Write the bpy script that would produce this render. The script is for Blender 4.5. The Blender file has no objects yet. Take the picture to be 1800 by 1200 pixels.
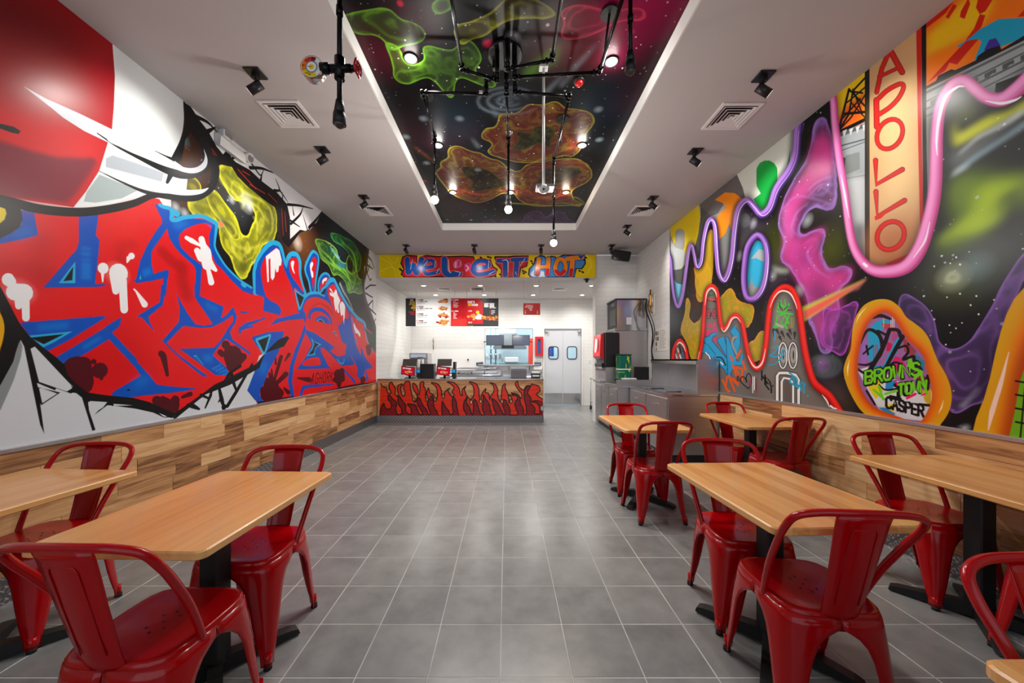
import bpy, bmesh, math, random
from mathutils import Vector, Matrix
random.seed(11)
SC = bpy.context.scene
# ------------------------------------------------------------------ camera, world, large lights, exposure
cam = bpy.data.objects.new('camera', bpy.data.cameras.new('camera'))
SC.collection.objects.link(cam); SC.camera = cam
cam.location = (0, 0, 1.357); cam.rotation_euler = (math.pi/2, 0, 0)
cam.data.sensor_width = 36; cam.data.lens = 12.6; cam.data.shift_x = 10/1800; cam.data.shift_y = 31/1800; cam.data.clip_start = .05
SC.view_settings.view_transform = 'Standard'; SC.view_settings.look = 'None'; SC.view_settings.gamma = 1; SC.view_settings.use_curve_mapping = False
SC.view_settings.exposure = 0.0
SC.cycles.use_denoising = True; SC.cycles.max_bounces = 8; SC.cycles.sample_clamp_indirect = 6
W = bpy.data.worlds.new('world'); SC.world = W; W.use_nodes = True
W.node_tree.nodes['Background'].inputs[0].default_value = (.62, .72, .85, 1); W.node_tree.nodes['Background'].inputs[1].default_value = 1.0
def area_light(name, loc, rot, sx, sy, power, col=(1, 1, 1)):
    l = bpy.data.lights.new(name, 'AREA'); l.shape = 'RECTANGLE'; l.size = sx; l.size_y = sy; l.energy = power; l.color = col
    o = bpy.data.objects.new(name, l); SC.collection.objects.link(o); o.location = loc; o.rotation_euler = rot
    return o
DAYLIGHT = area_light('shopfront_daylight', (0, -1.45, 1.75), (math.radians(90), 0, 0), 5.0, 2.9, 14, (.93, .97, 1))
def point_light(name, loc, power, col=(1, .96, .9), r=.05):
    l = bpy.data.lights.new(name, 'POINT'); l.energy = power; l.color = col; l.shadow_soft_size = r
    o = bpy.data.objects.new(name, l); SC.collection.objects.link(o); o.location = loc
    return o
def spot_light(name, loc, target, power, angle=70, blend=.6, col=(1, .97, .92), r=.04):
    l = bpy.data.lights.new(name, 'SPOT'); l.energy = power; l.color = col; l.shadow_soft_size = r; l.spot_size = math.radians(angle); l.spot_blend = blend
    o = bpy.data.objects.new(name, l); SC.collection.objects.link(o); o.location = loc
    o.rotation_euler = (Vector(target)-Vector(loc)).to_track_quat('-Z', 'Y').to_euler()
    return o
P_PENDANT, P_DOWN, P_SPOT, P_KITCHEN, P_HEADER = 26, 68, 46, 84, 7
# ---------------------------------------------------------------- paint: murals are drawn with numpy in metres on their wall
import numpy as np, math
def s2l(c):
    c = np.asarray(c, dtype=np.float32) / 255.0
    return np.where(c <= 0.04045, c / 12.92, ((c + 0.055) / 1.055) ** 2.4)
def catmull(P, closed=True, n=6):
    P = np.asarray(P, float); N = len(P)
    if closed: Q = np.vstack([P[-1:], P, P[:2]]); segs = N
    else: Q = np.vstack([2*P[:1]-P[1:2], P, 2*P[-1:]-P[-2:-1]]); segs = N-1
    t = np.linspace(0, 1, n, endpoint=False)[:, None]; out = []
    for i in range(segs):
        a, b, c, d = Q[i], Q[i+1], Q[i+2], Q[i+3]
        out.append(.5*((2*b) + (c-a)*t + (2*a-5*b+4*c-d)*t**2 + (3*b-a-3*c+d)*t**3))
    if not closed: out.append(P[-1:])
    return np.vstack(out)
def blur(m, r):
    r = int(round(r))
    if r < 1: return m
    for ax in (0, 1):
        for _ in range(2):
            k = 2*r+1
            pad = [(0, 0), (0, 0)]; pad[ax] = (r+1, r)
            c = np.cumsum(np.pad(m, pad, mode='edge'), axis=ax, dtype=np.float64)
            m = ((c[k:] - c[:-k]) if ax == 0 else (c[:, k:] - c[:, :-k])) / k
            m = m.astype(np.float32)
    return m
def vnoise(h, w, cell, rng):
    gh, gw = int(h/cell)+3, int(w/cell)+3
    g = rng.random((gh, gw)).astype(np.float32)
    y = np.arange(h)/cell; x = np.arange(w)/cell
    yi = y.astype(int); xi = x.astype(int); fy = (y-yi)[:, None]; fx = (x-xi)[None]
    fy = fy*fy*(3-2*fy); fx = fx*fx*(3-2*fx)
    a = g[yi][:, xi]; b = g[yi][:, xi+1]; c = g[yi+1][:, xi]; d = g[yi+1][:, xi+1]
    return ((a*(1-fx)+b*fx)*(1-fy) + (c*(1-fx)+d*fx)*fy).astype(np.float32)
def fbm(h, w, cell, rng, octs=5):
    o = 0; amp = 1; tot = 0
    for _ in range(octs):
        if cell < 1.5: break
        o = o + amp*vnoise(h, w, cell, rng); tot += amp; amp *= .5; cell /= 2
    return o/tot
class Canvas:
    """image of a flat surface; u to the right, v upward, both in metres"""
    def __init__(s, u0, u1, v0, v1, ppm, col, seed=1):
        s.u0, s.u1, s.v0, s.v1, s.ppm = u0, u1, v0, v1, ppm
        s.w = int(round((u1-u0)*ppm)); s.h = int(round((v1-v0)*ppm))
        s.a = np.empty((s.h, s.w, 3), np.float32); s.a[:] = s2l(col)
        s.rng = np.random.default_rng(seed); s.T = lambda P: P; s.unit = 1.0
    def frame(s, fn): s.T = fn
    def px(s, P):
        P = s.T(np.asarray(P, float))
        return np.stack([(P[:, 0]-s.u0)*s.ppm, (s.v1-P[:, 1])*s.ppm], 1)
    def poly_mask(s, Q, soft=0.0):
        pad = int(soft*s.ppm*3)+2
        x0 = max(int(Q[:, 0].min())-pad, 0); x1 = min(int(Q[:, 0].max())+pad+2, s.w)
        y0 = max(int(Q[:, 1].min())-pad, 0); y1 = min(int(Q[:, 1].max())+pad+2, s.h)
        if x1-x0 < 2 or y1-y0 < 2: return None
        SS = 4; H = (y1-y0)*SS; W = x1-x0
        acc = np.zeros((H, W+2), np.float32)
        A = Q; B = np.roll(Q, -1, 0)
        for (ax, ay), (bx, by) in zip(A, B):
            if ay == by: continue
            sg = 1.0
            if ay > by: ax, ay, bx, by = bx, by, ax, ay; sg = -1.0
            r0 = max(int(np.ceil((ay-y0)*SS-.5)), 0); r1 = min(int(np.ceil((by-y0)*SS-.5)), H)
            if r1 <= r0: continue
            r = np.arange(r0, r1); yy = (r+.5)/SS+y0
            xx = np.clip(ax+(bx-ax)*(yy-ay)/(by-ay)-x0, 0, W)
            xi = xx.astype(int); f = xx-xi
            acc[r, xi] += sg*(1-f); acc[r, xi+1] += sg*f
        m = np.clip(np.abs(np.cumsum(acc[:, :W], 1)), 0, 1).reshape(y1-y0, SS, W).mean(1)
        if soft > 0: m = blur(m, soft*s.ppm)
        return y0, y1, x0, x1, m
    def stroke_mask(s, Q, R, soft=0.0):
        """Q in px, R in px per point; capsules"""
        so = max(soft*s.ppm, .5); pad = R.max()+so*2+2
        x0 = max(int(Q[:, 0].min()-pad), 0); x1 = min(int(Q[:, 0].max()+pad)+1, s.w)
        y0 = max(int(Q[:, 1].min()-pad), 0); y1 = min(int(Q[:, 1].max()+pad)+1, s.h)
        if x1-x0 < 1 or y1-y0 < 1: return None
        d = np.full((y1-y0, x1-x0), 1e6, np.float32)
        for i in range(len(Q)-1):
            a, b = Q[i], Q[i+1]; ra, rb = R[i], R[i+1]; p = max(ra, rb)+so*2+2
            bx0 = max(int(min(a[0], b[0])-p), x0); bx1 = min(int(max(a[0], b[0])+p)+2, x1)
            by0 = max(int(min(a[1], b[1])-p), y0); by1 = min(int(max(a[1], b[1])+p)+2, y1)
            if bx1 <= bx0 or by1 <= by0: continue
            X = np.arange(bx0, bx1)[None]+.5-a[0]; Y = np.arange(by0, by1)[:, None]+.5-a[1]
            vx, vy = b-a; L = vx*vx+vy*vy+1e-9
            t = np.clip((X*vx+Y*vy)/L, 0, 1)
            dd = np.hypot(X-t*vx, Y-t*vy)-(ra+(rb-ra)*t)
            v = d[by0-y0:by1-y0, bx0-x0:bx1-x0]; np.minimum(v, dd, out=v)
        return y0, y1, x0, x1, np.clip(.5-d/(2*so), 0, 1)
    def put(s, M, col, alpha=1.0):
        if M is None: return
        y0, y1, x0, x1, m = M
        c = s2l(col) if not callable(col) else None
        t = s.a[y0:y1, x0:x1]
        if callable(col):
            V, U = np.meshgrid(s.v1-(np.arange(y0, y1)+.5)/s.ppm, s.u0+(np.arange(x0, x1)+.5)/s.ppm, indexing='ij')
            c = col(U, V)
        k = (m*alpha)[..., None]
        t += (c-t)*k
    def fill(s, pts, col, soft=0.0, alpha=1.0, smooth=False):
        P = np.asarray(pts, float)
        if smooth: P = catmull(P)
        s.put(s.poly_mask(s.px(P), soft), col, alpha)
    def line(s, pts, r, col, soft=0.0, alpha=1.0, smooth=True, closed=False):
        """r in metres: one number, or several spread along the line"""
        P = np.asarray(pts, float)
        if closed: P = np.vstack([P, P[:1]])
        if smooth and len(P) > 2: P = catmull(P[:-1], True) if closed else catmull(P, False)
        if closed and smooth: P = np.vstack([P, P[:1]])
        Q = s.px(P); r = np.atleast_1d(np.asarray(r, float))
        R = np.interp(np.linspace(0, 1, len(Q)), np.linspace(0, 1, len(r)), r)*s.ppm if len(r) > 1 else np.full(len(Q), r[0]*s.ppm)
        s.put(s.stroke_mask(Q, R, soft), col, alpha)
    def rib(s, pts, r, col, smooth=True, soft=0.0, alpha=1.0):
        """a painted line whose half-width is in the units of the current frame, with round ends"""
        P = np.asarray(pts, float)
        if smooth and len(P) > 2: P = catmull(P, False)
        r = np.atleast_1d(np.asarray(r, float)); R = np.interp(np.linspace(0, 1, len(P)), np.linspace(0, 1, len(r)), r)[:, None] if len(r) > 1 else np.full((len(P), 1), r[0])
        t = np.gradient(P, axis=0); t /= np.linalg.norm(t, axis=1)[:, None]+1e-9; n = np.stack([-t[:, 1], t[:, 0]], 1)
        def cap(p, t, n, r): return [p+r*(n*math.cos(a)+t*math.sin(a)) for a in np.linspace(.3, math.pi-.3, 6)]
        Q = np.vstack([P+n*R, cap(P[-1], t[-1], n[-1], R[-1]), (P-n*R)[::-1], cap(P[0], -t[0], -n[0], R[0])])
        s.fill(Q, col, soft=soft, alpha=alpha)
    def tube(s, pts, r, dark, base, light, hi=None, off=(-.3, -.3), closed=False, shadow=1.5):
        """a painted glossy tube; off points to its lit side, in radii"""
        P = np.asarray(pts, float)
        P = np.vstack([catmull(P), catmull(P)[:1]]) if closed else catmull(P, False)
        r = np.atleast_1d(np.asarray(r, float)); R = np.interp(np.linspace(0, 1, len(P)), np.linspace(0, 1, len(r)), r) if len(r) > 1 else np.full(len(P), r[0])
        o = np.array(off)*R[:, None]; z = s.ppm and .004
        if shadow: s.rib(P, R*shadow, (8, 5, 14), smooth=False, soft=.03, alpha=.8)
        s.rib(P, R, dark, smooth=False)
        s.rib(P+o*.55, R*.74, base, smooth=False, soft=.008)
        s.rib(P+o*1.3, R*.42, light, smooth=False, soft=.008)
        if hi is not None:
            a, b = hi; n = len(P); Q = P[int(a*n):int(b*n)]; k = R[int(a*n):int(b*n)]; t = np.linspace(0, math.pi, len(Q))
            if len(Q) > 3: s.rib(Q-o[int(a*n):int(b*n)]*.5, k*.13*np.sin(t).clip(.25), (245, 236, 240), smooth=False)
    def dot(s, c, r, col, soft=0.0, alpha=1.0):
        P = np.asarray([c], float); Q = s.px(P); Q = np.vstack([Q, Q+.01])
        s.put(s.stroke_mask(Q, np.array([r, r])*s.ppm, soft), col, alpha)
    def cloud(s, pts, edge, inner, seed=0, rag=.06, width=.05, smooth=True, alpha=.9, cell=.5, wisp=.45):
        """airbrushed nebula: ragged outline, bright rim, dim swirling inside"""
        P = np.asarray(pts, float)
        if smooth: P = catmull(P)
        M = s.poly_mask(s.px(P), soft=rag)
        if M is None: return
        y0, y1, x0, x1, m = M; h, w = m.shape; rng = np.random.default_rng(seed+7)
        n = fbm(h, w, cell*s.ppm, rng, 4)-.5; n2 = fbm(h, w, cell*s.ppm*.7, rng, 5)
        m3 = blur(m, .05*s.ppm); f = m+n*.75*(4*m*(1-m)+.06)
        body = np.clip((f-.42)/.06, 0, 1)
        rim = np.exp(-np.clip((f-.47)/.16, -3, 9)**2)*body
        sw = .5+.5*np.cos(m3*13+n*26+n2*12); sw = sw**3
        e = s2l(edge); i = s2l(inner)
        k = np.clip(rim*.85+sw*.4*(.2+1.4*n2)+.1+.5*(n2-.5), 0, 1)[..., None]
        c = i*(1-k)+e*k
        t = s.a[y0:y1, x0:x1]
        t += (c-t)*(body*alpha)[..., None]*(1-wisp*(1-k))
    def glow(s, c, r, col, alpha=.6):
        s.dot(c, r*.1, col, soft=r, alpha=alpha)
    def stars(s, n, box=None, bright=1.0, mask=None):
        u0, u1, v0, v1 = box or (s.u0, s.u1, s.v0, s.v1)
        T = s.T; s.T = lambda p: p
        for _ in range(n):
            c = (s.rng.uniform(u0, u1), s.rng.uniform(v0, v1)); r = s.rng.choice([.0025, .004, .006, .009], p=[.45, .35, .15, .05])
            s.dot(c, r, (235, 240, 245), soft=r*.4, alpha=bright*s.rng.uniform(.3, 1))
        s.T = T
    def text(s, txt, u, v, h, col, wr=.55, gap=.25, r=None, slant=0.0, jit=0.0):
        """stroke lettering in the canvas's own metres, baseline v"""
        T = s.T; s.T = lambda p: p; r = r or h*.09; x = u
        for ch in txt:
            g = GLYPH.get(ch.upper())
            if g is None: x += h*wr*.8; continue
            for st in g:
                P = np.array([(x+a/4*h*wr+b/6*h*slant, v+b/6*h) for a, b in st])
                if jit: P = P+s.rng.normal(0, jit*h, P.shape)
                s.line(P, r, col, smooth=False)
            x += h*(wr+gap)
        s.T = T
        return x
GLYPH = {
 'A': [[(0,0),(2,6),(4,0)],[(.8,2.2),(3.2,2.2)]], 'B': [[(0,0),(0,6),(3,6),(4,5),(3,3.2),(0,3.2)],[(3,3.2),(4,1.6),(3,0),(0,0)]],
 'C': [[(4,5),(3,6),(1,6),(0,5),(0,1),(1,0),(3,0),(4,1)]], 'D': [[(0,0),(0,6),(2.6,6),(4,4.5),(4,1.5),(2.6,0),(0,0)]],
 'E': [[(4,6),(0,6),(0,0),(4,0)],[(0,3),(3,3)]], 'F': [[(4,6),(0,6),(0,0)],[(0,3),(3,3)]], 'G': [[(4,5),(3,6),(1,6),(0,5),(0,1),(1,0),(3,0),(4,1),(4,3),(2.3,3)]],
 'H': [[(0,0),(0,6)],[(4,0),(4,6)],[(0,3),(4,3)]], 'I': [[(2,0),(2,6)]], 'J': [[(3.5,6),(3.5,1),(2.5,0),(1,0),(0,1.2)]], 'K': [[(0,0),(0,6)],[(4,6),(0,2.6)],[(1.4,3.6),(4,0)]],
 'L': [[(0,6),(0,0),(4,0)]], 'M': [[(0,0),(0,6),(2,2.5),(4,6),(4,0)]], 'N': [[(0,0),(0,6),(4,0),(4,6)]], 'O': [[(1,0),(0,1.2),(0,4.8),(1,6),(3,6),(4,4.8),(4,1.2),(3,0),(1,0)]],
 'P': [[(0,0),(0,6),(3,6),(4,5),(4,4),(3,3),(0,3)]], 'Q': [[(1,0),(0,1.2),(0,4.8),(1,6),(3,6),(4,4.8),(4,1.2),(3,0),(1,0)],[(2.5,1.5),(4.2,-.5)]],
 'R': [[(0,0),(0,6),(3,6),(4,5),(4,4),(3,3),(0,3)],[(2,3),(4,0)]], 'S': [[(4,5),(3,6),(1,6),(0,5),(0,4),(1,3.2),(3,2.8),(4,2),(4,1),(3,0),(1,0),(0,1)]],
 'T': [[(0,6),(4,6)],[(2,6),(2,0)]], 'U': [[(0,6),(0,1),(1,0),(3,0),(4,1),(4,6)]], 'V': [[(0,6),(2,0),(4,6)]], 'W': [[(0,6),(1,0),(2,4),(3,0),(4,6)]],
 'X': [[(0,0),(4,6)],[(0,6),(4,0)]], 'Y': [[(0,6),(2,3),(4,6)],[(2,3),(2,0)]], 'Z': [[(0,6),(4,6),(0,0),(4,0)]], "'": [[(1,6.4),(.8,5)]], '#': [[(1,0),(1.6,6)],[(2.6,0),(3.2,6)],[(0,2),(4,2)],[(0,4),(4,4)]],
 '1': [[(1,5),(2,6),(2,0)]], '2': [[(0,5),(1,6),(3,6),(4,5),(4,4),(0,0),(4,0)]], '3': [[(0,6),(4,6),(2,3.5),(4,2),(3,0),(0,0)]], '4': [[(3,0),(3,6),(0,2),(4,2)]], '0': [[(1,0),(0,1.2),(0,4.8),(1,6),(3,6),(4,4.8),(4,1.2),(3,0),(1,0)]],
 '&': [[(4,0),(.6,4.6),(1.4,6),(2.6,5),(0,1.5),(1.4,0),(4,2.4)]], '-': [[(.6,3),(3.4,3)]], '.': [[(1.8,0),(2.1,0)]], '$': [[(4,5),(3,6),(1,6),(0,5),(0,4),(4,2),(4,1),(3,0),(1,0),(0,1)],[(2,7),(2,-1)]],
 '9': [[(4,3.4),(1,3),(0,4.5),(1,6),(3,6),(4,4.6),(4,2),(2.6,0)]], '5': [[(4,6),(.6,6),(.4,3.4),(3,3.6),(4,2),(3,0),(0,0)]], '7': [[(0,6),(4,6),(1.4,0)]],
}
# ---------------------------------------------------------------- left mural (wall plane x = -WALL_L), traced against its wall and laid out in metres
def from_view(side, wall, cam=(890.0, 631.0), f=630.0, h=1.357):
    """turns a measured sight line (x, y of a 1800 px wide survey photo) into (y, z) metres on a side wall"""
    def fn(ox=0, oy=0, k=1.0):
        def T(P):
            x = ox+P[:, 0]/k; y = oy+P[:, 1]/k
            D = wall*f/np.maximum(side*(x-cam[0]), 20)
            return np.stack([D, h-(y-cam[1])*D/f], 1)
        return T
    return fn
RED=(214,16,22); RED2=(170,6,14); BLU=(0,74,176); BLU2=(0,104,196); CY=(38,160,206); BLK=(14,14,15); WHT=(228,228,230); MAR=(74,4,18); SPACE=(14,14,17)
def paint_left():
    c = Canvas(.6, 7.95, .84, 3.62, 380, (226, 227, 229), 3)
    V = from_view(-1, 2.8)
    A=V(0,340,7.5);B=V(200,360,7.5);C=V(200,500,7.5);D=V(420,420,7.5);E=V(420,560,7.2);F=V(0,480,4.615);G=V(200,640,6.43);c1=V(0,0,3);c3=V(300,180,3.75);c2=V(0,350,2.6667);c4=V(300,450,4)
    fr = c.frame
    # deep space seen through the broken wall
    fr(c3); c.fill([(60,-10),(130,28),(190,120),(245,190),(300,290),(345,345),(430,395),(520,445),(600,520),(700,595),(765,670),(782,760),(785,900),(850,838),(905,850),(960,790),(1000,715),(1330,965),(1322,1050),(1275,1080),(1275,1150),(1300,1300),(1370,1560),(1400,1750),(1400,2000),(0,2000),(0,560),(-60,500)], SPACE)
    fr(c3); c.glow((60,260), .25, (120,60,25), .9); c.glow((90,250), .06, (60,170,180), .8); c.glow((200,520), .3, (110,60,20), .7); c.glow((60,660),.2,(110,70,40),.7); c.glow((860,920), .5, (150,90,40), .9); c.glow((835,925), .12, (255,240,220), .9); c.glow((960,900),.2,(110,60,30),.6)
    c.glow((1150,900), .7, (10,60,70), .6); c.glow((1180,1250), .5, (10,70,80), .7); c.glow((1290,1130),.3,(110,55,20),.8); c.glow((400,640),.3,(110,120,120),.5)
    fr(c3)
    YE=(222,220,40); YI=(120,124,24)
    c.cloud([(0,470),(30,475),(110,490),(160,500),(200,560),(150,590),(60,560),(20,545)], YE, (120,110,30), 1, rag=.03)
    c.cloud([(110,640),(200,610),(290,575),(330,650),(380,690),(430,780),(460,900),(520,890),(540,820),(575,740),(540,700),(480,640),(420,640),(330,520),(300,420),(340,415),(400,410),(450,500),(520,560),(620,640),(695,700),(700,800),(680,900),(600,930),(560,1040),(520,1100),(490,1180),(430,1140),(400,1040),(340,950),(310,860),(330,790),(250,770),(140,745)], YE, YI, 4, rag=.06, cell=.3, wisp=.2)
    c.cloud([(230,600),(290,575),(360,670),(420,760),(460,900),(400,900),(330,790),(260,700)], YE, (60,64,26), 9, rag=.03)
    for pts in ([(165,660),(260,690),(330,760),(400,800),(440,870),(480,915)],[(330,800),(380,830),(410,920),(470,960),(560,950),(640,900)],[(345,830),(390,900),(420,1000),(480,1060)],[(310,440),(330,520),(420,600),(460,650),(560,680),(610,760),(590,860)],[(350,470),(420,540),(500,600),(600,650),(660,720),(670,820),(640,900)],[(540,750),(570,800),(560,870)],[(430,1060),(500,990),(540,950)],[(150,700),(220,760),(320,790)],[(470,640),(480,670),(465,700)]): c.rib(pts, [1,5,1.5], (236,236,90), soft=.012, alpha=.75)
    c.fill([(300,720),(370,770),(400,850),(360,820)], (40,42,24), soft=.03, alpha=.7); c.fill([(440,1060),(500,1010),(500,1090),(470,1120)], (50,52,20), soft=.03, alpha=.7)
    c.glow((500,660),.12,(255,255,240),.8)
    fr(D)
    c.cloud([(990,0),(1100,20),(1200,60),(1290,150),(1300,250),(1400,320),(1420,250),(1450,200),(1520,290),(1500,380),(1560,500),(1640,560),(1630,700),(1580,735),(1500,700),(1440,690),(1400,560),(1300,460),(1240,480),(1190,350),(1080,250),(1040,120)], (150,214,50), (18,92,44), 12, rag=.035, cell=.4)
    c.cloud([(1200,-80),(1300,-60),(1480,20),(1560,130),(1610,260),(1580,420),(1520,400),(1500,300),(1440,180),(1400,130),(1320,60),(1240,20)], (70,190,60), (14,74,46), 13, rag=.03, cell=.4)
    for pts in ([(1050,40),(1080,140),(1180,230),(1260,330),(1400,420),(1480,560),(1600,600)],[(1020,20),(1080,200),(1200,320),(1330,400),(1440,520),(1500,650)],[(1330,0),(1400,80),(1500,180),(1540,330),(1560,480),(1620,600)],[(1420,330),(1430,420),(1500,460),(1540,400),(1500,290)]): c.rib(pts, [2,8,3], (150,226,70), soft=.012, alpha=.7)
    c.fill([(1420,290),(1450,240),(1500,320),(1500,400),(1480,445),(1430,400)], (14,20,18), soft=.006); c.fill([(1280,330),(1340,300),(1410,340),(1400,380),(1330,370)], (20,110,150), soft=.02, alpha=.8)
    c.line([(1205,110),(1260,190),(1315,250)], [.01,.03], (110,170,190), soft=.02, alpha=.7)
    c.line([(1330,590),(1380,700),(1440,800),(1500,940)], [.02,.012,.008], (200,215,215), soft=.02, alpha=.7)
    fr(c3); c.stars(420, (2.9,7.9,1.6,3.3), .8)
    for p in ((520,690),(400,640),(30,690),(90,730)): c.glow(p, .05, (240,245,250), .9)
    c.glow((330,800), .05, (60,150,190), .9); c.dot((330,803), .03, (230,130,70))
    # broken wall edge: thick black band with red cracks in it
    c.fill([(60,-10),(90,0),(130,28),(190,120),(245,190),(300,290),(345,345),(380,350),(430,395),(520,445),(600,520),(700,595),(765,670),(785,760),(785,905),(850,838),(905,850),(950,790),(975,760),(905,838),(850,860),(775,957),(735,915),(705,760),(690,695),(610,640),(500,550),(440,490),(400,425),(340,412),(290,380),(210,300),(130,200),(95,240),(70,380),(20,420),(60,300)], (20,17,19))
    for a,b in (((230,250),(300,350)),((240,270),(285,350)),((440,440),(560,570)),((470,450),(520,480)),((520,540),(620,600)),((730,700),(740,880)),((750,720),(760,850)),((640,600),(700,660))): c.line([a,b], [.004,.02,.004], (205,48,32), alpha=.8)
    for pts,r in (([(170,95),(240,130),(300,190)],.012),([(245,190),(290,165)],.012),([(245,200),(280,270),(320,335)],.008),([(510,370),(550,430),(590,480),(610,445)],.009),([(520,430),(600,435),(680,465)],.012),([(590,520),(600,470)],.012),([(680,580),(715,575),(690,505)],.011),([(715,575),(770,655)],.01),([(735,640),(735,595)],.008),([(770,672),(850,680),(935,700)],.012),([(790,800),(850,740),(870,690)],.012),([(810,740),(800,680)],.009),([(790,780),(850,820)],.012),([(900,840),(870,740)],.009),([(910,825),(960,770),(1000,712)],.016),([(920,820),(970,790)],.009)):
        c.line(pts, [r*1.5, r*1.2, r*.5], (20,17,19))
    c.dot((375,362), .05, (15,15,15)); c.line([(350,345),(385,380),(400,390)], .012,(15,15,15)); c.line([(390,380),(420,360),(445,362)],.012,(15,15,15))
    # broken right-hand end
    fr(c4); c.fill([(1390,-10),(1372,100),(1350,190),(1362,300),(1400,400),(1440,520),(1465,650),(1472,780),(1450,880),(1700,900),(1700,-90),(1400,-90)], (226,227,229))
    c.line([(1385,-60),(1372,100),(1352,190),(1365,300),(1402,400),(1440,520),(1462,650),(1468,780),(1450,890)], [.05,.07,.06,.09,.07], (70,56,56), soft=.03)
    for pts in ([(1385,0),(1410,30),(1430,85)],[(1380,60),(1420,90)],[(1370,230),(1400,205),(1450,205)],[(1372,100),(1400,170),(1410,160)],[(1385,350),(1420,310),(1420,380)],[(1400,370),(1452,420),(1420,480)],[(1430,520),(1450,540)],[(1455,600),(1466,640)],[(1460,820),(1474,800)],[(1370,260),(1400,280),(1420,290)],[(1380,120),(1398,60)]):
        c.line(pts, [.02,.012], (40,34,36), smooth=False)
    # red letter mass
    fr(c2); c.fill([(-200,60),(350,60),(560,30),(705,-10),(745,0),(770,40),(800,45),(815,80),(830,95),(900,75),(960,80),(1015,110),(990,170),(985,230),(1020,280),(1067,340),(1200,440),(1290,480),(1380,520),(1500,570),(1380,700),(1240,760),(1160,790),(1080,830),(960,900),(810,1018),(700,990),(500,950),(400,905),(300,770),(110,640),(-30,400),(-200,400)], RED)
    fr(c4); c.fill([(150,60),(300,-10),(340,100),(400,190),(500,240),(600,285),(590,200),(605,110),(640,20),(680,-25),(740,-20),(770,40),(800,110),(815,60),(850,10),(900,20),(905,80),(920,180),(950,270),(960,290),(1000,262),(1060,262),(1110,290),(1115,200),(1165,195),(1200,290),(1250,370),(1290,420),(1340,460),(1375,510),(1390,590),(1440,680),(1462,780),(1450,885),(1200,905),(900,975),(610,1022),(540,945),(630,700),(600,680),(500,720),(400,820),(200,700),(60,500)], RED)
    # shading inside the letters
    fr(A); c.line([(520,600),(540,900),(520,1100)], .05, RED2, soft=.06, alpha=.5); c.line([(0,950),(300,980),(560,1080)], .05, RED2, soft=.06, alpha=.5); c.line([(1580,850),(1600,700),(1720,660)], .03, RED2, soft=.04, alpha=.7)
    c.fill([(1300,280),(1800,160),(1800,600),(1310,600)], (232,44,34), soft=.12, alpha=.7)
    fr(F); c.fill([(0,560),(1100,420),(1300,900),(700,1000)], (190,0,6), soft=.1, alpha=.6)
    fr(B); c.line([(900,820),(900,1000),(960,1190)], .05, RED2, soft=.03, alpha=.8); c.line([(640,620),(760,740),(880,830)], .045, RED2, soft=.02, alpha=.8)
    # blue
    def bl(T, pts, col=BLU, **k): fr(T); c.fill(pts, col, **k)
    bl(A, [(265,215),(440,240),(490,545),(240,610),(0,660),(-300,700),(-300,580),(0,590),(160,510),(280,400)]); fr(A); c.fill([(130,540),(420,440),(430,520),(200,590)], BLU2, soft=.02)
    bl(A, [(1030,285),(1290,270),(1255,550),(1305,610),(1290,800),(1245,1190),(1400,1195),(1390,1215),(1260,1230),(560,1240),(640,1150),(900,850),(1000,740),(1030,640)])
    fr(A)
    for y0,y1 in ((700,740),(765,815),(850,885),(900,1130)): c.fill([(1070,y0),(1185,y0+12),(1195,y1+8),(1060,y1)], BLU2, soft=.008)
    c.fill([(985,895),(985,1180),(765,1180)], CY); c.fill([(958,960),(945,1140),(825,1155)], BLK)
    bl(B, [(530,-10),(610,0),(700,40),(750,70),(770,200),(820,200),(1000,175),(1200,195),(1340,270),(1330,330),(1335,560),(1400,700),(1500,850),(1660,1000),(1830,1100),(1830,1185),(1700,1140),(1560,1010),(1430,860),(1330,760),(1255,560),(1250,400),(1290,270),(1190,235),(1050,265),(930,320),(860,390),(850,450),(880,560),(1000,680),(1165,800),(1150,880),(1130,1200),(1060,1200),(1075,860),(1050,800),(870,640),(780,530),(720,420),(700,310),(540,540),(490,620),(490,780),(520,910),(600,880),(710,850),(720,900),(700,1000),(680,1200),(620,1200),(650,965),(500,1000),(300,1030),(250,995),(285,980),(340,740),(440,520),(560,330),(630,240),(630,190)])
    fr(B); c.fill([(370,860),(480,810),(490,910),(380,960)], BLU2, soft=.01); c.fill([(760,230),(900,210),(1000,240),(880,310),(820,330)], BLU2, soft=.02); c.fill([(1180,195),(1240,200),(1340,280),(1300,300)], BLU2, soft=.02); c.fill([(345,910),(330,980),(358,980)], CY)
    c.rib([(600,0),(650,25),(740,50),(760,110),(760,190),(830,195),(900,170),(1000,155),(1150,150),(1260,190),(1345,250),(1345,330),(1330,450),(1330,560),(1400,700),(1500,840),(1660,990),(1810,1090)], [22,26,30,28,24,14,12,14], CY)
    c.rib([(790,100),(830,120)], 40, CY); c.rib([(1700,1040),(1720,1060)],30,CY)
    bl(C, [(620,0),(690,0),(640,270),(450,420),(470,500),(540,630),(450,530),(350,420),(290,440),(330,395),(600,230)])
    bl(C, [(1055,0),(1130,0),(1130,150),(1445,290),(1410,440),(1480,400),(1570,290),(1620,420),(1600,500),(1525,620),(1560,720),(1790,890),(1790,930),(1700,860),(1475,715),(1420,760),(1300,930),(1500,1110),(1480,1195),(1330,1190),(860,845),(1310,830),(1400,740),(1490,590),(1570,480),(1565,400),(1440,490),(1290,560),(1150,570),(910,545),(830,620),(690,770),(860,930),(1100,1110),(1240,1210),(1170,1210),(900,1000),(630,740),(720,640),(850,490),(865,300),(815,110),(880,230),(960,370),(1070,520),(1180,540),(1300,520),(1200,370),(1060,170)])
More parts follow.
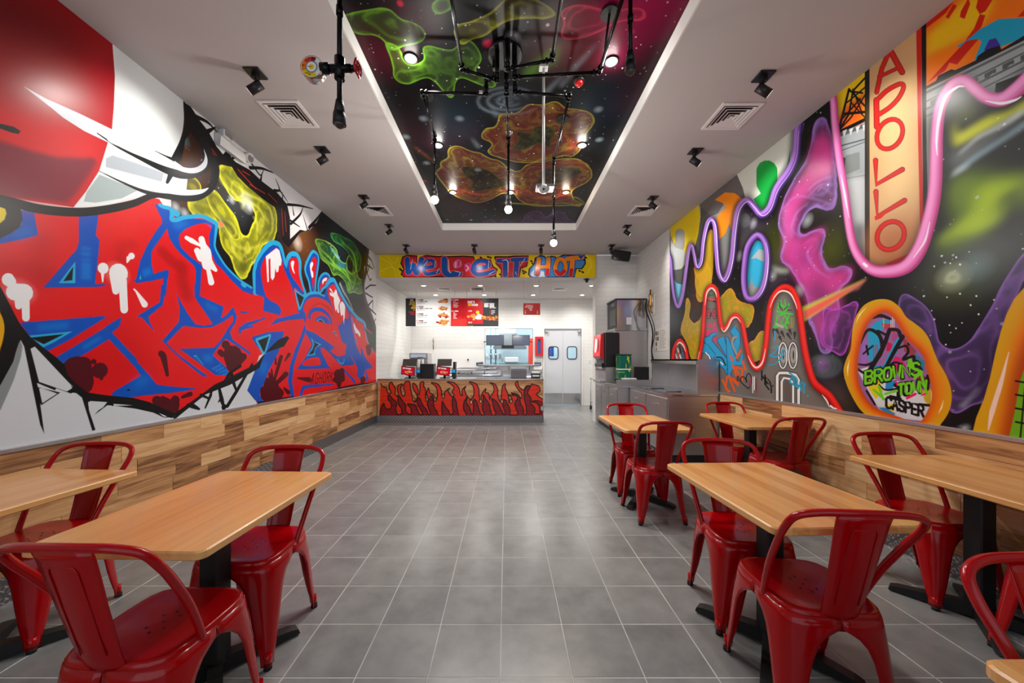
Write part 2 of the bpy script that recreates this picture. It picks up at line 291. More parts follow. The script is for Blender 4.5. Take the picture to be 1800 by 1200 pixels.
    fr(C); c.fill([(1160,940),(1280,920),(1300,1010),(1200,1020)], BLU2, soft=.02); c.fill([(1040,935),(1085,930),(1190,1070)], CY); c.fill([(1065,948),(1085,945),(1150,1030)], (0,60,90)); c.fill([(1190,230),(1370,310),(1350,350),(1230,300)],BLU2,soft=.02)
    for q in range(4): c.line([(1300+q*45,1110+q*25),(1400+q*40,1060+q*32)], .012, BLU2)
    bl(C, [(0,480),(100,425),(70,540),(0,610),(-120,560),(-100,540)]); bl(C, [(-60,600),(0,680),(200,900),(430,1190),(360,1190),(0,780),(-90,670)])
    bl(C, [(1660,345),(1800,370),(1960,400),(1960,500),(1800,570),(1680,600),(1650,690),(1640,580),(1660,550),(1740,530)]); fr(D); 
    bl(F, [(155,400),(850,345),(850,360),(560,540),(380,632),(330,590),(240,515)]); fr(F); c.fill([(305,410),(550,390),(545,450),(300,470)], BLU2, soft=.01, alpha=.8); c.fill([(230,505),(585,470),(430,560),(345,600),(320,580)], CY); c.fill([(240,522),(515,492),(350,575)], BLK)
    bl(F, [(450,680),(800,470),(980,360),(965,430),(905,480),(1110,700),(1110,780),(880,535),(640,680),(520,740)]); fr(F); c.fill([(660,590),(800,510),(820,530),(680,620)], BLU2, soft=.01)
    bl(G, [(205,-10),(280,-10),(480,225),(600,245),(920,270),(925,280),(700,315),(400,345),(200,370),(0,385),(-30,330),(0,300),(300,130)]); fr(G); c.fill([(250,180),(360,120),(410,180),(330,250),(180,290)], BLU2, soft=.03,alpha=.8); c.fill([(135,295),(160,275),(185,290),(165,300)], BLK)
    # tall R / pulled letter tops
    def lobe(T, pts, rim=.035):
        fr(T); c.line(pts, rim*1.9, CY, closed=True); c.fill(pts, BLU, smooth=True)
    fr(D); c.line([(215,700),(205,560),(205,430),(235,310),(300,190),(380,90),(450,55),(530,80),(570,180),(600,330),(625,350),(640,260),(690,200),(760,210),(800,300),(800,450),(830,600),(870,720),(860,740)], .034, CY)
    c.fill([(215,700),(215,560),(215,430),(245,310),(310,200),(390,110),(450,75),(520,95),(560,190),(590,330),(625,390),(650,280),(695,225),(750,230),(785,310),(785,450),(815,600),(860,720),(830,735),(735,640),(700,720),(760,920),(560,1010),(520,1060),(400,1140),(300,1060),(330,770),(215,720)], BLU)
    c.fill([(350,230),(310,300),(285,390),(290,500),(340,720),(400,800),(500,860),(550,930),(550,1050),(760,930),(700,740),(700,650),(600,420),(560,270),(525,160),(480,120)], RED, smooth=True)
    c.fill([(350,225),(490,120),(530,150),(560,280),(550,350),(525,350),(515,430),(490,440),(475,380),(465,500),(440,545),(415,510),(410,250),(385,270),(390,560),(370,570),(355,300)], WHT)
    c.fill([(660,280),(690,250),(760,255),(785,340),(790,480),(850,690),(800,640),(700,500),(662,400)], RED, smooth=True); c.fill([(680,320),(700,285),(725,300),(715,380),(735,460),(700,410)], WHT, smooth=True)
    lobe(D, [(960,200),(1000,190),(1035,240),(1030,350),(1000,550),(990,670),(955,690),(930,560),(885,430),(890,350)], .022)
    c.fill([(985,235),(1020,270),(1010,420),(980,650),(960,560),(940,400),(950,290)], RED, smooth=True); c.fill([(935,330),(960,300),(975,330),(955,400),(975,440),(975,500),(955,500),(935,400)], WHT, smooth=True)
    lobe(D, [(1130,470),(1180,490),(1190,560),(1100,640),(1060,700),(1050,600),(1080,510)], .02); c.fill([(1110,520),(1160,500),(1185,560),(1120,610),(1070,670),(1070,600)], RED, smooth=True); c.fill([(1120,520),(1155,510),(1150,545),(1120,560),(1100,600),(1095,550)], WHT, smooth=True)
    # the round S and the last letters
    c.line([(1150,620),(1200,550),(1250,545),(1290,620),(1370,780),(1460,920),(1560,1040),(1650,1110),(1670,1200)], .04, CY)
    c.fill([(1150,640),(1210,570),(1250,565),(1290,650),(1370,800),(1450,930),(1550,1050),(1640,1110),(1660,1210),(1200,1230),(900,1210),(860,1050),(760,930),(850,800),(900,745),(990,715),(1120,740)], BLU)
    c.line([(740,680),(780,870),(800,915),(850,790),(890,745),(940,715),(1040,710),(1120,745)], .02, CY); c.fill([(745,690),(855,765),(800,900)], (22,24,26)); c.fill([(1125,660),(1115,740),(1075,715)], (22,24,26))
    c.line([(738,680),(860,762)], .012, CY)
    c.fill([(850,880),(900,800),(1000,765),(1100,790),(1180,840),(1240,930),(1290,1010),(1290,1120),(1230,1210),(1120,1200),(900,1210),(880,1040),(850,960)], (206,36,36), smooth=True)
    c.line([(930,1060),(930,990),(990,930),(1090,935),(1180,1010),(1210,1100),(1190,1180)], .03, BLU); c.fill([(1010,1060),(1080,1010),(1170,1050),(1190,1130),(1150,1190),(1080,1150)], BLU, smooth=True)
    c.fill([(1030,1075),(1070,1050),(1120,1090),(1110,1145),(1060,1125)], CY, smooth=True); c.fill([(1045,1078),(1070,1062),(1110,1092),(1103,1135),(1068,1120)], (30,30,34), smooth=True)
    c.line([(870,1110),(900,1000),(960,900),(1060,850),(1170,900),(1240,1000)], .012, RED2, alpha=.6)
    c.fill([(1170,660),(1200,620),(1250,600),(1310,720),(1400,880),(1450,990),(1440,1030),(1430,1210),(1310,1210),(1290,1030),(1230,890),(1180,760)], RED, smooth=True); c.fill([(1470,985),(1560,1070),(1630,1130),(1650,1210),(1500,1210),(1475,1080)], RED)
    c.fill([(1190,660),(1210,655),(1245,710),(1275,665),(1300,740),(1330,810),(1310,880),(1320,960),(1300,970),(1280,920),(1270,950),(1250,830),(1245,770),(1200,740),(1200,700),(1240,720)], WHT, smooth=True); c.fill([(1330,850),(1360,825),(1395,880),(1395,960),(1390,1050),(1380,1140),(1370,1000),(1345,1010),(1325,900)], WHT, smooth=True); c.fill([(1510,1100),(1530,1140),(1525,1200),(1505,1180)], WHT)
    # letters at the far lower end
    fr(E)
    c.fill([(360,90),(600,30),(830,0),(820,120),(740,350),(660,560),(640,800),(690,985),(880,960),(1400,840),(1700,790),(1760,700),(1760,480),(1600,100),(1540,30),(1490,0),(1700,200),(870,0),(400,0),(200,1040),(320,1040),(300,960),(560,160),(160,200),(0,330),(20,160)], RED)
    c.fill([(0,100),(150,90),(370,90),(440,30),(560,-30),(300,-100),(0,-60)], RED)
    c.fill([(-10,130),(70,110),(330,0),(330,-30),(280,0),(80,50),(0,110)], BLU)
    c.fill([(390,80),(470,0),(830,-90),(850,0),(830,80),(850,140),(740,440),(690,600),(670,800),(700,970),(650,985),(615,780),(640,600),(700,400),(780,220),(830,60),(820,0),(600,20)], BLU)
    c.fill([(155,230),(360,170),(570,155),(500,420),(380,640),(255,960),(315,1035),(230,1050),(100,905),(190,680),(270,480),(320,450),(210,330)], BLU); c.fill([(230,600),(330,520),(380,600),(300,760)],BLU2,soft=.04,alpha=.8)
    c.line([(220,265),(390,210),(325,430),(300,430),(220,270)], .018, CY, smooth=False); c.fill([(235,275),(378,222),(320,415),(305,415)], (24,24,26))
    c.fill([(850,140),(960,180),(1210,360),(1150,410),(1250,480),(1340,460),(1360,330),(1300,290),(1250,100),(1290,60),(1330,0),(1410,0),(1430,130),(1480,330),(1540,470),(1540,340),(1600,500),(1700,620),(1600,640),(1640,760),(1610,800),(1600,650),(1560,760),(1540,780),(1490,720),(1500,620),(1400,440),(1460,580),(1300,600),(1470,780),(1465,825),(1280,610),(1100,420),(1020,360),(1100,500),(1180,625),(730,640),(830,500),(920,320),(840,180)], BLU)
    c.fill([(1030,400),(1060,360),(1140,430),(1240,540),(1320,620),(1200,640),(1130,600),(1080,500)], RED); c.fill([(850,520),(990,485),(1030,540),(1010,590),(810,590)], RED, smooth=True); c.line([(740,440),(800,480),(830,490)],.01,RED)
    c.fill([(905,240),(960,290),(1040,325),(970,370),(955,420),(965,455),(850,475),(920,370),(935,320)], CY); c.fill([(930,270),(960,300),(1010,325),(960,370),(945,440),(875,460),(930,380),(950,320)], (26,26,30))
    c.fill([(1180,170),(1205,150),(1240,225)], CY); c.fill([(1190,172),(1205,165),(1228,210)], (26,26,30)); c.line([(1240,510),(1280,560),(1320,560),(1330,510)], .012, CY)
    c.line([(780,960),(810,870),(870,855),(1190,828)], [.03,.03,.01], BLU, smooth=False)
    c.fill([(1450,50),(1480,110),(1530,180),(1530,230),(1500,190),(1470,170)], WHT, smooth=True); c.fill([(1318,0),(1330,0),(1328,80)], WHT)
    c.line([(1430,0),(1450,120),(1470,220),(1500,330)], [.02,.01], (40,120,225))
    c.line([(1490,0),(1580,50),(1600,160),(1620,280),(1680,370),(1740,440)], [.02,.012], CY)
    c.fill([(1580,100),(1640,160),(1740,200),(1760,420),(1730,440),(1640,310),(1610,200)], (20,52,44), soft=.02); c.stars(20,(6.6,7.7,1.6,2.0),.7)
    # dark splats and white drips
    def splat(T, blobs, col=MAR):
        fr(T)
        k = {id(A): 1040, id(B): 540, id(C): 500, id(E): 480, id(F): 620, id(G): 500}[id(T)]
        for p in blobs:
            q = (p[2]+.5, p[3]+.5) if abs(p[2]-p[0])+abs(p[3]-p[1]) < 1 else (p[2], p[3])
            c.rib([(p[0], p[1]), q], [p[4]*k, p[5]*k], col, smooth=False)
    splat(E, [(400,830,420,980,.19,.26),(480,900,520,940,.1,.1),(310,900,330,980,.1,.12),(430,820,530,480,.035,.05),(400,800,380,690,.03,.03),(420,800,410,640,.04,.02),(480,810,590,700,.05,.07),(580,530,630,450,.02,.045),(460,570,460,500,.03,.02),(350,800,345,750,.05,.02),(570,880,620,930,.03,.06),(740,750,880,770,.02,.07),(1260,700,1265,850,.13,.05),(1300,650,1310,770,.06,.06),(1215,770,1230,790,.07,.05),(1225,690,1235,740,.03,.03),(1640,360,1640,440,.08,.05),(1570,760,1560,800,.07,.05)])
    splat(C, [(1470,790,1480,810,.11,.1),(1560,930,1550,1080,.26,.14),(1400,890,1420,930,.08,.05),(1700,950,1600,1040,.1,.12),(620,910,640,930,.085,.09),(650,950,700,1190,.085,.045)])
    splat(F, [(620,800,640,880,.21,.19),(600,740,680,740,.1,.1),(810,785,800,790,.1,.1),(755,715,758,718,.035,.035),(820,850,822,850,.03,.02)])
    splat(G, [(560,440,640,480,.15,.15),(480,410,540,430,.11,.11),(690,400,680,430,.1,.11),(550,380,552,385,.05,.05),(680,470,700,520,.13,.06),(770,370,860,335,.035,.055),(640,540,690,510,.05,.05)])
    def drip(T, blobs): splat(T, blobs, WHT)
    fr(F); c.dot((150,150), .06, (230,150,150), soft=.03, alpha=.45)
    drip(F, [(60,50,80,70,.085,.075),(110,150,190,160,.11,.12),(140,180,145,265,.05,.045),(200,180,205,360,.055,.05)])
    fr(A); c.dot((1540,1060), .07, (235,150,150), soft=.03, alpha=.4)
    drip(A, [(1350,980,1355,990,.068,.066),(1550,1040,1560,1060,.115,.115),(1345,1050,1346,1160,.022,.008),(1725,820,1728,825,.04,.04),(1690,850,1670,905,.03,.01)])
    drip(F, [(920,30,935,145,.055,.045),(990,60,1003,295,.055,.05)])
    drip(C, [(260,60,290,90,.02,.025),(290,90,400,260,.025,.085)])
    drip(B, [(950,430,1020,470,.045,.06),(1020,470,1180,560,.06,.02),(1150,450,1170,520,.075,.075),(1170,520,1200,600,.07,.12),(1090,600,1150,690,.07,.11),(1200,620,1230,790,.14,.13),(1240,760,1240,850,.12,.05),(1240,850,1280,1020,.05,.075),(1260,780,1340,860,.1,.04)])
    # signature
    fr(lambda p: p); c.text('AGHORK', 5.12, 1.0, .15, (60,6,16), wr=.45, gap=.3, r=.009, slant=.3)
    # black broken edge below the letters, white wall with cracks
    fr(c2); c.fill([(-200,380),(0,410),(90,600),(130,640),(350,880),(400,905),(500,925),(700,975),(810,1020),(960,900),(1070,840),(1200,770),(1240,720),(1213,733),(1190,811),(1157,896),(1205,955),(900,1120),(-200,1300)], (196,200,206))
    fr(c2); c.fill([(810,1020),(960,900),(1070,840),(1200,770),(1240,720),(1300,660),(1345,640),(1355,650),(1330,690),(1240,720),(1215,790),(1075,870),(960,915),(812,1035)], BLK)
    fr(c2); c.fill([(-200,300),(0,410),(90,600),(130,640),(340,880),(345,900),(330,910),(260,885),(255,895),(170,860),(175,880),(280,905),(250,925),(190,965),(185,955),(205,1100),(185,1055),(110,690),(90,650),(60,760),(0,870),(-200,1100)], BLK)
    fr(F); c.fill([(0,110),(150,400),(240,515),(330,590),(450,680),(520,740),(545,825),(610,890),(700,965),(860,990),(1000,1012),(1115,1022),(1115,1100),(1000,1085),(700,1040),(600,960),(590,920),(250,600),(200,600),(150,520),(100,640)], BLK)
    fr(G); c.fill([(-30,378),(200,376),(330,410),(450,450),(660,545),(690,548),(1000,330),(1130,230),(1240,180),(1290,90),(1350,60),(1400,20),(1440,0),(1440,30),(1340,95),(1320,130),(1250,190),(1130,260),(1010,350),(700,575),(640,600),(560,600),(440,545),(150,480),(0,470),(-30,470)], BLK)
    c.fill([(500,545),(600,590),(560,590)], WHT); fr(c2)
    c.fill([(140,700),(160,690),(330,870),(335,885),(310,900),(180,855)], (196,200,206)); c.fill([(180,885),(195,885),(265,910),(195,955)], (196,200,206))
    c.fill([(340,875),(400,905),(500,918),(620,930),(700,950),(800,1010),(820,1020),(800,1025),(740,1000),(620,970),(500,965),(440,1010),(435,1015),(480,965),(410,945),(415,990),(445,1080),(430,1085),(375,910),(330,905)], BLK)
    c.fill([(420,945),(500,950),(480,975),(440,1000),(410,960)], (196,200,206)); c.fill([(530,958),(620,965),(530,968)], (196,200,206))
    c.fill([(90,650),(102,690),(95,740),(60,850),(0,985),(-200,1250),(-200,1060),(0,870),(60,760)], (128,134,138))
    fr(G)
    for pts,r in (([(1560,0),(1380,310),(1280,470),(1240,480)],.02),([(1330,100),(1340,180),(1385,310)],.02),([(1250,205),(1335,190)],.012),([(1190,285),(1215,400),(1240,480)],.022),([(1200,385),(1180,425)],.012),([(1105,270),(1090,350),(1030,490)],.014),([(980,345),(1070,385)],.018),([(830,460),(900,475),(960,505)],.018),([(880,440),(990,370)],.008)):
        c.line(pts, [r*.8,r*1.2,r*.6], BLK, smooth=False)
    c.dot((1240,482),.03,BLK)
    # round face with the white visor at the near end
    fr(c1)
    c.fill([(-1200,-900),(-400,-760),(292,-10),(590,228),(602,400),(598,560),(588,680),(565,755),(520,900),(450,1010),(385,1092),(180,1062),(0,1030),(-500,940),(-1200,700)], (176,14,22))
    c.fill([(-1200,-900),(292,-10),(600,235),(600,330),(300,330),(0,300),(-1200,0)], (86,0,6), soft=.16)  # dark-to-bright red gradient: partly mural paint, partly light put into the colour
    c.fill([(-600,500),(0,560),(300,640),(560,740),(520,900),(385,1090),(0,1040),(-600,900)], (214,24,28), soft=.06)
    c.fill([(-100,400),(250,330),(440,420),(500,560),(300,560),(100,480)], (176,110,104), soft=.12, alpha=.55)  # greyish sheen of light painted into the red
    c.fill([(480,300),(600,300),(600,640),(470,560)], (160,10,30), soft=.05, alpha=.6)
    c.fill([(590,232),(604,400),(598,560),(588,680),(565,755),(700,850),(860,960),(820,1000),(980,1010),(990,900),(910,842),(960,740),(972,640),(968,540)], (222,226,226))
    c.fill([(-500,730),(0,740),(150,790),(300,828),(440,832),(490,830),(508,855),(470,920),(400,1020),(350,1072),(180,1052),(0,1035),(-500,940)], (128,30,50), soft=.01)
    c.fill([(-200,640),(0,652),(70,668),(105,690),(95,706),(60,700),(0,678),(-200,660)], BLK)
    c.fill([(118,452),(240,520),(420,600),(588,682),(570,752),(440,690),(330,620),(270,570)], (214,220,228))
    c.fill([(565,755),(520,900),(450,1010),(385,1092),(560,1085),(760,1015),(700,960),(830,960),(890,900),(740,850)], (226,230,230))
    c.fill([(555,835),(590,818),(740,868),(862,912),(850,958),(700,918),(555,880)], (176,184,192)); c.fill([(522,920),(620,960),(730,1000),(640,1045),(500,1068),(438,1062),(455,1010)], (166,180,180))
    c.rib([(510,702),(620,775),(740,835),(870,895),(960,920),(1040,905),(1090,860),(1092,800),(1070,745)], [2.5,7,19,26,27,24], (26,27,29))
    c.rib([(522,902),(640,960),(760,1010),(880,1035),(1020,1040),(1100,1000),(1130,940),(1130,870),(1090,790)], [1.7,5.8,13.0,21.8,20.3,21.8,17.4], (26,27,29))
    c.rib([(905,905),(880,960)], [17.4,8.7], (26,27,29)); 
    c.fill([(600,700),(740,770),(815,795),(900,850),(970,882),(1030,882),(1068,855),(1078,820),(1072,785),(1092,840),(1080,885),(1030,912),(960,905),(860,862),(740,815),(570,745)], (222,228,234), smooth=True)
    c.fill([(530,905),(640,920),(760,950),(880,985),(980,1000),(1060,998),(1098,990),(1060,1020),(980,1030),(880,1018),(760,985),(640,945)], (222,228,234), smooth=True)
    c.rib([(-1200,760),(-400,975),(0,1052),(200,1100),(400,1118),(560,1103),(700,1072),(790,1035),(860,1030)], [26.1,26.1,24.7,23.2,21.8,17.4,8.7], BLK)
    c.rib([(968,535),(972,640),(955,740),(915,835)], [4.3,5.8,14.5], (26,27,29)); c.rib([(815,795),(870,822),(915,842)], [1.4,3.5,8.7], (26,27,29))
    fr(A); c.fill([(-800,-60),(0,60),(180,90),(270,220),(290,340),(250,440),(140,520),(0,590),(-800,800)], (20,20,21), smooth=False)
    c.fill([(-700,170),(0,180),(60,200),(75,260),(50,340),(0,385),(-300,480),(-700,500)], (226,200,10))
    fr(F); c.fill([(-600,-20),(0,120),(50,230),(150,400),(200,480),(150,560),(100,700),(0,890),(-600,1500)], BLK); c.fill([(-400,180),(-60,250),(0,330),(25,400),(28,480),(0,600),(-60,720),(-400,900)], (214,160,6), smooth=True)
    return c
def paint_right():
    c = Canvas(.9, 6.16, .84, 3.62, 400, (12, 12, 14), 5)
    V = from_view(1, 2.8)
    a=V(1150,250,4);b=V(1450,0,3);d=V(1400,380,3);e=V(1160,480,4.285);f=V(1560,0,5);g=V(1600,440,3.75);h=V(1480,540,5.455);k=V(1370,230,4.444);m=V(1640,130,4);p=V(1220,560,8.57);q=V(1310,510,5.714);t=V(1520,600,8.57)
    fr = c.frame
    # space haze
    fr(a)
    for x,y,r,col,al in ((700,600,.3,(90,60,120),.5),(850,950,.3,(90,60,120),.5),(300,900,.4,(90,60,40),.7),(820,780,.4,(110,120,30),.6),(1250,750,.25,(110,120,20),.6),(640,700,.3,(120,120,110),.5),(300,1130,.3,(110,60,30),.6)): c.glow((x,y), r, col, al)
    fr(g)
    for x,y,r,col,al in ((100,200,.22,(80,80,84),.4),(300,200,.22,(100,110,30),.45),(430,110,.18,(110,130,130),.4),(560,120,.2,(60,66,66),.3)): c.glow((x,y), r, col, al)
    fr(d); c.glow((220,960),.2,(110,90,70),.7); c.glow((120,920),.25,(70,50,90),.6)
    # yellow-green soft nebulae by the near end, comets
    fr(m)
    for pts,col,s_,al in (([(140,330),(180,420),(260,380),(400,300),(520,270),(640,200),(900,60),(900,160),(640,260),(500,330),(330,420),(240,470),(160,490)],(206,214,40),.02,.9),([(150,220),(260,190),(330,260),(260,340),(170,330)],(80,90,20),.04,.8),([(140,740),(300,700),(480,730),(640,730),(900,700),(900,900),(640,870),(520,960),(430,980),(380,1100),(280,1150),(150,1180),(60,1190),(200,1050),(130,900)],(110,140,20),.05,.9),([(330,800),(480,760),(640,750),(640,800),(500,850),(430,960),(400,1020),(330,1090),(150,1110),(300,960)],(176,206,14),.04,.85),([(480,860),(640,800),(600,880),(520,930)],(40,60,20),.03,.8)):
        c.fill(pts, col, soft=s_, alpha=al, smooth=True)
    fr(d); c.fill([(740,130),(860,60),(1000,10),(1080,-40),(1060,30),(900,80),(800,130)], (176,206,14), soft=.03, alpha=.8); c.fill([(700,160),(800,110),(950,60),(820,180)], (96,120,20), soft=.05, alpha=.7)
    fr(m)
    c.fill([(120,560),(300,480),(470,370),(640,250),(640,300),(480,420),(330,560),(150,680)], (120,128,128), soft=.03, alpha=.55)
    c.rib([(640,262),(540,330),(450,380),(330,440),(270,490),(190,560)], [14,12,10,8,4], (198,208,210), soft=.012, alpha=.9)
    c.rib([(900,180),(640,360),(540,430),(400,520),(280,600),(220,650),(150,700)], [16,12,10,12,14,5], (150,178,190), soft=.015, alpha=.9); c.rib([(240,650),(180,680),(140,720)], [10,14,4], (200,210,210), soft=.015, alpha=.6)
    # orange / yellow-green cloud at the far end
    OE=(236,150,40); OI=(170,160,16)
    fr(e)
    c.cloud([(200,180),(232,225),(222,320),(255,375),(312,330),(340,250),(350,400),(330,560),(285,650),(240,640),(215,540),(170,460),(158,430),(190,300)], OE, OI, 21, rag=.045, cell=.22, wisp=.1)
    c.cloud([(450,200),(545,110),(600,210),(720,240),(690,370),(650,430),(620,360),(560,330),(480,410),(450,320)], OE, OI, 22, rag=.045, cell=.22, wisp=.1)
    c.cloud([(660,510),(700,510),(760,430),(800,430),(800,560),(770,640),(700,655),(670,580)], OE, OI, 23, rag=.045, cell=.22, wisp=.1)
    c.cloud([(270,-10),(300,60),(275,150),(300,210),(330,200),(350,130),(390,90),(380,-40),(330,-90)], OE, OI, 24, rag=.045, cell=.22, wisp=.1)
    fr(a); c.cloud([(250,850),(290,920),(300,1050),(360,1080),(410,960),(420,800),(410,620),(380,650),(360,780),(320,880)], OE, (190,170,30), 25, rag=.045, cell=.22, wisp=.1)
    # pink nebula
    PE=(150,112,196); PI=(110,44,104)
    fr(k)
    c.cloud([(310,-160),(260,60),(230,150),(200,260),(100,400),(20,600),(-10,700),(10,800),(45,880),(10,1000),(100,1080),(140,1160),(200,1260),(230,1500),(300,1600),(330,1720),(420,1740),(400,1560),(500,1400),(470,1270),(560,1150),(600,1060),(500,1050),(400,1100),(350,1080),(360,1000),(300,900),(310,870),(370,810),(370,760),(320,750),(240,790),(170,830),(150,780),(200,660),(210,610),(300,590),(440,630),(440,400),(420,100),(380,-60)], PE, PI, 31, rag=.07, cell=.35)
    c.fill([(300,60),(390,80),(400,300),(280,380),(150,520),(60,640),(60,560),(200,350)], (214,56,116), soft=.06, alpha=.55); c.fill([(20,600),(100,560),(120,700),(80,900),(20,980),(40,850)], (240,120,200), soft=.04, alpha=.5)
    c.fill([(60,870),(240,800),(340,760),(360,790),(290,870),(330,1000),(350,1080),(450,1090),(590,1060),(540,1180),(440,1240),(300,1240),(150,1160),(100,1060),(20,1000)], (222,50,140), soft=.03, alpha=.35)
    c.fill([(300,20),(400,60),(420,330),(300,420),(180,560),(130,700),(120,830),(200,870),(340,780),(340,820),(270,880),(290,1000),(340,1110),(450,1130),(560,1080),(460,1260),(480,1400),(390,1600),(330,1640),(250,1400),(170,1200),(110,1080),(40,980),(70,880),(40,760),(60,600),(130,450),(230,330),(260,160)], (226,70,160), soft=.045, alpha=.62)
    c.fill([(230,1150),(340,1160),(420,1300),(380,1500),(300,1480)], (70,30,80), soft=.06, alpha=.6); c.fill([(120,900),(260,940),(280,1060),(160,1080)], (110,40,110), soft=.06, alpha=.5)
    for pts in ([(220,470),(300,400),(420,350)],[(240,500),(330,420),(430,420)],[(300,480),(340,440),(420,500)],[(20,620),(120,520),(240,520),(420,580)],[(170,840),(100,760),(140,640),(230,560)],[(260,900),(220,960),(290,1080),(400,1150)]):
        c.rib(pts, [2,5,2], (190,130,214), soft=.01, alpha=.8)
    fr(d); c.cloud([(140,480),(200,500),(270,470),(330,440),(300,560),(270,690),(240,740),(200,710),(140,680),(130,620),(150,560)], (190,70,200), (80,36,96), 33, rag=.03, cell=.3)
    # purple river of cloud under the far right
    fr(g)
    c.cloud([(-60,290),(0,300),(90,370),(150,450),(185,600),(230,650),(300,665),(400,620),(480,500),(560,370),(640,200),(750,30),(900,-90),(900,100),(760,150),(690,300),(640,400),(600,560),(560,760),(500,990),(420,1000),(340,1060),(270,1070),(240,900),(150,700),(60,520),(-60,480)], (132,92,170), (70,50,98), 35, rag=.03, cell=.4)
    c.fill([(320,1030),(400,960),(455,895),(455,915),(420,960),(360,1040)], (150,140,170), soft=.01, alpha=.8); c.fill([(320,1170),(390,1150),(390,1180)], (170,175,180), soft=.01)
    # laser beam
    fr(d); c.fill([(375,328),(30,480),(35,560),(200,450)], (200,190,70), soft=.01, alpha=.9); c.fill([(378,328),(40,500),(45,545),(300,385)], (232,96,80), soft=.008); c.fill([(370,330),(200,420),(330,385)], (190,110,110), soft=.01, alpha=.5)
    # galaxies and stars
    fr(d)
    for rr in (85,60,36): c.rib([(150+rr*math.cos(w), 790+rr*.62*math.sin(w)) for w in np.linspace(0,6.3,24)], 7, (96,104,112), soft=.015, alpha=.7)
    c.glow((140,780),.08,(170,110,190),.9)
    fr(g); c.glow((285,178), .1, (190,200,160), .95); c.rib([(240,200),(270,150),(320,165),(310,200),(250,205)], 6, (206,214,180), soft=.01, alpha=.8); c.glow((430,110),.1,(120,150,150),.8)
    fr(a)
    for x,y,r in ((700,570,9),(600,800,11),(1080,550,14),(1020,1045,10),(835,935,12)): c.glow((x,y), .07, (225,228,235), .8)
    for x,y in ((640,550),): 
        for rr in (40,24,10): c.rib([(x+rr*.8*math.cos(w), y+rr*math.sin(w)) for w in np.linspace(0,6.3,16)], 4, (120,124,128), soft=.012, alpha=.8)
    c.rib([(820,870),(880,900),(940,905)], [3,14,9], (176,190,176), soft=.02, alpha=.8)
    fr(g)
    for x,y,r in ((262,492,5),(305,513,5),(270,541,4),(238,620,5),(345,477,4),(440,300,6),(402,360,6),(455,420,6),(246,308,5),(332,285,6),(268,85,5),(332,92,7),(307,45,6),(162,104,5),(556,325,5)): c.rib([(x,y),(x+1,y+1)], r, (225,228,190) if y>60 and y<430 else WHT)
    c.stars(900, bright=.8)
    # upper panel with plain coloured shapes above the purple line
    fr(a)
    c.fill([(110,500),(300,400),(590,180),(980,-90),(1060,-140),(1015,60),(960,200),(870,340),(820,470),(760,520),(700,470),(655,425),(600,480),(575,620),(555,800),(530,920),(495,985),(460,930),(445,800),(435,600),(410,550),(385,570),(360,650),(335,840),(305,885),(285,800),(268,735),(245,770),(225,900),(205,1080),(172,1160),(140,1080),(118,900)], (150,150,148))
    c.fill([(570,200),(980,-100),(1040,-100),(1000,60),(960,200),(870,340),(820,480),(700,440),(650,395),(640,380),(625,320)], (216,220,208))
    c.fill([(310,410),(570,200),(590,240),(625,320),(640,385),(630,410),(500,420),(450,500),(400,520),(345,500)], (104,98,96)); c.fill([(440,690),(520,560),(570,600),(555,800),(530,920),(495,985),(455,900)], (128,130,130))
    c.fill([(330,450),(400,520),(360,560),(345,700),(320,860),(300,870),(285,760),(300,640),(325,560)], (82,82,82))
    c.fill([(110,520),(310,410),(328,520),(312,640),(292,720),(250,770),(240,860),(190,900),(135,900),(200,760),(212,690),(205,640),(180,620),(155,640),(145,720),(118,660)], (238,208,10), smooth=False)
    c.fill([(205,640),(225,720),(195,790),(240,700),(265,690),(235,640)],(238,208,10)); c.rib([(182,640),(182,730)], 34, (160,160,156)); c.fill([(118,680),(150,740),(215,760),(225,840),(190,890),(135,900),(118,890)], (184,190,188))
    c.fill([(128,900),(190,890),(225,850),(222,960),(205,1010),(170,1000),(135,960)], (92,94,92)); c.fill([(118,930),(160,990),(215,1005),(205,1080),(172,1160),(140,1080)], (110,200,232)); c.fill([(205,960),(212,890),(230,860),(222,960)], (90,184,224)); c.fill([(300,815),(318,820),(305,880),(285,850)],(90,184,224))
    c.fill([(428,405),(500,352),(570,358),(630,405),(595,470),(578,620),(560,650),(530,572),(500,645),(452,690),(440,640),(445,520),(510,455),(480,425)], (246,140,10), smooth=False)
    c.rib([(795,200),(795,290)], 74, (16,164,64)); c.fill([(700,400),(752,360),(730,320),(870,260),(862,280),(900,240),(935,170),(960,50),(955,180),(915,270),(870,340),(820,470),(770,480),(730,450)], (16,164,64))
    PD=(44,28,82); PB=(120,72,172); PL=(170,120,212)
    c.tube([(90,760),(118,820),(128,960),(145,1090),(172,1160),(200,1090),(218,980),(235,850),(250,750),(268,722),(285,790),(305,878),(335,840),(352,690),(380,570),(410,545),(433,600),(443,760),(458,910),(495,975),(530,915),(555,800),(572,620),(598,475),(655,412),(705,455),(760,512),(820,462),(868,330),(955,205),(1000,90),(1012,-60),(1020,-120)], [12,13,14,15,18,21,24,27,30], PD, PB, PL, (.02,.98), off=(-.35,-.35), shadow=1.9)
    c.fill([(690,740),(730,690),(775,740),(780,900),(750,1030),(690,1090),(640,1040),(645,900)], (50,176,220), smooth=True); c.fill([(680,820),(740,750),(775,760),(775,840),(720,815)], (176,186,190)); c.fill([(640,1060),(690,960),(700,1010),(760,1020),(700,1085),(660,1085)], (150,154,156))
    c.tube([(733,655),(790,720),(800,860),(775,1010),(720,1095),(660,1095),(635,1000),(640,860),(665,730)], 22, PD, PB, PL, (.1,.5), off=(-.3,-.3), closed=True, shadow=1.7)
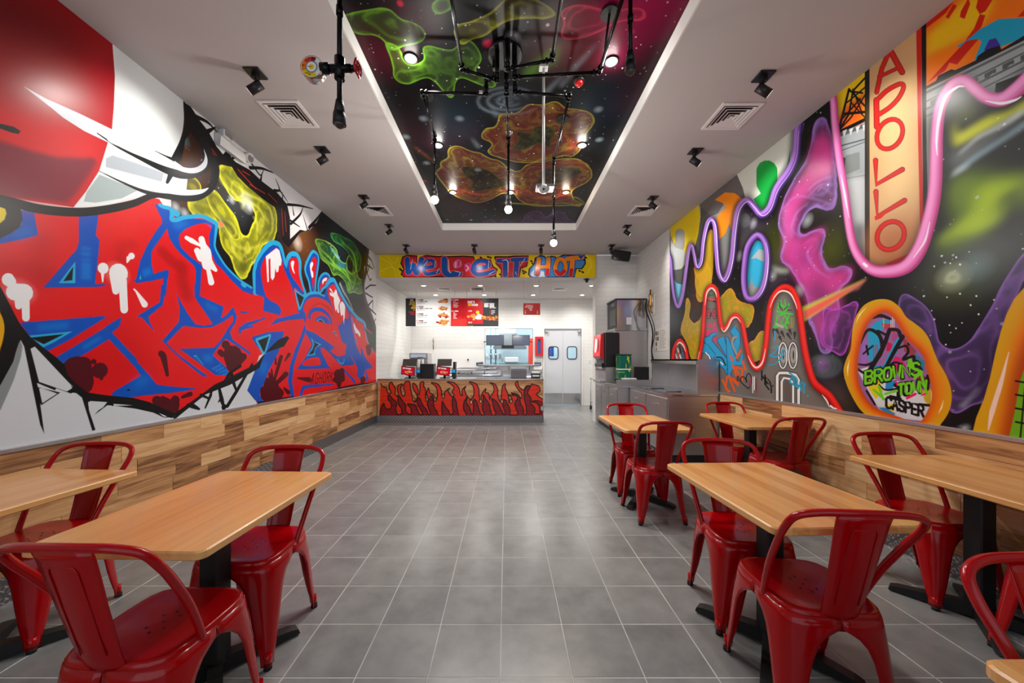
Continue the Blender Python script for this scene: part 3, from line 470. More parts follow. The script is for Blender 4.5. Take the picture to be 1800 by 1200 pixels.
    # sky, tower, gallery and sign seen through the pink loop
    keep_=c.a.copy(); fr(b)
    c.fill([(20,480),(130,400),(240,310),(480,120),(540,80),(700,-60),(1500,-500),(1500,200),(1300,420),(1100,480),(940,560),(820,470),(700,430),(620,560),(600,700),(600,860),(590,1000),(545,1200),(560,1400),(480,1560),(300,1960),(100,1500),(60,1200),(60,640)], (150,156,158))
    c.fill([(20,500),(130,410),(215,340),(215,640),(70,700),(55,640)], (238,196,24)); c.fill([(60,640),(110,560),(215,480),(215,640),(70,700)], (236,104,20), soft=.02)
    for pts,r in (([(130,470),(75,690)],6),([(215,410),(150,480),(130,600),(75,690)],5),([(130,470),(215,560)],5),([(120,540),(215,460)],4),([(105,600),(215,590)],7),([(150,470),(200,600)],4),([(100,620),(190,520)],4),([(75,690),(140,620),(215,500)],4),([(145,545),(215,620)],4),([(130,480),(200,490)],5)): c.rib(pts, r, (20,16,16), smooth=False)
    c.fill([(55,720),(70,690),(215,620),(215,640),(65,715)], BLK)
    for y0,y1,w in ((705,650,22),(770,730,8),(800,745,5),(945,920,10),(965,935,7)): c.fill([(66,y0),(215,y1),(215,y1+w),(66,y0+w)], (84,88,88))
    for x in (95,130,165,200): c.fill([(x,700-(x-66)*.3),(x+24,690-(x-66)*.3),(x+8,735-(x-66)*.3)], (196,198,198))
    c.fill([(88,830),(112,830),(108,920),(90,920)], (60,62,62)); c.fill([(112,820),(185,800),(188,890),(105,925)], (124,130,128)); c.fill([(64,950),(215,925),(215,1300),(150,1300),(100,1200)], (186,190,192), soft=.02)
    c.fill([(150,1180),(215,1180),(215,1950),(300,1950)], (104,110,112), soft=.03)
    # right-hand flaming sky
    c.fill([(537,60),(730,-120),(1500,-600),(1500,60),(1050,210),(537,455)], (232,110,8)); c.fill([(537,190),(620,120),(760,-20),(900,-60),(880,60),(780,180),(640,250),(537,300)], (232,180,14), soft=.03); c.fill([(537,440),(537,310),(700,230),(800,240),(700,400)], (240,120,14), soft=.02)
    for pts in ([(537,150),(640,70),(690,0),(780,-80),(780,-190),(537,40),(537,190)],[(640,90),(655,100),(700,30),(680,20)],[(715,90),(740,100),(770,20),(760,-10),(720,60)],[(800,40),(820,75),(850,60),(900,-20),(1000,-90),(900,-100),(810,0)],[(820,75),(850,80),(830,140),(790,200),(740,220),(790,150)],[(540,440),(640,330),(760,200),(820,200),(700,340),(660,330),(640,370)],[(1020,90),(1100,0),(1300,-160),(1300,-60),(1100,80)]): c.fill(pts, (198,28,10))
    c.fill([(700,245),(760,205),(820,155),(920,100),(1050,95),(1300,-20),(1300,60),(1050,200),(900,260),(790,320),(830,220),(810,205),(750,215),(715,250)], (20,150,186)); c.fill([(845,260),(870,210),(905,200),(930,240),(900,280),(850,280)], (60,40,140)); 
    c.fill([(537,455),(590,425),(600,400),(670,365),(690,370),(800,318),(810,295),(860,260),(925,240),(935,260),(1050,190),(1500,-40),(1500,-20),(1050,215),(537,470)], BLK)
    for o_,w,cc in ((12,14,(86,92,92)),(38,60,(150,156,156)),(60,10,(86,92,92)),(100,12,(80,86,86)),(140,8,(84,90,90))): c.fill([(537,470+o_),(1050,215+o_),(1500,-20+o_),(1500,-20+o_+w),(1050,215+o_+w),(537,470+o_+w)], cc)
    for x in range(560,1500,95): yb=470-(x-537)*.497+55; c.fill([(x,yb+18),(x+60,yb-12),(x+62,yb+10),(x+40,yb+16),(x+20,yb+38),(x,yb+42)], (70,76,76))
    c.fill([(900,485),(905,440),(1040,390),(1200,330),(1200,400),(1010,470),(910,490)], BLK)
    c.fill([(537,1200),(537,600),(600,600),(600,860),(590,1000),(545,1250)], (96,110,106), soft=.04)
    # the sign
    c.fill([(213,330),(240,310),(242,1200),(245,1980),(222,1900),(213,1200)], (24,26,27))
    c.fill([(238,320),(490,110),(500,700),(518,1200),(560,1500),(540,1600),(240,1980)], (206,160,112)); c.fill([(300,500),(460,380),(480,1000),(330,1100)], (236,200,140), soft=.08); c.fill([(238,1200),(510,1150),(560,1500),(238,1980)], (176,110,72), soft=.08)
    c.fill([(484,120),(514,96),(514,700),(524,1200),(526,1500),(500,1500),(505,1200),(496,800)], (196,30,20)); c.fill([(512,100),(538,70),(538,700),(548,1200),(540,1500),(524,1500),(522,1200)], (18,18,19))
    LR=(206,34,26); LD=(120,22,26)
    def letters(col, w):
        fr(b)
        c.rib([(276,486),(303,362),(334,290)], w, col, smooth=False); c.rib([(288,405),(402,352)], w*.8, col, smooth=False); c.rib([(350,270),(410,380)], w*1.3, col, smooth=False); c.rib([(334,292),(352,262)],w,col)
        c.rib([(276,668),(274,528)], w*1.2, col, smooth=False); c.rib([(276,528),(335,474),(400,442),(418,460),(392,516),(345,565),(290,602)], w, col)
        c.rib([(345+68*math.sin(z)+10*math.cos(z), 707-78*math.cos(z)-8*math.sin(z)) for z in np.linspace(0,6.28,24)], w, col, smooth=False)
        c.rib([(270,845),(274,972),(412,893)], w*1.1, col, smooth=False); c.rib([(272,1010),(280,1140),(424,1056)], w*1.1, col, smooth=False)
        fr(d); c.rib([(500+72*math.sin(z)+6*math.cos(z), 102-74*math.cos(z)-6*math.sin(z)) for z in np.linspace(0,6.28,24)], w*1.05, col, smooth=False)
    letters(LD, 13); letters(LR, 9.5)
    fr(d); c.fill([(470,250),(600,195),(640,150),(640,180),(560,250),(500,262)], (196,30,20)); c.fill([(415,0),(480,-20),(450,10),(418,22)], LR)
    # everything above stays inside the loop
    fr(b); M_=c.poly_mask(c.px(np.array([(36,470),(50,540),(58,660),(78,830),(108,1010),(140,1240),(180,1350),(250,1420),(340,1432),(440,1400),(510,1300),(560,1140),(585,1000),(592,850),(596,700),(615,560),(670,455),(740,425),(800,470),(860,515),(940,525),(1020,470),(1120,380),(1300,250),(1700,100),(1700,-1200),(100,-400),(0,400)],float))); y0,y1,x0,x1,mm=M_; k_=np.zeros((c.h,c.w,1),np.float32); k_[y0:y1,x0:x1,0]=mm; c.a[:]=keep_*(1-k_)+c.a*k_
    # pink loop
    fr(b)
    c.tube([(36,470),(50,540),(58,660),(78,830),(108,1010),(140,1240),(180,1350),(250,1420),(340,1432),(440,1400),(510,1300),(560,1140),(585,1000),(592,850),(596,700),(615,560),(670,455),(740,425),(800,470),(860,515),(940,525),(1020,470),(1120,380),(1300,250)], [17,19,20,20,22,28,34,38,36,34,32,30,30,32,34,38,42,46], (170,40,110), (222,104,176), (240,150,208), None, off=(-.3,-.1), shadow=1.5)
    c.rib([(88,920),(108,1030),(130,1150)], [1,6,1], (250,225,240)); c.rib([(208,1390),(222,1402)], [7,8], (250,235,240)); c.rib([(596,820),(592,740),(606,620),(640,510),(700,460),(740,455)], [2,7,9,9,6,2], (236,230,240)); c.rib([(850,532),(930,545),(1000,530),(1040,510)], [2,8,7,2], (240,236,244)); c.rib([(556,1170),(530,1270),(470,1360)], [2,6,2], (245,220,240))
    # red line and the scribbled town below it
    fr(e)
    RP=[(100,900),(98,650),(112,560),(150,508),(190,560),(210,660),(240,760),(275,720),(300,620),(322,480),(334,300),(350,150),(390,98),(432,145),(448,290),(462,390),(485,425),(520,380),(545,335),(582,322),(620,375),(645,500),(665,600),(700,690),(735,722),(775,670),(800,540),(820,340),(840,220),(885,140),(945,108),(1005,145),(1045,250),(1068,400),(1090,560),(1120,700),(1160,820),(1220,880),(1280,930),(1340,1020),(1400,1120)]
    c.fill([(x_,y_) for x_,y_ in RP]+[(1400,1500),(60,1500)], (112,106,102)); 
    for x,y,r,col in ((160,620,.12,(40,36,36)),(520,800,.3,(80,74,70)),(900,500,.25,(130,124,118)),(700,900,.25,(70,64,62)),(950,800,.3,(90,86,82)),(880,300,.2,(150,146,138)),(1200,970,.2,(100,84,72))): c.glow((x,y), r, col, .8)
    for x,y,u_,v_,col in ((130,560,160,640,WHT),(150,580,140,640,(200,60,60)),(170,600,185,640,(60,120,180)),(120,610,130,640,(230,220,220)),(150,550,160,600,(20,20,20))): c.rib([(x,y),(u_,v_)], 5, col)
    c.rib([(360,200),(420,215)],5,(20,20,20)); c.rib([(365,190),(395,200),(425,188)],9,(200,80,70)); c.rib([(370,170),(410,160)],6,(40,110,60))
    for x in (368,414): c.rib([(x+(22-2.3*w)*math.cos(w*1.4)*.9, 300+(46-4.5*w)*math.sin(w*1.4)) for w in np.linspace(0,9,40)], 4, (24,20,20), smooth=False); c.rib([(x+(18-2.2*w)*math.cos(w*1.4+1)*.9, 300+(38-4.2*w)*math.sin(w*1.4+1)) for w in np.linspace(0,7,30)], 3, (214,50,90), smooth=False)
    def word(T, txt, P0, P1, H, col, r, seed=0):
        """block lettering between two points of the frame, H tall"""
        fr(T); P0=np.array(P0,float); P1=np.array(P1,float); n=len(txt); st=(P1-P0)/n
        for i_,ch in enumerate(txt):
            for s_ in GLYPH.get(ch, []): c.rib([P0+st*(i_+.78*x_/4)+np.array([0,-H*y_/6]) for x_,y_ in s_], r, col, smooth=False)
    word(e,'LAMY',(350,408),(432,405),34,(222,34,110),4.2); word(e,'SHINES',(338,470),(440,452),38,(222,34,110),4.2); word(e,'OUT',(350,545),(440,530),44,(222,34,110),4.8)
    fr(p)
    CB=(30,150,200); CD=(20,50,130)
    for pts in ([(150,300),(230,280),(270,230),(380,210),(280,260),(260,330),(550,690),(560,700),(480,760),(560,870),(530,860),(470,750),(400,700)],[(130,500),(220,505),(290,600),(310,540),(200,400),(150,370)],[(365,320),(440,270),(530,590),(500,560)],[(500,280),(560,420),(640,650),(690,650),(740,520),(720,690),(610,690),(530,860)],[(560,190),(640,90),(620,150),(680,210),(690,380),(650,520),(600,380),(660,280),(600,250)]):
        c.rib(pts+[pts[0]], 20, CD, smooth=False); c.fill(pts, CB); c.rib(pts+[pts[0]], 11, CB, smooth=False)
    c.rib([(180,510),(230,560),(250,610)],8,WHT); c.rib([(600,280),(580,380),(630,500),(650,540)],14,(150,146,142)); c.rib([(640,270),(600,300)],14,(150,146,142)); c.rib([(340,580),(420,590),(480,700)],10,(30,28,30)); c.rib([(400,650),(440,690)],9,WHT)
    OR=(222,84,20)
    for pts in ([(560,560),(580,640)],[(640,590),(710,480)],[(735,640),(780,770)],[(590,700),(640,860)],[(620,720),(730,760),(725,930)],[(640,740),(690,880)],[(520,860),(680,1010),(670,960),(590,900)],[(540,900),(620,1090)],[(500,880),(480,1050),(540,1090)],[(430,920),(520,1100)]): c.rib(pts, 15, OR, smooth=False)
    c.rib([(655,870),(660,940)],7,BLK); c.rib([(675,860),(690,950)],7,BLK); c.rib([(820,1050),(720,960),(715,880),(770,890),(800,960),(790,880),(830,820),(870,900),(860,1000),(820,1050)],8,BLK)
    # drips
    fr(q)
    for x,y0,y1,col in ((60,880,960,(170,40,80)),(80,870,1030,WHT),(96,870,1000,WHT),(112,880,1010,(60,50,50)),(128,870,1050,(170,40,80)),(52,900,1000,(90,60,70))): c.rib([(x,y0),(x,y1)], 4, col)
    # green scribble, big-eyed face
    for pts in ([(330,180),(360,100),(380,200),(400,90),(420,210),(440,140)],[(320,210),(400,230),(480,240)],[(300,370),(330,250),(370,340),(400,250),(440,330)],[(290,370),(400,350),(420,380)],[(340,130),(420,180),(390,240),(350,250)],[(400,360),(440,260)]): c.rib(pts, 9, (60,196,50), smooth=False)
    for pts in ([(350,120),(350,160),(380,200)],[(400,190),(430,160)],[(430,200),(470,200)]): c.rib(pts, 4, BLK)
    c.rib([(470,280),(465,360),(485,360),(490,280)], 6, (150,140,40)); c.rib([(320,340),(380,370)],12,(170,160,150))
    for pts in ([(290,400),(300,500)],[(350,470),(370,510)],[(370,420),(400,480)],[(430,440),(470,500)],[(500,430),(500,490)],[(320,400),(350,450)],[(450,400),(470,450)]): c.rib(pts, [16,3], (46,44,44))
    c.rib([(298,410),(302,500)],7,(60,150,190))
    for x in (382,482):
        R=[(x+42*math.cos(w), 655+128*math.sin(w)) for w in np.linspace(0,6.3,30)]; c.fill(R, (120,118,116)); c.rib(R, 14, BLK, smooth=False); c.rib(R, 7, (214,214,212), smooth=False)
        R=[(x+6+20*math.cos(w), 650+66*math.sin(w)) for w in np.linspace(0,6.3,24)]; c.fill(R, (60,58,58)); c.rib(R, 9, (206,206,204), smooth=False); c.rib(R, 3, BLK, smooth=False)
    for y0,w,col in ((0,22,BLK),(0,14,(220,220,218))):
        c.rib([(325,1180),(325,860),(345,830),(420,830),(510,850),(540,900),(540,1180)], w, col, smooth=False); c.rib([(370,1180),(370,920),(390,880),(450,890),(485,930),(485,1180)], w*.8, col, smooth=False)
    c.fill([(395,1180),(395,930),(420,900),(460,930),(465,1180)], (90,84,80))
    word(q,'HEY',(170,900),(290,1060),90,BLK,8)
    for pts in ([(270,580),(340,560),(300,620),(250,660),(330,660),(390,600),(380,660),(300,740),(230,750)],[(290,490),(300,500)]): c.rib(pts, [5,8,5], (20,150,190))
    word(q,'ZOAT.',(450,920),(660,1080),90,(20,150,190),9)
    fr(e)
    c.tube(RP, [14,15,15,16,17,18,19,22,24,26,28,30], (120,10,14), (208,20,18), (236,40,28), None, off=(.1,-.35), shadow=1.5)
    for pts in ([(128,545),(150,522),(178,545),(196,590)],[(285,655),(300,590)],[(342,240),(356,150),(390,112),(420,140),(430,180)],[(462,410),(485,440),(515,405),(545,345),(582,334),(612,370)],[(665,620),(700,690),(735,710),(775,670),(798,570)],[(832,260),(860,190),(900,142),(945,134),(990,160),(1025,230),(1035,270)],[(1225,915),(1260,960),(1280,1010)]): c.rib(pts, [1.5,6,6,1.5], (244,214,206))
    c.rib([(1290,1000),(1310,1015),(1335,1020)],[8,3],(230,226,226))
    # orange-rimmed egg with tags in it
    fr(h)
    OUT=[(230,-30),(340,-75),(460,-70),(560,0),(620,90),(700,150),(780,215),(840,300),(880,400),(930,520),(1000,640),(1045,760),(1058,880),(1030,1000),(960,1110),(860,1200),(400,1150),(260,1050),(180,980),(110,870),(50,740),(20,610),(45,500),(90,400),(100,260),(120,140),(160,50)]
    INN=[(300,105),(380,55),(450,60),(520,130),(580,230),(640,320),(740,410),(790,480),(810,580),(850,700),(868,850),(840,960),(760,1090),(640,1080),(500,1030),(380,985),(290,930),(220,840),(175,740),(158,620),(165,450),(200,290),(245,180)]
    c.rib(OUT+OUT[:1], 22, (10,8,14), soft=.05, alpha=.8)
    c.fill(OUT, (206,150,16), smooth=True); c.rib(INN+INN[:1], 70, (232,104,14), soft=.02); c.rib(INN+INN[:1], 30, (196,64,8), soft=.02); c.fill([(850,500),(960,640),(1000,800),(960,1000),(800,1100),(860,900),(860,700)], (226,110,16), soft=.03, alpha=.7)
    c.fill(INN, (150,96,150), smooth=True)
    def clip_in(fnc):
        keep=c.a.copy(); fnc(); M=c.poly_mask(c.px(catmull(INN))); y0,y1,x0,x1,mm=M; k_=np.zeros((c.h,c.w,1),np.float32); k_[y0:y1,x0:x1,0]=mm; c.a[:]=keep*(1-k_)+c.a*k_
    def inside():
        fr(h)
        c.fill([(150,600),(300,560),(700,800),(900,800),(900,1100),(400,1050)], (206,204,206))
        for pts,col in (([(255,220),(330,140),(400,110),(480,130),(450,200),(350,230),(370,380),(330,500),(260,520)],(30,150,190)),([(380,150),(500,160),(520,260),(400,200)],(176,56,84)),([(440,330),(490,350),(480,420),(430,420)],(190,20,70)),([(480,260),(560,250),(540,310),(490,330)],(160,70,130)),([(450,450),(560,480),(620,560),(580,640),(470,600),(390,590)],(206,20,100)),([(500,350),(540,290),(590,320),(430,620),(380,600)],(30,150,190)),([(590,280),(720,420),(700,480),(600,420)],(150,56,70)),([(700,430),(800,520),(790,620),(720,520)],(40,120,150)),([(200,330),(240,280),(240,560),(180,540)],(150,100,180)),([(250,640),(330,620),(400,800),(330,880),(260,780)],(214,190,20)),([(320,560),(420,560),(420,640),(300,640)],(30,130,190)),([(430,700),(540,700),(480,800),(420,780)],(30,130,190)),([(350,960),(420,960),(520,1020),(480,1050)],(30,130,180)),([(400,940),(520,920),(500,1010)],(220,196,20)),([(770,800),(860,780),(860,950),(800,900)],(200,160,30)),([(700,600),(860,700),(830,800),(740,760)],(120,40,60))): c.fill(pts, col)
        for x in (310,330,345): c.rib([(x,360),(x,500)], 4, (170,40,80))
        for x,cc in ((405,(230,190,40)),(475,WHT),(490,WHT),(505,WHT)): c.rib([(x,95),(x,190)], 3, cc)
        K=(16,13,15)
        for pts,r in (([(160,545),(250,550),(340,500),(390,400),(370,280),(300,220),(240,230),(180,350)],[8,12,17,19,17,14,9]),([(350,225),(420,260)],12),([(460,220),(390,400),(250,640)],[20,22,24]),([(460,210),(540,220),(570,280)],[14,18,20]),([(590,280),(520,400),(390,640)],[20,20,16]),([(210,445),(300,370)],9),([(240,370),(255,450)],11),([(545,390),(620,370),(640,430),(590,500),(690,470),(700,520),(760,600)],[10,13,14,22]),([(640,350),(646,356)],11),([(430,620),(480,540),(540,530),(575,560),(570,600)],10),([(360,740),(420,790),(520,780),(600,740)],[6,10,6]),([(150,590),(230,640)],12),([(300,100),(380,80),(470,110)],[12,18,12]),([(240,800),(320,930)],10),([(830,660),(820,780)],[18,22])): c.rib(pts, r, K)
        word(h,'BROWNS',(235,735),(760,640),120,(16,14,16),26); word(h,'TOWN',(520,850),(830,800),105,(16,14,16),22)
        word(h,'BROWNS',(230,730),(765,640),115,(110,196,24),12); word(h,'TOWN',(545,840),(830,800),100,(110,196,24),12)
        for pts in ([(310,790),(410,880)],[(360,760),(400,880)],[(420,830),(530,800)],[(760,620),(820,830)],[(640,560),(660,500),(700,590),(770,620),(700,680)]): c.rib(pts, 12, (110,196,24))
        c.rib([(630,870),(710,830)], 13, (226,20,90)); c.rib([(770,840),(805,830)], 9, (226,20,90)); c.rib([(745,930),(850,940)], 13, K); c.rib([(515,700),(535,740)],8,(226,20,90))
        word(h,'CASPER',(430,960),(800,1050),100,K,13); c.rib([(470,860),(560,880)],20,K)
    clip_in(inside)
    fr(h); c.rib(INN+INN[:1], [8], (90,26,10), soft=.02, alpha=.6)
    for pts,r in (([(140,150),(175,70),(240,0)],7),([(60,660),(60,580),(78,500)],8),([(930,1020),(960,960),(980,890)],8)): c.rib(pts, [1,r,1], (250,214,150))
    # orange loop at the near end
    fr(g)
    O2=[(400,1260),(440,1100),(490,980),(530,840),(565,680),(600,540),(640,420),(690,320),(760,240),(880,160),(1050,150),(1240,260),(1400,500),(1600,900),(1700,1300)]
    I2=[(640,1300),(690,1080),(730,860),(790,680),(860,560),(960,500),(1060,560),(1160,800),(1260,1300)]
    c.rib(O2, 30, (10,8,12), soft=.05, alpha=.8); c.fill(O2, (208,150,16), smooth=False); c.fill([(560,1300),(600,1080),(650,820),(700,580),(790,400),(930,300),(1080,320),(1260,500),(1460,900),(1560,1300)], (226,90,12), soft=.03)
    c.rib(I2, 40, (110,34,8), soft=.03); c.fill(I2, (104,160,24)); 
    for yy in (860,950,1040,1130): c.rib([(700,yy),(1150,yy+80)], 6, BLK, smooth=False)
    for xx in (740,820,900,980): c.rib([(xx+40,700),(xx-10,1240)], 6, BLK, smooth=False)
    c.rib([(655,670),(600,880),(545,1060),(520,1180)], [3,16,18,5], (236,196,180))
    return c
def paint_ceiling():
    """painted night sky of the raised ceiling; u = x, v = y on the ceiling plane"""
    c = Canvas(-1.13, 1.23, .8, 6.22, 260, (10, 9, 11), 9)
    S = 2.356
    def V(ox, oy, k):
        def T(P):
            x = ox+P[:, 0]/k; y = oy+P[:, 1]/k; D = S*630/np.maximum(631-y, 30)
            return np.stack([(x-890)*D/630, D], 1)
        return T
    z = V(580,0,2.769); w = V(720,60,5); q = V(720,220,5); fr = c.frame
    fr(z)
    for x,y,r,col,al in ((200,250,.35,(110,12,40),.6),(1400,60,.5,(140,10,60),.8),(1500,230,.4,(90,10,40),.6),(1150,230,.35,(110,30,30),.7),(640,640,.3,(60,50,66),.8),(600,560,.35,(20,60,80),.6),(1350,520,.4,(20,50,70),.7),(1400,700,.3,(50,60,66),.6),(400,650,.4,(60,14,34),.6),(750,760,.3,(20,50,66),.5),(700,1040,.4,(14,50,66),.6),(640,1000,.3,(60,66,70),.6),(1500,480,.3,(80,10,30),.5),(400,80,.25,(90,16,40),.6),(870,500,.3,(70,76,84),.5),(1300,1000,.25,(60,20,14),.7),(1560,-100,.5,(190,16,90),.9)): c.glow((x,y), r, col, al)
    G=(104,160,36); GI=(48,76,24)
    c.cloud([(60,80),(140,60),(280,45),(330,100),(420,120),(465,150),(440,200),(350,220),(300,250),(240,170),(120,160)], G, GI, 41, rag=.04, alpha=.8, wisp=.75, cell=.4)
    c.cloud([(240,170),(300,215),(340,230),(350,290),(400,320),(470,290),(460,220),(600,250),(640,180),(560,120),(500,60),(480,20),(560,0),(620,20),(520,70),(600,150),(690,210),(730,290),(700,350),(820,400),(780,430),(620,370),(600,500),(560,440),(480,370),(380,400),(320,380),(290,260)], G, GI, 42, rag=.04, alpha=.8, wisp=.75, cell=.35)
    c.cloud([(600,130),(660,110),(760,60),(820,10),(900,-40),(1010,0),(1100,60),(1180,60),(1100,80),(980,90),(860,110),(760,170),(680,190),(640,230)], (150,150,40), (80,70,30), 43, rag=.04, alpha=.8, wisp=.75, cell=.4)
    c.cloud([(1100,60),(1200,20),(1350,60),(1500,40),(1560,100),(1450,90),(1380,110),(1280,170),(1180,190),(1120,170),(1150,110)], (190,50,76), (96,22,40), 44, rag=.04, alpha=.8, wisp=.75, cell=.4)
    c.fill([(1050,260),(1120,210),(1100,300),(960,380),(940,350)], (90,140,30), soft=.03, alpha=.5)
    for x,y,r,col in ((342,15,.02,(190,20,50)),(770,210,.035,(180,20,66)),(1060,120,.012,(180,170,180)),(890,183,.05,(120,122,130)),(1470,155,.02,(160,20,70)),(570,1067,.018,(130,150,20)),(687,1070,.022,(170,190,196)),(757,1055,.02,(20,130,150)),(460,880,.03,(130,20,40))): c.dot(c.T(np.array([(x,y)],float))[0] if 0 else (x,y), r, col, soft=r*.4)
    for rx,ry in ((160,66),(110,44),(60,24),(26,9)): c.rib([(870+rx*math.cos(t_)*(1-.02*t_), 490+ry*math.sin(t_)) for t_ in np.linspace(.4,6.0,26)], [1,5,3,1], (110,128,142), soft=.012, alpha=.75, smooth=False)
    for a_,b_ in (((1300,210),(1190,330)),((1150,350),(1050,450)),((1195,330),(1130,415)),((780,500),(810,560)),((690,670),(722,712))): c.rib([a_,b_], [2,9], (130,140,150), soft=.02, alpha=.5)
    RE=(150,146,40); RI=(124,34,34)
    fr(w)
    c.cloud([(680,810),(740,830),(780,760),(790,700),(850,690),(960,680),(1040,610),(1200,610),(1250,570),(1350,600),(1360,640),(1480,650),(1600,710),(1610,800),(1560,860),(1540,960),(1440,1080),(1380,1060),(1290,1080),(1100,1120),(1000,1130),(860,1100),(680,1040),(740,960),(620,910)], RE, RI, 51, rag=.04, alpha=.85, wisp=.6, cell=.3)
    fr(w); c.cloud([(940,860),(1000,860),(1080,870),(1100,810),(1200,800),(1270,830),(1280,900),(1240,920),(1230,1000),(1160,950),(1060,990),(960,1020),(900,980),(950,940)], (70,70,24), (12,11,14), 52, rag=.02, cell=.2, alpha=1, wisp=0)
    fr(q)
    c.cloud([(330,240),(360,190),(440,180),(520,230),(640,250),(690,290),(800,310),(850,370),(960,420),(1040,340),(1120,320),(1280,290),(1500,290),(1600,420),(1560,500),(1420,570),(1440,640),(1530,690),(1480,710),(1330,680),(1200,710),(1060,700),(960,650),(940,600),(840,590),(760,620),(700,650),(600,680),(480,660),(400,620),(300,540),(240,460),(240,400),(290,350),(260,320),(300,290),(340,300)], RE, RI, 53, rag=.05, alpha=.85, wisp=.6, cell=.3)
    c.cloud([(450,370),(500,360),(640,380),(740,430),(800,480),(850,520),(760,550),(640,570),(560,570),(550,480),(490,450)], (80,76,24), (12,11,14), 54, rag=.02, cell=.2, alpha=1, wisp=0)
    c.cloud([(1150,400),(1250,370),(1420,370),(1520,410),(1400,470),(1300,510),(1180,500),(1110,510),(1140,460)], (90,70,24), (20,18,22), 55, rag=.02, cell=.2, alpha=1, wisp=0)
    c.rib([(830,680),(1000,690),(1200,705),(1420,700),(1530,690),(1480,640),(1430,630)], 4, (150,150,30), soft=.012, alpha=.8)
    c.rib([(50,190),(110,240),(200,310)], 5, (130,70,30), soft=.02, alpha=.8)
    c.cloud([(690,870),(720,820),(780,860),(840,820),(920,850),(980,850),(1030,780),(1120,750),(1200,800),(1260,760),(1340,760),(1390,820),(1410,870)], (120,70,140), (60,34,80), 56, rag=.03, alpha=.85, wisp=.6, cell=.2)
    for pts in ([(1000,560),(1200,640),(1400,600)],[(1290,340),(1500,330),(1560,420)],[(440,560),(560,600),(700,610)],[(380,420),(480,520)],[(1340,60),(1420,160),(1380,250)]): c.rib(pts, [2,8,2], (190,64,34), soft=.02, alpha=.6)
    fr(q); c.stars(700, bright=.9)
    for x,y,r in ((122,-60,.03),(-30,100,.03),(440,-60,.04),(150,330,.02),(600,390,.02),(1670,125,.02),(1660,-140,.03)): c.glow((x,y), .05, (170,190,200), .8)
    return c
def paint_header():
    """u = x, v = z on the beam over the counter"""
    c = Canvas(-2.76, 1.94, 3.09, 3.62, 300, (238, 208, 16), 4)
    def T(P):
        x = 680+P[:,0]/4.737; y = 440+P[:,1]/4.737; return np.stack([(x-890)*7.69/630, 1.357-(y-631)*7.69/630], 1)
    c.frame(T)
    for pts in ([(-60,60),(40,120),(80,220)],[(0,40),(60,110),(100,60)],[(-50,180),(40,140),(110,190)],[(1640,60),(1700,120),(1660,200)],[(1660,40),(1710,100)]): c.rib(pts, 4, (244,222,60))
    R=(206,38,44); B=(20,84,170); L=(70,140,200); K=(26,20,34); O=(246,140,20)
    letters=[([(140,60),(170,50),(250,52),(245,110),(270,105),(285,60),(330,50),(440,60),(460,55),(520,60),(640,55),(720,60),(740,100),(800,80),(860,85),(880,140),(915,160),(900,210),(840,222),(620,222),(440,215),(300,222),(150,222),(125,200),(150,160),(125,110)],R),([(905,60),(1010,60),(1060,55),(1175,52),(1160,130),(1110,150),(1100,220),(950,222),(960,160),(915,110)],R)]
    for pts,col in letters: c.rib(pts+[pts[0]], 10, K, smooth=False); c.fill(pts, col)
    for dx,dy in ((0,0),):
        LT=[([(172,75),(182,190),(222,120),(250,195),(292,75)],20),([(312,150),(395,130),(380,88),(330,95),(306,150),(335,198),(430,180)],15),([(480,75),(492,192),(605,196)],24),([(725,158),(845,132),(822,92),(752,98),(716,160),(760,203),(890,180)],18),([(925,88),(1008,88)],17),([(985,90),(985,208)],19),([(1045,82),(1160,76)],16),([(1082,85),(1072,212)],20)]
        for pts,r_ in LT: c.rib(pts, r_+7, (236,96,90))
        for pts,r_ in LT: c.rib(pts, r_, B)
    for pts in ([(215,75),(200,160)],[(340,90),(310,130)],[(405,90),(400,140)],[(440,150),(415,190)],[(515,80),(520,170),(535,190)],[(570,175),(610,185),(600,215)],[(850,90),(845,150)],[(900,175),(850,200)],[(960,85),(1005,90),(1010,185)],[(1150,70),(1110,130)],[(1070,180),(1080,205)]): c.rib(pts, [2,4,2], (220,232,240))
    c.fill([(555,110),(590,78),(620,90),(625,130),(600,145),(565,150)], (226,110,150), smooth=True); c.rib([(575,100),(572,140)],6,(240,190,210)); c.rib([(600,90),(598,130)],5,(200,20,90)); c.fill([(650,115),(690,105),(705,140),(670,185),(645,150)], (236,60,130), smooth=True); c.rib([(660,125),(680,150),(660,170)],5,(250,200,220)); c.fill([(560,160),(640,170),(600,180)],(200,16,60))
    pts=[(1185,200),(1190,160),(1230,120),(1240,70),(1280,50),(1310,60),(1330,90),(1370,55),(1400,60),(1400,100),(1440,60),(1480,45),(1560,45),(1640,45),(1645,110),(1620,150),(1570,150),(1560,220),(1200,222)]
    c.rib(pts+[pts[0]], 11, K, smooth=False); c.fill(pts, L)
    c.fill([(1200,215),(1230,165),(1330,190),(1330,220)], (216,226,238), smooth=True, soft=.01)
    HT=[([(1265,75),(1258,140),(1250,195)],18,(1245,1270)),([(1345,75),(1342,140),(1335,198)],18,0),([(1262,140),(1340,135)],14,0),([(1400,140),(1425,80),(1470,85),(1488,140),(1465,195),(1415,195),(1400,140)],16,0),([(1500,72),(1560,66),(1625,60)],18,0),([(1545,80),(1538,150),(1530,205)],19,0)]
    for pts,r_,_ in HT: c.rib(pts, r_+8, (40,90,170))
    for pts,r_,_ in HT: c.rib(pts, r_, O)
    for pts in ([(1254,170),(1250,198)],[(1338,165),(1335,200)],[(1408,175),(1440,202),(1475,175)],[(1536,165),(1530,207)]): c.rib(pts, 15, R)
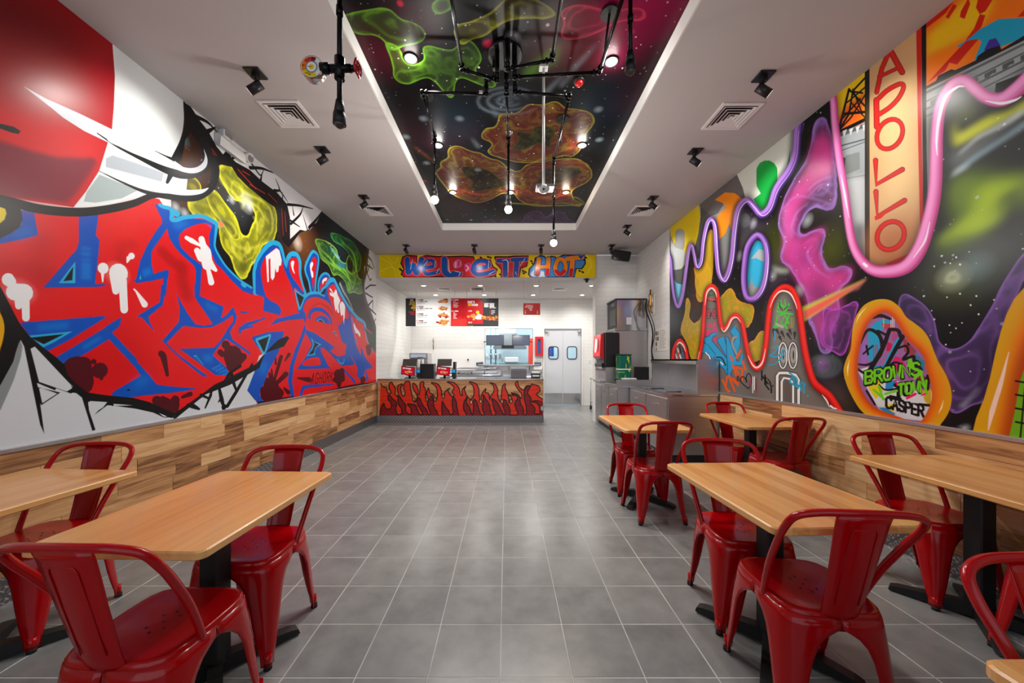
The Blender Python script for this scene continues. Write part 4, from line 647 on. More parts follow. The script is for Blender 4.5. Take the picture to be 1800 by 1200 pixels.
    c.fill([(1590,45),(1640,45),(1615,80)],B)
    for x,y in ((110,155),(120,165),(840,55),(860,60),(900,215),(1130,170),(1150,180),(1135,190),(1200,90),(1210,110),(1640,80),(1650,60),(1600,170),(1625,180),(940,200),(780,60)): c.rib([(x,y),(x+8,y+5)], 7, K)
    return c
def paint_flames():
    """counter front; u = x, v = z. The timber ground is added by the plank material: alpha is 0 there"""
    c = Canvas(-2.76, .82, .1, .96, 260, (0, 0, 0), 6)
    al = Canvas(-2.76, .82, .1, .96, 260, (0, 0, 0), 6)
    def T(P):
        x = 660+P[:,0]/6; y = 660+P[:,1]/6; return np.stack([(x-890)*7.69/630, 1.357-(y-631)*7.69/630], 1)
    c.frame(T); al.frame(T)
    UP=[(40,480),(55,80),(75,115),(115,130),(125,170),(140,185),(165,180),(150,140),(145,90),(170,68),(190,100),(212,140),(210,190),(235,220),(240,190),(235,120),(270,88),(290,95),(265,130),(280,200),(305,215),(312,170),(300,130),(312,70),(360,66),(370,120),(380,180),(400,240),(412,280),(430,260),(440,210),(400,140),(395,80),(430,100),(450,150),(450,200),(465,190),(470,140),(475,75),(510,68),(510,110),(530,150),(530,240),(550,270),(555,230),(540,190),(560,130),(575,180),(610,200),(640,255),(655,200),(640,120),(590,75),(660,90),(695,150),(700,210),(720,240),(735,170),(790,130),(765,160),(810,220),(830,200),(810,170),(830,130),(800,90),(755,66),(830,75),(880,130),(895,190),(915,210),(915,150),(955,112),(940,150),(965,210),(1000,250),(1020,240),(1040,190),(1030,110),(990,65),(1060,85),(1090,140),(1095,210),(1110,290),(1120,200),(1165,135),(1160,175),(1195,190),(1205,250),(1220,210),(1250,160),(1240,100),(1205,75),(1260,90),(1290,150),(1290,210),(1320,280),(1330,190),(1340,110),(1370,85),(1370,130),(1400,200),(1410,280),(1440,280),(1435,230),(1405,200),(1460,210),(1430,180),(1500,200),(1540,240),(1540,190),(1500,140),(1475,90),(1500,60),(1510,110),(1560,150),(1590,110),(1640,105),(1650,90),(1720,110),(1735,160),(1700,200),(1765,250),(1765,480)]
    al.fill(UP, (255,255,255)); c.fill([(-50,-50),(2000,-50),(2000,600),(-50,600)], (226,42,8))
    al.a[:]=np.clip(al.a,0,1)
    D=(134,8,20); K=(20,12,12)
    TONG=[[(40,480),(58,350),(90,290),(100,330),(140,355),(170,330),(165,290),(135,250),(140,200),(180,240),(225,290),(215,350),(235,410),(275,400),(275,350),(240,290),(245,210),(290,270),(320,310),(320,370),(360,410),(380,390),(370,340),(340,300),(420,310),(440,350),(470,410),(500,400),(450,310),(440,260),(460,230),(500,310),(540,360),(560,410),(580,400),(560,340),(550,290),(580,230),(600,210),(610,260),(620,330),(650,380),(660,415),(700,420),(700,350),(705,270),(740,330),(770,370),(790,410),(820,390),(810,300),(820,220),(850,270),(860,330),(885,420),(960,420),(930,350),(935,280),(970,220),(960,280),(990,330),(1020,410),(1030,400),(1035,330),(1040,250),(1070,280),(1090,350),(1115,410),(1150,410),(1125,340),(1140,270),(1135,200),(1160,240),(1200,300),(1210,350),(1235,420),(1270,400),(1250,350),(1240,300),(1230,240),(1290,290),(1320,350),(1350,405),(1370,400),(1340,300),(1355,250),(1390,290),(1420,360),(1420,410),(1500,410),(1480,340),(1470,290),(1500,230),(1440,185),(1510,200),(1530,290),(1560,350),(1565,410),(1590,410),(1590,330),(1570,240),(1570,160),(1600,120),(1640,105),(1605,180),(1640,240),(1640,290),(1680,340),(1680,395),(1730,400),(1730,330),(1700,290),(1650,275),(1700,265),(1765,300),(1765,480)]]
    for t in TONG: c.fill(t, D); c.rib(t, 6, K)
    for cv in (c,): cv.rib(UP[1:-1], 6, K)
    al.rib(UP[1:-1], 6, (255,255,255))
    for x,y in ((405,250),(545,250),(630,250),(1010,280),(1110,270),(1430,270),(1335,270),(715,215)):
        al.rib([(x,y-20),(x,y+6)], [4,13], (0,0,0)); al.rib([(x+14*math.cos(t_),y+22*math.sin(t_)) for t_ in np.linspace(-1.2,4.3,14)], 5, (255,255,255)); c.rib([(x+14*math.cos(t_),y+22*math.sin(t_)) for t_ in np.linspace(-1.2,4.3,14)], 5, K)
    return c, al
def food(c, u, v, w, h, rng):
    """a sandwich or tenders seen small on a menu board"""
    for _ in range(16):
        a = rng.uniform(0, 6.3); r = rng.uniform(0, .38); col = [(206,120,50),(170,60,30),(226,160,80),(150,40,20),(230,180,90)][rng.integers(5)]
        p = (u+w*r*math.cos(a), v+h*r*math.sin(a)); c.line([p, (p[0]+w*rng.uniform(-.2,.2), p[1]+h*.08)], h*.15, col, soft=.003)
    c.line([(u-w*.3, v+h*.12), (u, v+h*.24), (u+w*.3, v+h*.12)], h*.13, (216,140,66), soft=.004); c.line([(u-w*.25, v-h*.02), (u+w*.25, v-h*.02)], h*.07, (160,40,24)); c.line([(u-w*.12, v+h*.03), (u+w*.2, v+h*.03)], h*.04, (240,220,180))
def paint_menu():
    """menu boards; u in metres from the left end, v up. 2.40 x .72"""
    c = Canvas(0, 2.40, 0, .72, 420, (236, 236, 236), 8); rng = np.random.default_rng(4)
    R=(196,26,34); c.fill([(0,0),(.26,0),(.26,.72),(0,.72)], (44,44,48)); c.fill([(1.17,0),(1.98,0),(1.98,.72),(1.17,.72)], R); c.fill([(1.17,0),(1.58,0),(1.58,.2),(1.17,.2)], (226,60,56), soft=.05); c.fill([(1.6,0),(2.4,0),(2.4,.72),(1.6,.72)], (52,52,56)); c.fill([(1.58,.06),(2.0,.06),(2.0,.62),(1.9,.72),(1.58,.72)], (200,34,40))
    c.text('MENU', .12, .665, .025, (220,220,220), r=.003)
    for i,t in enumerate(('NO SPICE','LITE MILD','MILD','MEDIUM','HOT')): c.text(t, .245-len(t)*.017, .61-i*.05, .028, (230,190,40) if i<4 else (220,120,30), wr=.42, gap=.2, r=.0035)
    c.text('EXTRA HOT', .09, .35, .028, (190,30,40), wr=.42, gap=.18, r=.0035); c.text('REAPER', .13, .3, .028, (190,30,40), wr=.42, gap=.2, r=.0035)
    for i,(t,n) in enumerate((("#1 2 TENDERS",3),("#2 1 TENDER & 1 SLIDER",4),("#3 2 SLIDERS",4),("#4 1 SLIDER",4))):
        y=.68-i*.18; c.fill([(.27,y-.012),(.38,y-.012),(.38,y+.012),(.27,y+.012)], R); c.fill([(.38,y-.012),(.46,y-.012),(.46,y+.012),(.38,y+.012)], (40,40,44)); c.text('COMBO', .275, y-.008, .016, WHT, wr=.5, gap=.3, r=.002)
        c.text(t+' W/ FRIES', .3, y-.055, .024, (40,40,40), wr=.4, gap=.2, r=.0028); c.text('SERVED WITH SAUCE & PICKLES', .3, y-.09, .012, (120,120,120), wr=.45, gap=.25, r=.0015)
        food(c, .98, y-.05, .32, .15, rng)
    for k,y in enumerate((.68,.39)):
        c.fill([(1.18,y-.014),(1.36,y-.014),(1.36,y+.014),(1.18,y+.014)], WHT); c.text('SIDES' if k==0 else 'DRINKS', 1.19, y-.009, .018, R, wr=.5, gap=.3, r=.0025)
        for j in range(5 if k==0 else 5): c.text(('FRIES','MAC & CHEESE','KALE SLAW','CHEESE FRIES','TOP LOADED')[j] if k==0 else ('SODA','LEMONADE','SHAKES','WATER','SLUSHERS')[j], 1.23, y-.055-j*.034, .017, (240,220,220), wr=.45, gap=.25, r=.0024); c.text('$3.49', 1.46, y-.055-j*.034, .015, (150,16,24), wr=.5, gap=.3, r=.002)
    c.text("DAVE'S", 1.61, .6, .05, (240,236,236), wr=.42, gap=.16, r=.008); c.text("HOT", 1.62, .53, .05, (236,190,40), wr=.4, gap=.16, r=.008); c.text("CHICKEN", 1.71, .53, .045, (240,236,236), wr=.36, gap=.14, r=.006)
    c.text('LOADED', 1.62, .385, .02, WHT, r=.003); c.dot((1.86,.36), .045, (240,200,30)); food(c, 1.75, .23, .36, .17, rng); c.fill([(1.8,.2),(1.95,.18),(1.98,.27),(1.88,.32)], (236,226,220), smooth=True); c.text('TRY IT', 1.62, .08, .03, WHT, wr=.4, gap=.2, r=.004); c.line([(1.62,.02),(1.74,.02)], .014, (90,120,30))
    c.text('HOT BOX', 2.04, .5, .09, (240,240,240), wr=.3, gap=.14, r=.011); c.text('FRIES & TENDERS', 2.17, .465, .02, (220,220,220), wr=.4, gap=.2, r=.003)
    for j in range(3): c.dot((2.18,.4-j*.04), .012, R); c.text(('2 TENDERS','3 SLIDERS','FAMILY')[j], 2.21, .392-j*.04, .018, WHT, wr=.45, gap=.2, r=.0024)
    for _ in range(70): x=rng.uniform(1.98,2.38); y=.24-.32*(x-1.98)*rng.uniform(.2,1)+rng.uniform(-.05,.03)+ (x-1.98)*.1; c.line([(x,y),(x+rng.uniform(-.04,.04),y+rng.uniform(-.015,.015))], .011, [(220,140,50),(196,90,34),(160,40,26),(236,170,70)][rng.integers(4)])
    return c
# ------------------------------------------------------------------ materials
def lin(c): return tuple(float(v) for v in s2l(c))+(1.0,)
def mat(name, col, rough=.5, metal=0.0, noise=0.0, scale=20, bump=0.0, emit=None, coat=0.0, spec=None, stretch=(1, 1, 1)):
    m = bpy.data.materials.new(name); m.use_nodes = True; nt = m.node_tree; b = nt.nodes['Principled BSDF']
    b.inputs['Base Color'].default_value = lin(col); b.inputs['Roughness'].default_value = rough; b.inputs['Metallic'].default_value = metal
    if coat: b.inputs['Coat Weight'].default_value = coat; b.inputs['Coat Roughness'].default_value = .08
    if spec is not None: b.inputs['Specular IOR Level'].default_value = spec
    if emit: b.inputs['Emission Color'].default_value = lin(emit[0]); b.inputs['Emission Strength'].default_value = emit[1]
    if noise or bump:
        tc = nt.nodes.new('ShaderNodeTexCoord'); mp = nt.nodes.new('ShaderNodeMapping'); mp.inputs['Scale'].default_value = stretch
        n = nt.nodes.new('ShaderNodeTexNoise'); n.inputs['Scale'].default_value = scale; n.inputs['Detail'].default_value = 5
        nt.links.new(tc.outputs['Object'], mp.inputs[0]); nt.links.new(mp.outputs[0], n.inputs['Vector'])
        if noise:
            mx = nt.nodes.new('ShaderNodeMix'); mx.data_type = 'RGBA'; c = lin(col)
            mx.inputs['A'].default_value = tuple(v*(1-noise) for v in c[:3])+(1,); mx.inputs['B'].default_value = tuple(min(v*(1+noise), 1) for v in c[:3])+(1,)
            nt.links.new(n.outputs['Fac'], mx.inputs['Factor']); nt.links.new(mx.outputs['Result'], b.inputs['Base Color'])
        if bump:
            bp = nt.nodes.new('ShaderNodeBump'); bp.inputs['Strength'].default_value = bump; bp.inputs['Distance'].default_value = .004
            nt.links.new(n.outputs['Fac'], bp.inputs['Height']); nt.links.new(bp.outputs[0], b.inputs['Normal'])
    return m
def N(nt, t, **k):
    n = nt.nodes.new(t)
    for a, v in k.items(): setattr(n, a, v)
    return n
def image_of(name, c, alpha=None):
    a = np.clip(c.a, 0, 1); a = np.where(a <= .0031308, a*12.92, 1.055*np.maximum(a, 1e-6)**(1/2.4)-.055)
    px = np.ones((c.h, c.w, 4), np.float32); px[..., :3] = a
    if alpha is not None: px[..., 3] = np.clip(alpha.a[..., 0], 0, 1)
    im = bpy.data.images.new(name, c.w, c.h, alpha=alpha is not None); im.alpha_mode = 'CHANNEL_PACKED'
    im.pixels.foreach_set(px[::-1].ravel()); im.update()
    return im
def mural_mat(name, c, rough=.32, coat=0.0, spec=.25):
    m = mat(name, (200, 200, 200), rough, coat=coat, spec=spec); nt = m.node_tree; b = nt.nodes['Principled BSDF']
    t = N(nt, 'ShaderNodeTexImage'); t.image = image_of(name, c); t.extension = 'EXTEND'
    nt.links.new(t.outputs[0], b.inputs['Base Color'])
    n = N(nt, 'ShaderNodeTexNoise'); n.inputs['Scale'].default_value = 90; bp = N(nt, 'ShaderNodeBump'); bp.inputs['Strength'].default_value = .05; bp.inputs['Distance'].default_value = .003
    g = N(nt, 'ShaderNodeNewGeometry'); nt.links.new(g.outputs['Position'], n.inputs['Vector']); nt.links.new(n.outputs['Fac'], bp.inputs['Height']); nt.links.new(bp.outputs[0], b.inputs['Normal'])
    return m
def wood_nodes(nt, palette, along, rough=.45, bands=None):
    """grain along one axis, tone by object; bands = stave width across"""
    b = nt.nodes['Principled BSDF']; tc = N(nt, 'ShaderNodeTexCoord'); oi = N(nt, 'ShaderNodeObjectInfo')
    add = N(nt, 'ShaderNodeVectorMath', operation='ADD'); sc = N(nt, 'ShaderNodeVectorMath', operation='SCALE'); cmb = N(nt, 'ShaderNodeCombineXYZ')
    for i in range(3): nt.links.new(oi.outputs['Random'], cmb.inputs[i])
    nt.links.new(cmb.outputs[0], sc.inputs[0]); sc.inputs['Scale'].default_value = 37.0
    nt.links.new(tc.outputs['Object'], add.inputs[0]); nt.links.new(sc.outputs[0], add.inputs[1])
    mp = N(nt, 'ShaderNodeMapping'); s = [22, 22, 22]; s[along] = 1.6; mp.inputs['Scale'].default_value = s; nt.links.new(add.outputs[0], mp.inputs[0])
    n = N(nt, 'ShaderNodeTexNoise'); n.inputs['Scale'].default_value = 1.6; n.inputs['Detail'].default_value = 7; n.inputs['Distortion'].default_value = .8; nt.links.new(mp.outputs[0], n.inputs['Vector'])
    r = N(nt, 'ShaderNodeValToRGB'); r.color_ramp.interpolation = 'LINEAR'
    while len(r.color_ramp.elements) < len(palette): r.color_ramp.elements.new(.5)
    for e, (p, c) in zip(r.color_ramp.elements, palette): e.position = p; e.color = lin(c)
    if bands:
        sp = N(nt, 'ShaderNodeSeparateXYZ'); nt.links.new(add.outputs[0], sp.inputs[0]); ax = [sp.outputs[0], sp.outputs[1]][1-along if along < 2 else 0]
        dv = N(nt, 'ShaderNodeMath', operation='DIVIDE'); nt.links.new(ax, dv.inputs[0]); dv.inputs[1].default_value = bands
        fl = N(nt, 'ShaderNodeMath', operation='FLOOR'); nt.links.new(dv.outputs[0], fl.inputs[0]); wn = N(nt, 'ShaderNodeTexWhiteNoise', noise_dimensions='1D'); nt.links.new(fl.outputs[0], wn.inputs['W']); rnd = wn.outputs['Value']
    else:
        rnd = oi.outputs['Random']
    m1 = N(nt, 'ShaderNodeMath', operation='MULTIPLY_ADD'); nt.links.new(rnd, m1.inputs[0]); m1.inputs[1].default_value = .55; m1.inputs[2].default_value = -.28
    m2 = N(nt, 'ShaderNodeMath', operation='ADD'); nt.links.new(n.outputs['Fac'], m2.inputs[0]); nt.links.new(m1.outputs[0], m2.inputs[1])
    nt.links.new(m2.outputs[0], r.inputs[0]); nt.links.new(r.outputs[0], b.inputs['Base Color']); b.inputs['Roughness'].default_value = rough
    bp = N(nt, 'ShaderNodeBump'); bp.inputs['Strength'].default_value = .12; bp.inputs['Distance'].default_value = .002; nt.links.new(n.outputs['Fac'], bp.inputs['Height']); nt.links.new(bp.outputs[0], b.inputs['Normal'])
    return r.outputs[0]
def brick_bump(m, sx, sy, axes, dist=.003, dark=.8):
    """fine wall tiling: joints in relief; axes = which coordinates run along the wall and up"""
    nt = m.node_tree; b = nt.nodes['Principled BSDF']; g = N(nt, 'ShaderNodeNewGeometry'); sp = N(nt, 'ShaderNodeSeparateXYZ'); cm = N(nt, 'ShaderNodeCombineXYZ')
    nt.links.new(g.outputs['Position'], sp.inputs[0]); nt.links.new(sp.outputs[axes[0]], cm.inputs[0]); nt.links.new(sp.outputs[axes[1]], cm.inputs[1])
    t = N(nt, 'ShaderNodeTexBrick'); t.inputs['Scale'].default_value = 1; t.inputs['Brick Width'].default_value = sx; t.inputs['Row Height'].default_value = sy; t.inputs['Mortar Size'].default_value = .0025; t.inputs['Mortar Smooth'].default_value = .3
    c = b.inputs['Base Color'].default_value[:]; t.inputs['Color1'].default_value = c; t.inputs['Color2'].default_value = tuple(v*.97 for v in c[:3])+(1,); t.inputs['Mortar'].default_value = tuple(v*dark for v in c[:3])+(1,)
    nt.links.new(cm.outputs[0], t.inputs['Vector']); nt.links.new(t.outputs['Color'], b.inputs['Base Color'])
    bp = N(nt, 'ShaderNodeBump', invert=True); bp.inputs['Strength'].default_value = .6; bp.inputs['Distance'].default_value = dist; nt.links.new(t.outputs['Fac'], bp.inputs['Height']); nt.links.new(bp.outputs[0], b.inputs['Normal'])
M = {}
M['white'] = mat('white_plaster', (196, 192, 190), .7, noise=.03, scale=3)
M['ceil'] = mat('ceiling_plaster', (188, 182, 180), .8, noise=.02, scale=2)
M['trimw'] = mat('white_trim', (226, 224, 220), .5)
M['steel'] = mat('brushed_steel', (196, 192, 192), .38, 1, noise=.12, scale=3, stretch=(1, 1, 18), bump=.05)
M['steel2'] = mat('polished_steel', (205, 205, 208), .16, 1, noise=.06, scale=4)
M['black'] = mat('black_powder_coat', (18, 18, 19), .4)
M['iron'] = mat('black_cast_iron', (14, 14, 15), .5, noise=.3, scale=40, bump=.15)
M['pipe'] = mat('black_steel_pipe', (20, 20, 22), .25, .7)
M['red'] = mat('red_enamel', (162, 0, 7), .22, coat=.3, spec=.25)
M['rubber'] = mat('black_rubber', (16, 16, 16), .8)
M['plasticw'] = mat('white_plastic', (226, 226, 224), .4)
M['plastick'] = mat('black_plastic', (22, 22, 24), .35)
M['grey'] = mat('grey_plastic', (120, 122, 126), .45)
M['brass'] = mat('brass', (196, 150, 80), .3, 1)
M['grout'] = mat('light_grout', (178, 178, 173), .8, noise=.5, scale=3)
M['glass'] = mat('clear_glass', (240, 246, 250), .05); M['glass'].node_tree.nodes['Principled BSDF'].inputs['Transmission Weight'].default_value = 1
M['bulb'] = mat('lit_bulb', (255, 250, 240), .3, emit=((255, 248, 236), 22)); M['lens'] = mat('lit_lens', (255, 252, 246), .3, emit=((255, 250, 240), 14))
M['softlens'] = mat('spot_lens', (230, 230, 226), .3, emit=((255, 250, 240), 1.0)); M['warmlens'] = mat('warm_lit_lens', (255, 200, 140), .3, emit=((255, 176, 96), 10)); M['dimlens'] = mat('clear_lens', (210, 212, 214), .15)
M['orangewood'] = None
mt = mat('reclaimed_plank', (170, 120, 76), .45); wood_nodes(mt.node_tree, [(0.02, (78, 46, 26)), (.22, (136, 90, 54)), (.42, (184, 134, 86)), (.62, (206, 160, 110)), (.88, (222, 186, 140))], 1); M['plankY'] = mt
mt = mat('tabletop_maple', (200, 140, 80), .3, coat=.25); wood_nodes(mt.node_tree, [(0.0, (190, 122, 62)), (.35, (212, 150, 84)), (.6, (220, 162, 96)), (1.0, (228, 176, 112))], 1, .32, bands=.066); M['maple'] = mt
# floor tile: mottled grey porcelain, tone by tile
mt = mat('grey_floor_tile', (126, 126, 126), .3); nt = mt.node_tree; b = nt.nodes['Principled BSDF']
g = N(nt, 'ShaderNodeNewGeometry'); oi = N(nt, 'ShaderNodeObjectInfo'); n1 = N(nt, 'ShaderNodeTexNoise'); n1.inputs['Scale'].default_value = 6.37; n1.inputs['Detail'].default_value = 8; n1.inputs['Roughness'].default_value = .58
nt.links.new(g.outputs['Position'], n1.inputs['Vector']); ad = N(nt, 'ShaderNodeMath', operation='ADD'); fr_ = N(nt, 'ShaderNodeMath', operation='FRACT'); nt.links.new(g.outputs['Random Per Island'], ad.inputs[0]); nt.links.new(oi.outputs['Random'], ad.inputs[1]); nt.links.new(ad.outputs[0], fr_.inputs[0])
ma = N(nt, 'ShaderNodeMath', operation='MULTIPLY_ADD'); nt.links.new(fr_.outputs[0], ma.inputs[0]); ma.inputs[1].default_value = .2; nt.links.new(n1.outputs['Fac'], ma.inputs[2])
r = N(nt, 'ShaderNodeValToRGB'); r.color_ramp.elements[0].position = .15; r.color_ramp.elements[0].color = lin((96, 96, 97)); r.color_ramp.elements[1].position = 1.0; r.color_ramp.elements[1].color = lin((146, 146, 144))
nt.links.new(ma.outputs[0], r.inputs[0]); nt.links.new(r.outputs[0], b.inputs['Base Color'])
rr = N(nt, 'ShaderNodeMapRange'); nt.links.new(n1.outputs['Fac'], rr.inputs['Value']); rr.inputs['From Min'].default_value = .3; rr.inputs['From Max'].default_value = .7; rr.inputs['To Min'].default_value = .22; rr.inputs['To Max'].default_value = .42; b.inputs['Roughness'].default_value = .28
bp = N(nt, 'ShaderNodeBump'); bp.inputs['Strength'].default_value = .25; bp.inputs['Distance'].default_value = .002; nt.links.new(n1.outputs['Fac'], bp.inputs['Height']); nt.links.new(bp.outputs[0], b.inputs['Normal']); M['tile'] = mt
# diamond plate: two families of raised lozenges
def plate_mat(name, ax):
    m = mat(name, (150, 150, 152), .28, .9); nt = m.node_tree; b = nt.nodes['Principled BSDF']; g = N(nt, 'ShaderNodeNewGeometry'); sp = N(nt, 'ShaderNodeSeparateXYZ'); nt.links.new(g.outputs['Position'], sp.inputs[0])
    def mth(op, a, b_=None, c_=None):
        x = N(nt, 'ShaderNodeMath', operation=op)
        for i, v in enumerate((a, b_, c_)):
            if v is None: continue
            if isinstance(v, (int, float)): x.inputs[i].default_value = v
            else: nt.links.new(v, x.inputs[i])
        return x.outputs[0]
    U = mth('MULTIPLY', sp.outputs[ax], 30.0); Vv = mth('MULTIPLY', sp.outputs[2], 30.0)
    a1 = mth('ADD', U, Vv); a2 = mth('SUBTRACT', U, Vv)
    s1 = mth('POWER', mth('ABSOLUTE', mth('SINE', mth('MULTIPLY', a1, 3.1416))), 6.0); s2 = mth('ABSOLUTE', mth('SINE', mth('MULTIPLY', a2, 1.5708)))
    s3 = mth('POWER', mth('ABSOLUTE', mth('COSINE', mth('MULTIPLY', a2, 3.1416))), 6.0); s4 = mth('ABSOLUTE', mth('COSINE', mth('MULTIPLY', a1, 1.5708)))
    h = mth('MAXIMUM', mth('MULTIPLY', s1, mth('GREATER_THAN', s2, .75)), mth('MULTIPLY', s3, mth('GREATER_THAN', s4, .75)))
    bp = N(nt, 'ShaderNodeBump'); bp.inputs['Strength'].default_value = .8; bp.inputs['Distance'].default_value = .003; nt.links.new(h, bp.inputs['Height']); nt.links.new(bp.outputs[0], b.inputs['Normal'])
    mx = N(nt, 'ShaderNodeMix', data_type='RGBA'); mx.inputs['A'].default_value = lin((120, 120, 122)); mx.inputs['B'].default_value = lin((196, 196, 198)); nt.links.new(h, mx.inputs['Factor']); nt.links.new(mx.outputs['Result'], b.inputs['Base Color'])
    return m
M['plateY'] = plate_mat('diamond_plate_side', 1); M['plateX'] = plate_mat('diamond_plate_front', 0)
# ------------------------------------------------------------------ geometry
class G:
    """collects shapes for one mesh"""
    def __init__(s): s.bm = bmesh.new()
    def box(s, x0, x1, y0, y1, z0, z1, bevel=0, seg=1):
        r = bmesh.ops.create_cube(s.bm, size=1); v = r['verts']
        for w in v: w.co = Vector(((x0+x1)/2+w.co.x*(x1-x0), (y0+y1)/2+w.co.y*(y1-y0), (z0+z1)/2+w.co.z*(z1-z0)))
        if bevel:
            e = list({e for w in v for e in w.link_edges}); bmesh.ops.bevel(s.bm, geom=e, offset=bevel, segments=seg, affect='EDGES', profile=.5)
        return s
    def tube(s, pts, r, n=10, cap=True, smooth=False):
        P = [Vector(p) for p in (catmull(pts, False, 5) if smooth else pts)]; k = len(P)
        R = r if isinstance(r, (list, tuple)) else [r]*k
        if len(R) != k: R = list(np.interp(np.linspace(0, 1, k), np.linspace(0, 1, len(R)), R))
        rings = []; up = None
        for i, p in enumerate(P):
            t = (P[min(i+1, k-1)]-P[max(i-1, 0)]).normalized()
            if up is None: up = t.orthogonal().normalized()
            up = (up-t*up.dot(t)).normalized(); b = t.cross(up)
            rings.append([s.bm.verts.new(p+(up*math.cos(2*math.pi*j/n)+b*math.sin(2*math.pi*j/n))*R[i]) for j in range(n)])
        for a, b in zip(rings, rings[1:]):
            for j in range(n): f = s.bm.faces.new((a[j], a[(j+1) % n], b[(j+1) % n], b[j])); f.smooth = True
        if cap:
            s.bm.faces.new(rings[0][::-1]); s.bm.faces.new(rings[-1])
        return s
    def cyl(s, a, b, r, r2=None, n=20): return s.tube([a, b], [r, r if r2 is None else r2], n)
    def ball(s, c, r, sz=1.0, n=14):
        q = bmesh.ops.create_uvsphere(s.bm, u_segments=n, v_segments=max(6, n//2+2), radius=r)
        for v in q['verts']: v.co = Vector((v.co.x, v.co.y, v.co.z*sz))+Vector(c)
        for v in q['verts']:
            for f in v.link_faces: f.smooth = True
        return s
    def prism(s, poly, axis, a, b):
        """extrude a polygon: axis 0: poly=(y,z), 1: (x,z), 2: (x,y)"""
        def P(p, t): return {0: (t, p[0], p[1]), 1: (p[0], t, p[1]), 2: (p[0], p[1], t)}[axis]
        A = [s.bm.verts.new(P(p, a)) for p in poly]; Bv = [s.bm.verts.new(P(p, b)) for p in poly]; n = len(poly)
        s.bm.faces.new(A[::-1]); s.bm.faces.new(Bv)
        for i in range(n): s.bm.faces.new((A[i], A[(i+1) % n], Bv[(i+1) % n], Bv[i]))
        return s
    def ring(s, x0, x1, y0, y1, z0, z1, w):
        s.box(x0, x1, y0, y0+w, z0, z1); s.box(x0, x1, y1-w, y1, z0, z1); s.box(x0, x0+w, y0+w, y1-w, z0, z1); s.box(x1-w, x1, y0+w, y1-w, z0, z1); return s
    def xf(s, m): bmesh.ops.transform(s.bm, matrix=m, verts=s.bm.verts); return s
    def make(s, name, m, parent=None, loc=None):
        bmesh.ops.recalc_face_normals(s.bm, faces=s.bm.faces)
        me = bpy.data.meshes.new(name); s.bm.to_mesh(me); s.bm.free()
        if m is not None: me.materials.append(m)
        o = bpy.data.objects.new(name, me); SC.collection.objects.link(o)
        if loc: o.location = loc
        if parent: o.parent = parent
        return o
def tag(o, label=None, cat=None, group=None, kind=None):
    for k, v in (('label', label), ('category', cat), ('group', group), ('kind', kind)):
        if v: o[k] = v
    return o
def thing(name, loc, label, cat, group=None, rz=0):
    o = bpy.data.objects.new(name, None); SC.collection.objects.link(o); o.location = loc; o.rotation_euler = (0, 0, rz); o.empty_display_size = .1
    return tag(o, label, cat, group)
def dup(root, loc, rz, label, group=None):
    r = root.copy(); SC.collection.objects.link(r); r.location = loc; r.rotation_euler = (0, 0, rz); tag(r, label, None, group)
    def kids(a, b):
        for ch in list(a.children):
            c = ch.copy(); SC.collection.objects.link(c); c.parent = b; kids(ch, c)
    kids(root, r); return r
def quad(name, P, uv, m, parent=None):
    me = bpy.data.meshes.new(name); me.from_pydata([tuple(p) for p in P], [], [(0, 1, 2, 3)]); l = me.uv_layers.new(name='UVMap')
    for i, t in enumerate(uv): l.data[i].uv = t
    me.materials.append(m); o = bpy.data.objects.new(name, me); SC.collection.objects.link(o)
    if parent: o.parent = parent
    return o
# ------------------------------------------------------------------ room shell
Y0, YD, YK, YR = -1.5, 7.69, 10.5, 14.0; WX = 2.8; HC, HR, HK = 3.593, 3.713, 3.105
st = lambda o: tag(o, kind='structure')
M['ktileX'] = mat('white_wall_tile_side', (222, 221, 218), .2); brick_bump(M['ktileX'], .3, .1, (1, 2)); M['ktileY'] = mat('white_wall_tile_back', (222, 221, 218), .2); brick_bump(M['ktileY'], .3, .1, (0, 2))
floor = st(G().box(-WX-.15, WX+.15, Y0-.1, YR, -.12, -.0011).make('floor', M['grout']))
TS = .309; tiles = []
i0 = math.floor((-WX+.026)/TS); j0 = math.floor((Y0-1.837)/TS)
for i in range(i0, i0+20):
    for j in range(j0, j0+52):
        x0, y0 = -.026+i*TS, 1.837+j*TS
        a, b, c, d = max(x0, -WX), min(x0+TS, WX), max(y0, Y0), min(y0+TS, YR)
        if b-a < .03 or d-c < .03: continue
        cx, cy = (a+b)/2, (c+d)/2; px, py = 890+cx*630/max(cy, .1), 631+1.357*630/max(cy, .1)
        tiles.append((0 if (cy > .5 and -40 < px < 1840 and py < 1260) else 1, cy, a, b, c, d))
tiles.sort(); gap = .0023
shared = {}
def tile_mesh(w, h, g_=None, cx=0, cy=0):
    g_ = g_ or G(); v = []; e = .0015
    for z, q in ((-.01, 0), (-.0012, 0), (0, e)):
        v.append([g_.bm.verts.new((cx+sx*(w/2-gap-q), cy+sy*(h/2-gap-q), z)) for sx, sy in ((-1, -1), (1, -1), (1, 1), (-1, 1))])
    for A, Bq in zip(v, v[1:]):
        for k_ in range(4): g_.bm.faces.new((A[k_], A[(k_+1) % 4], Bq[(k_+1) % 4], Bq[k_]))
    g_.bm.faces.new(v[2]); return g_
rest = G(); nt_ = 0
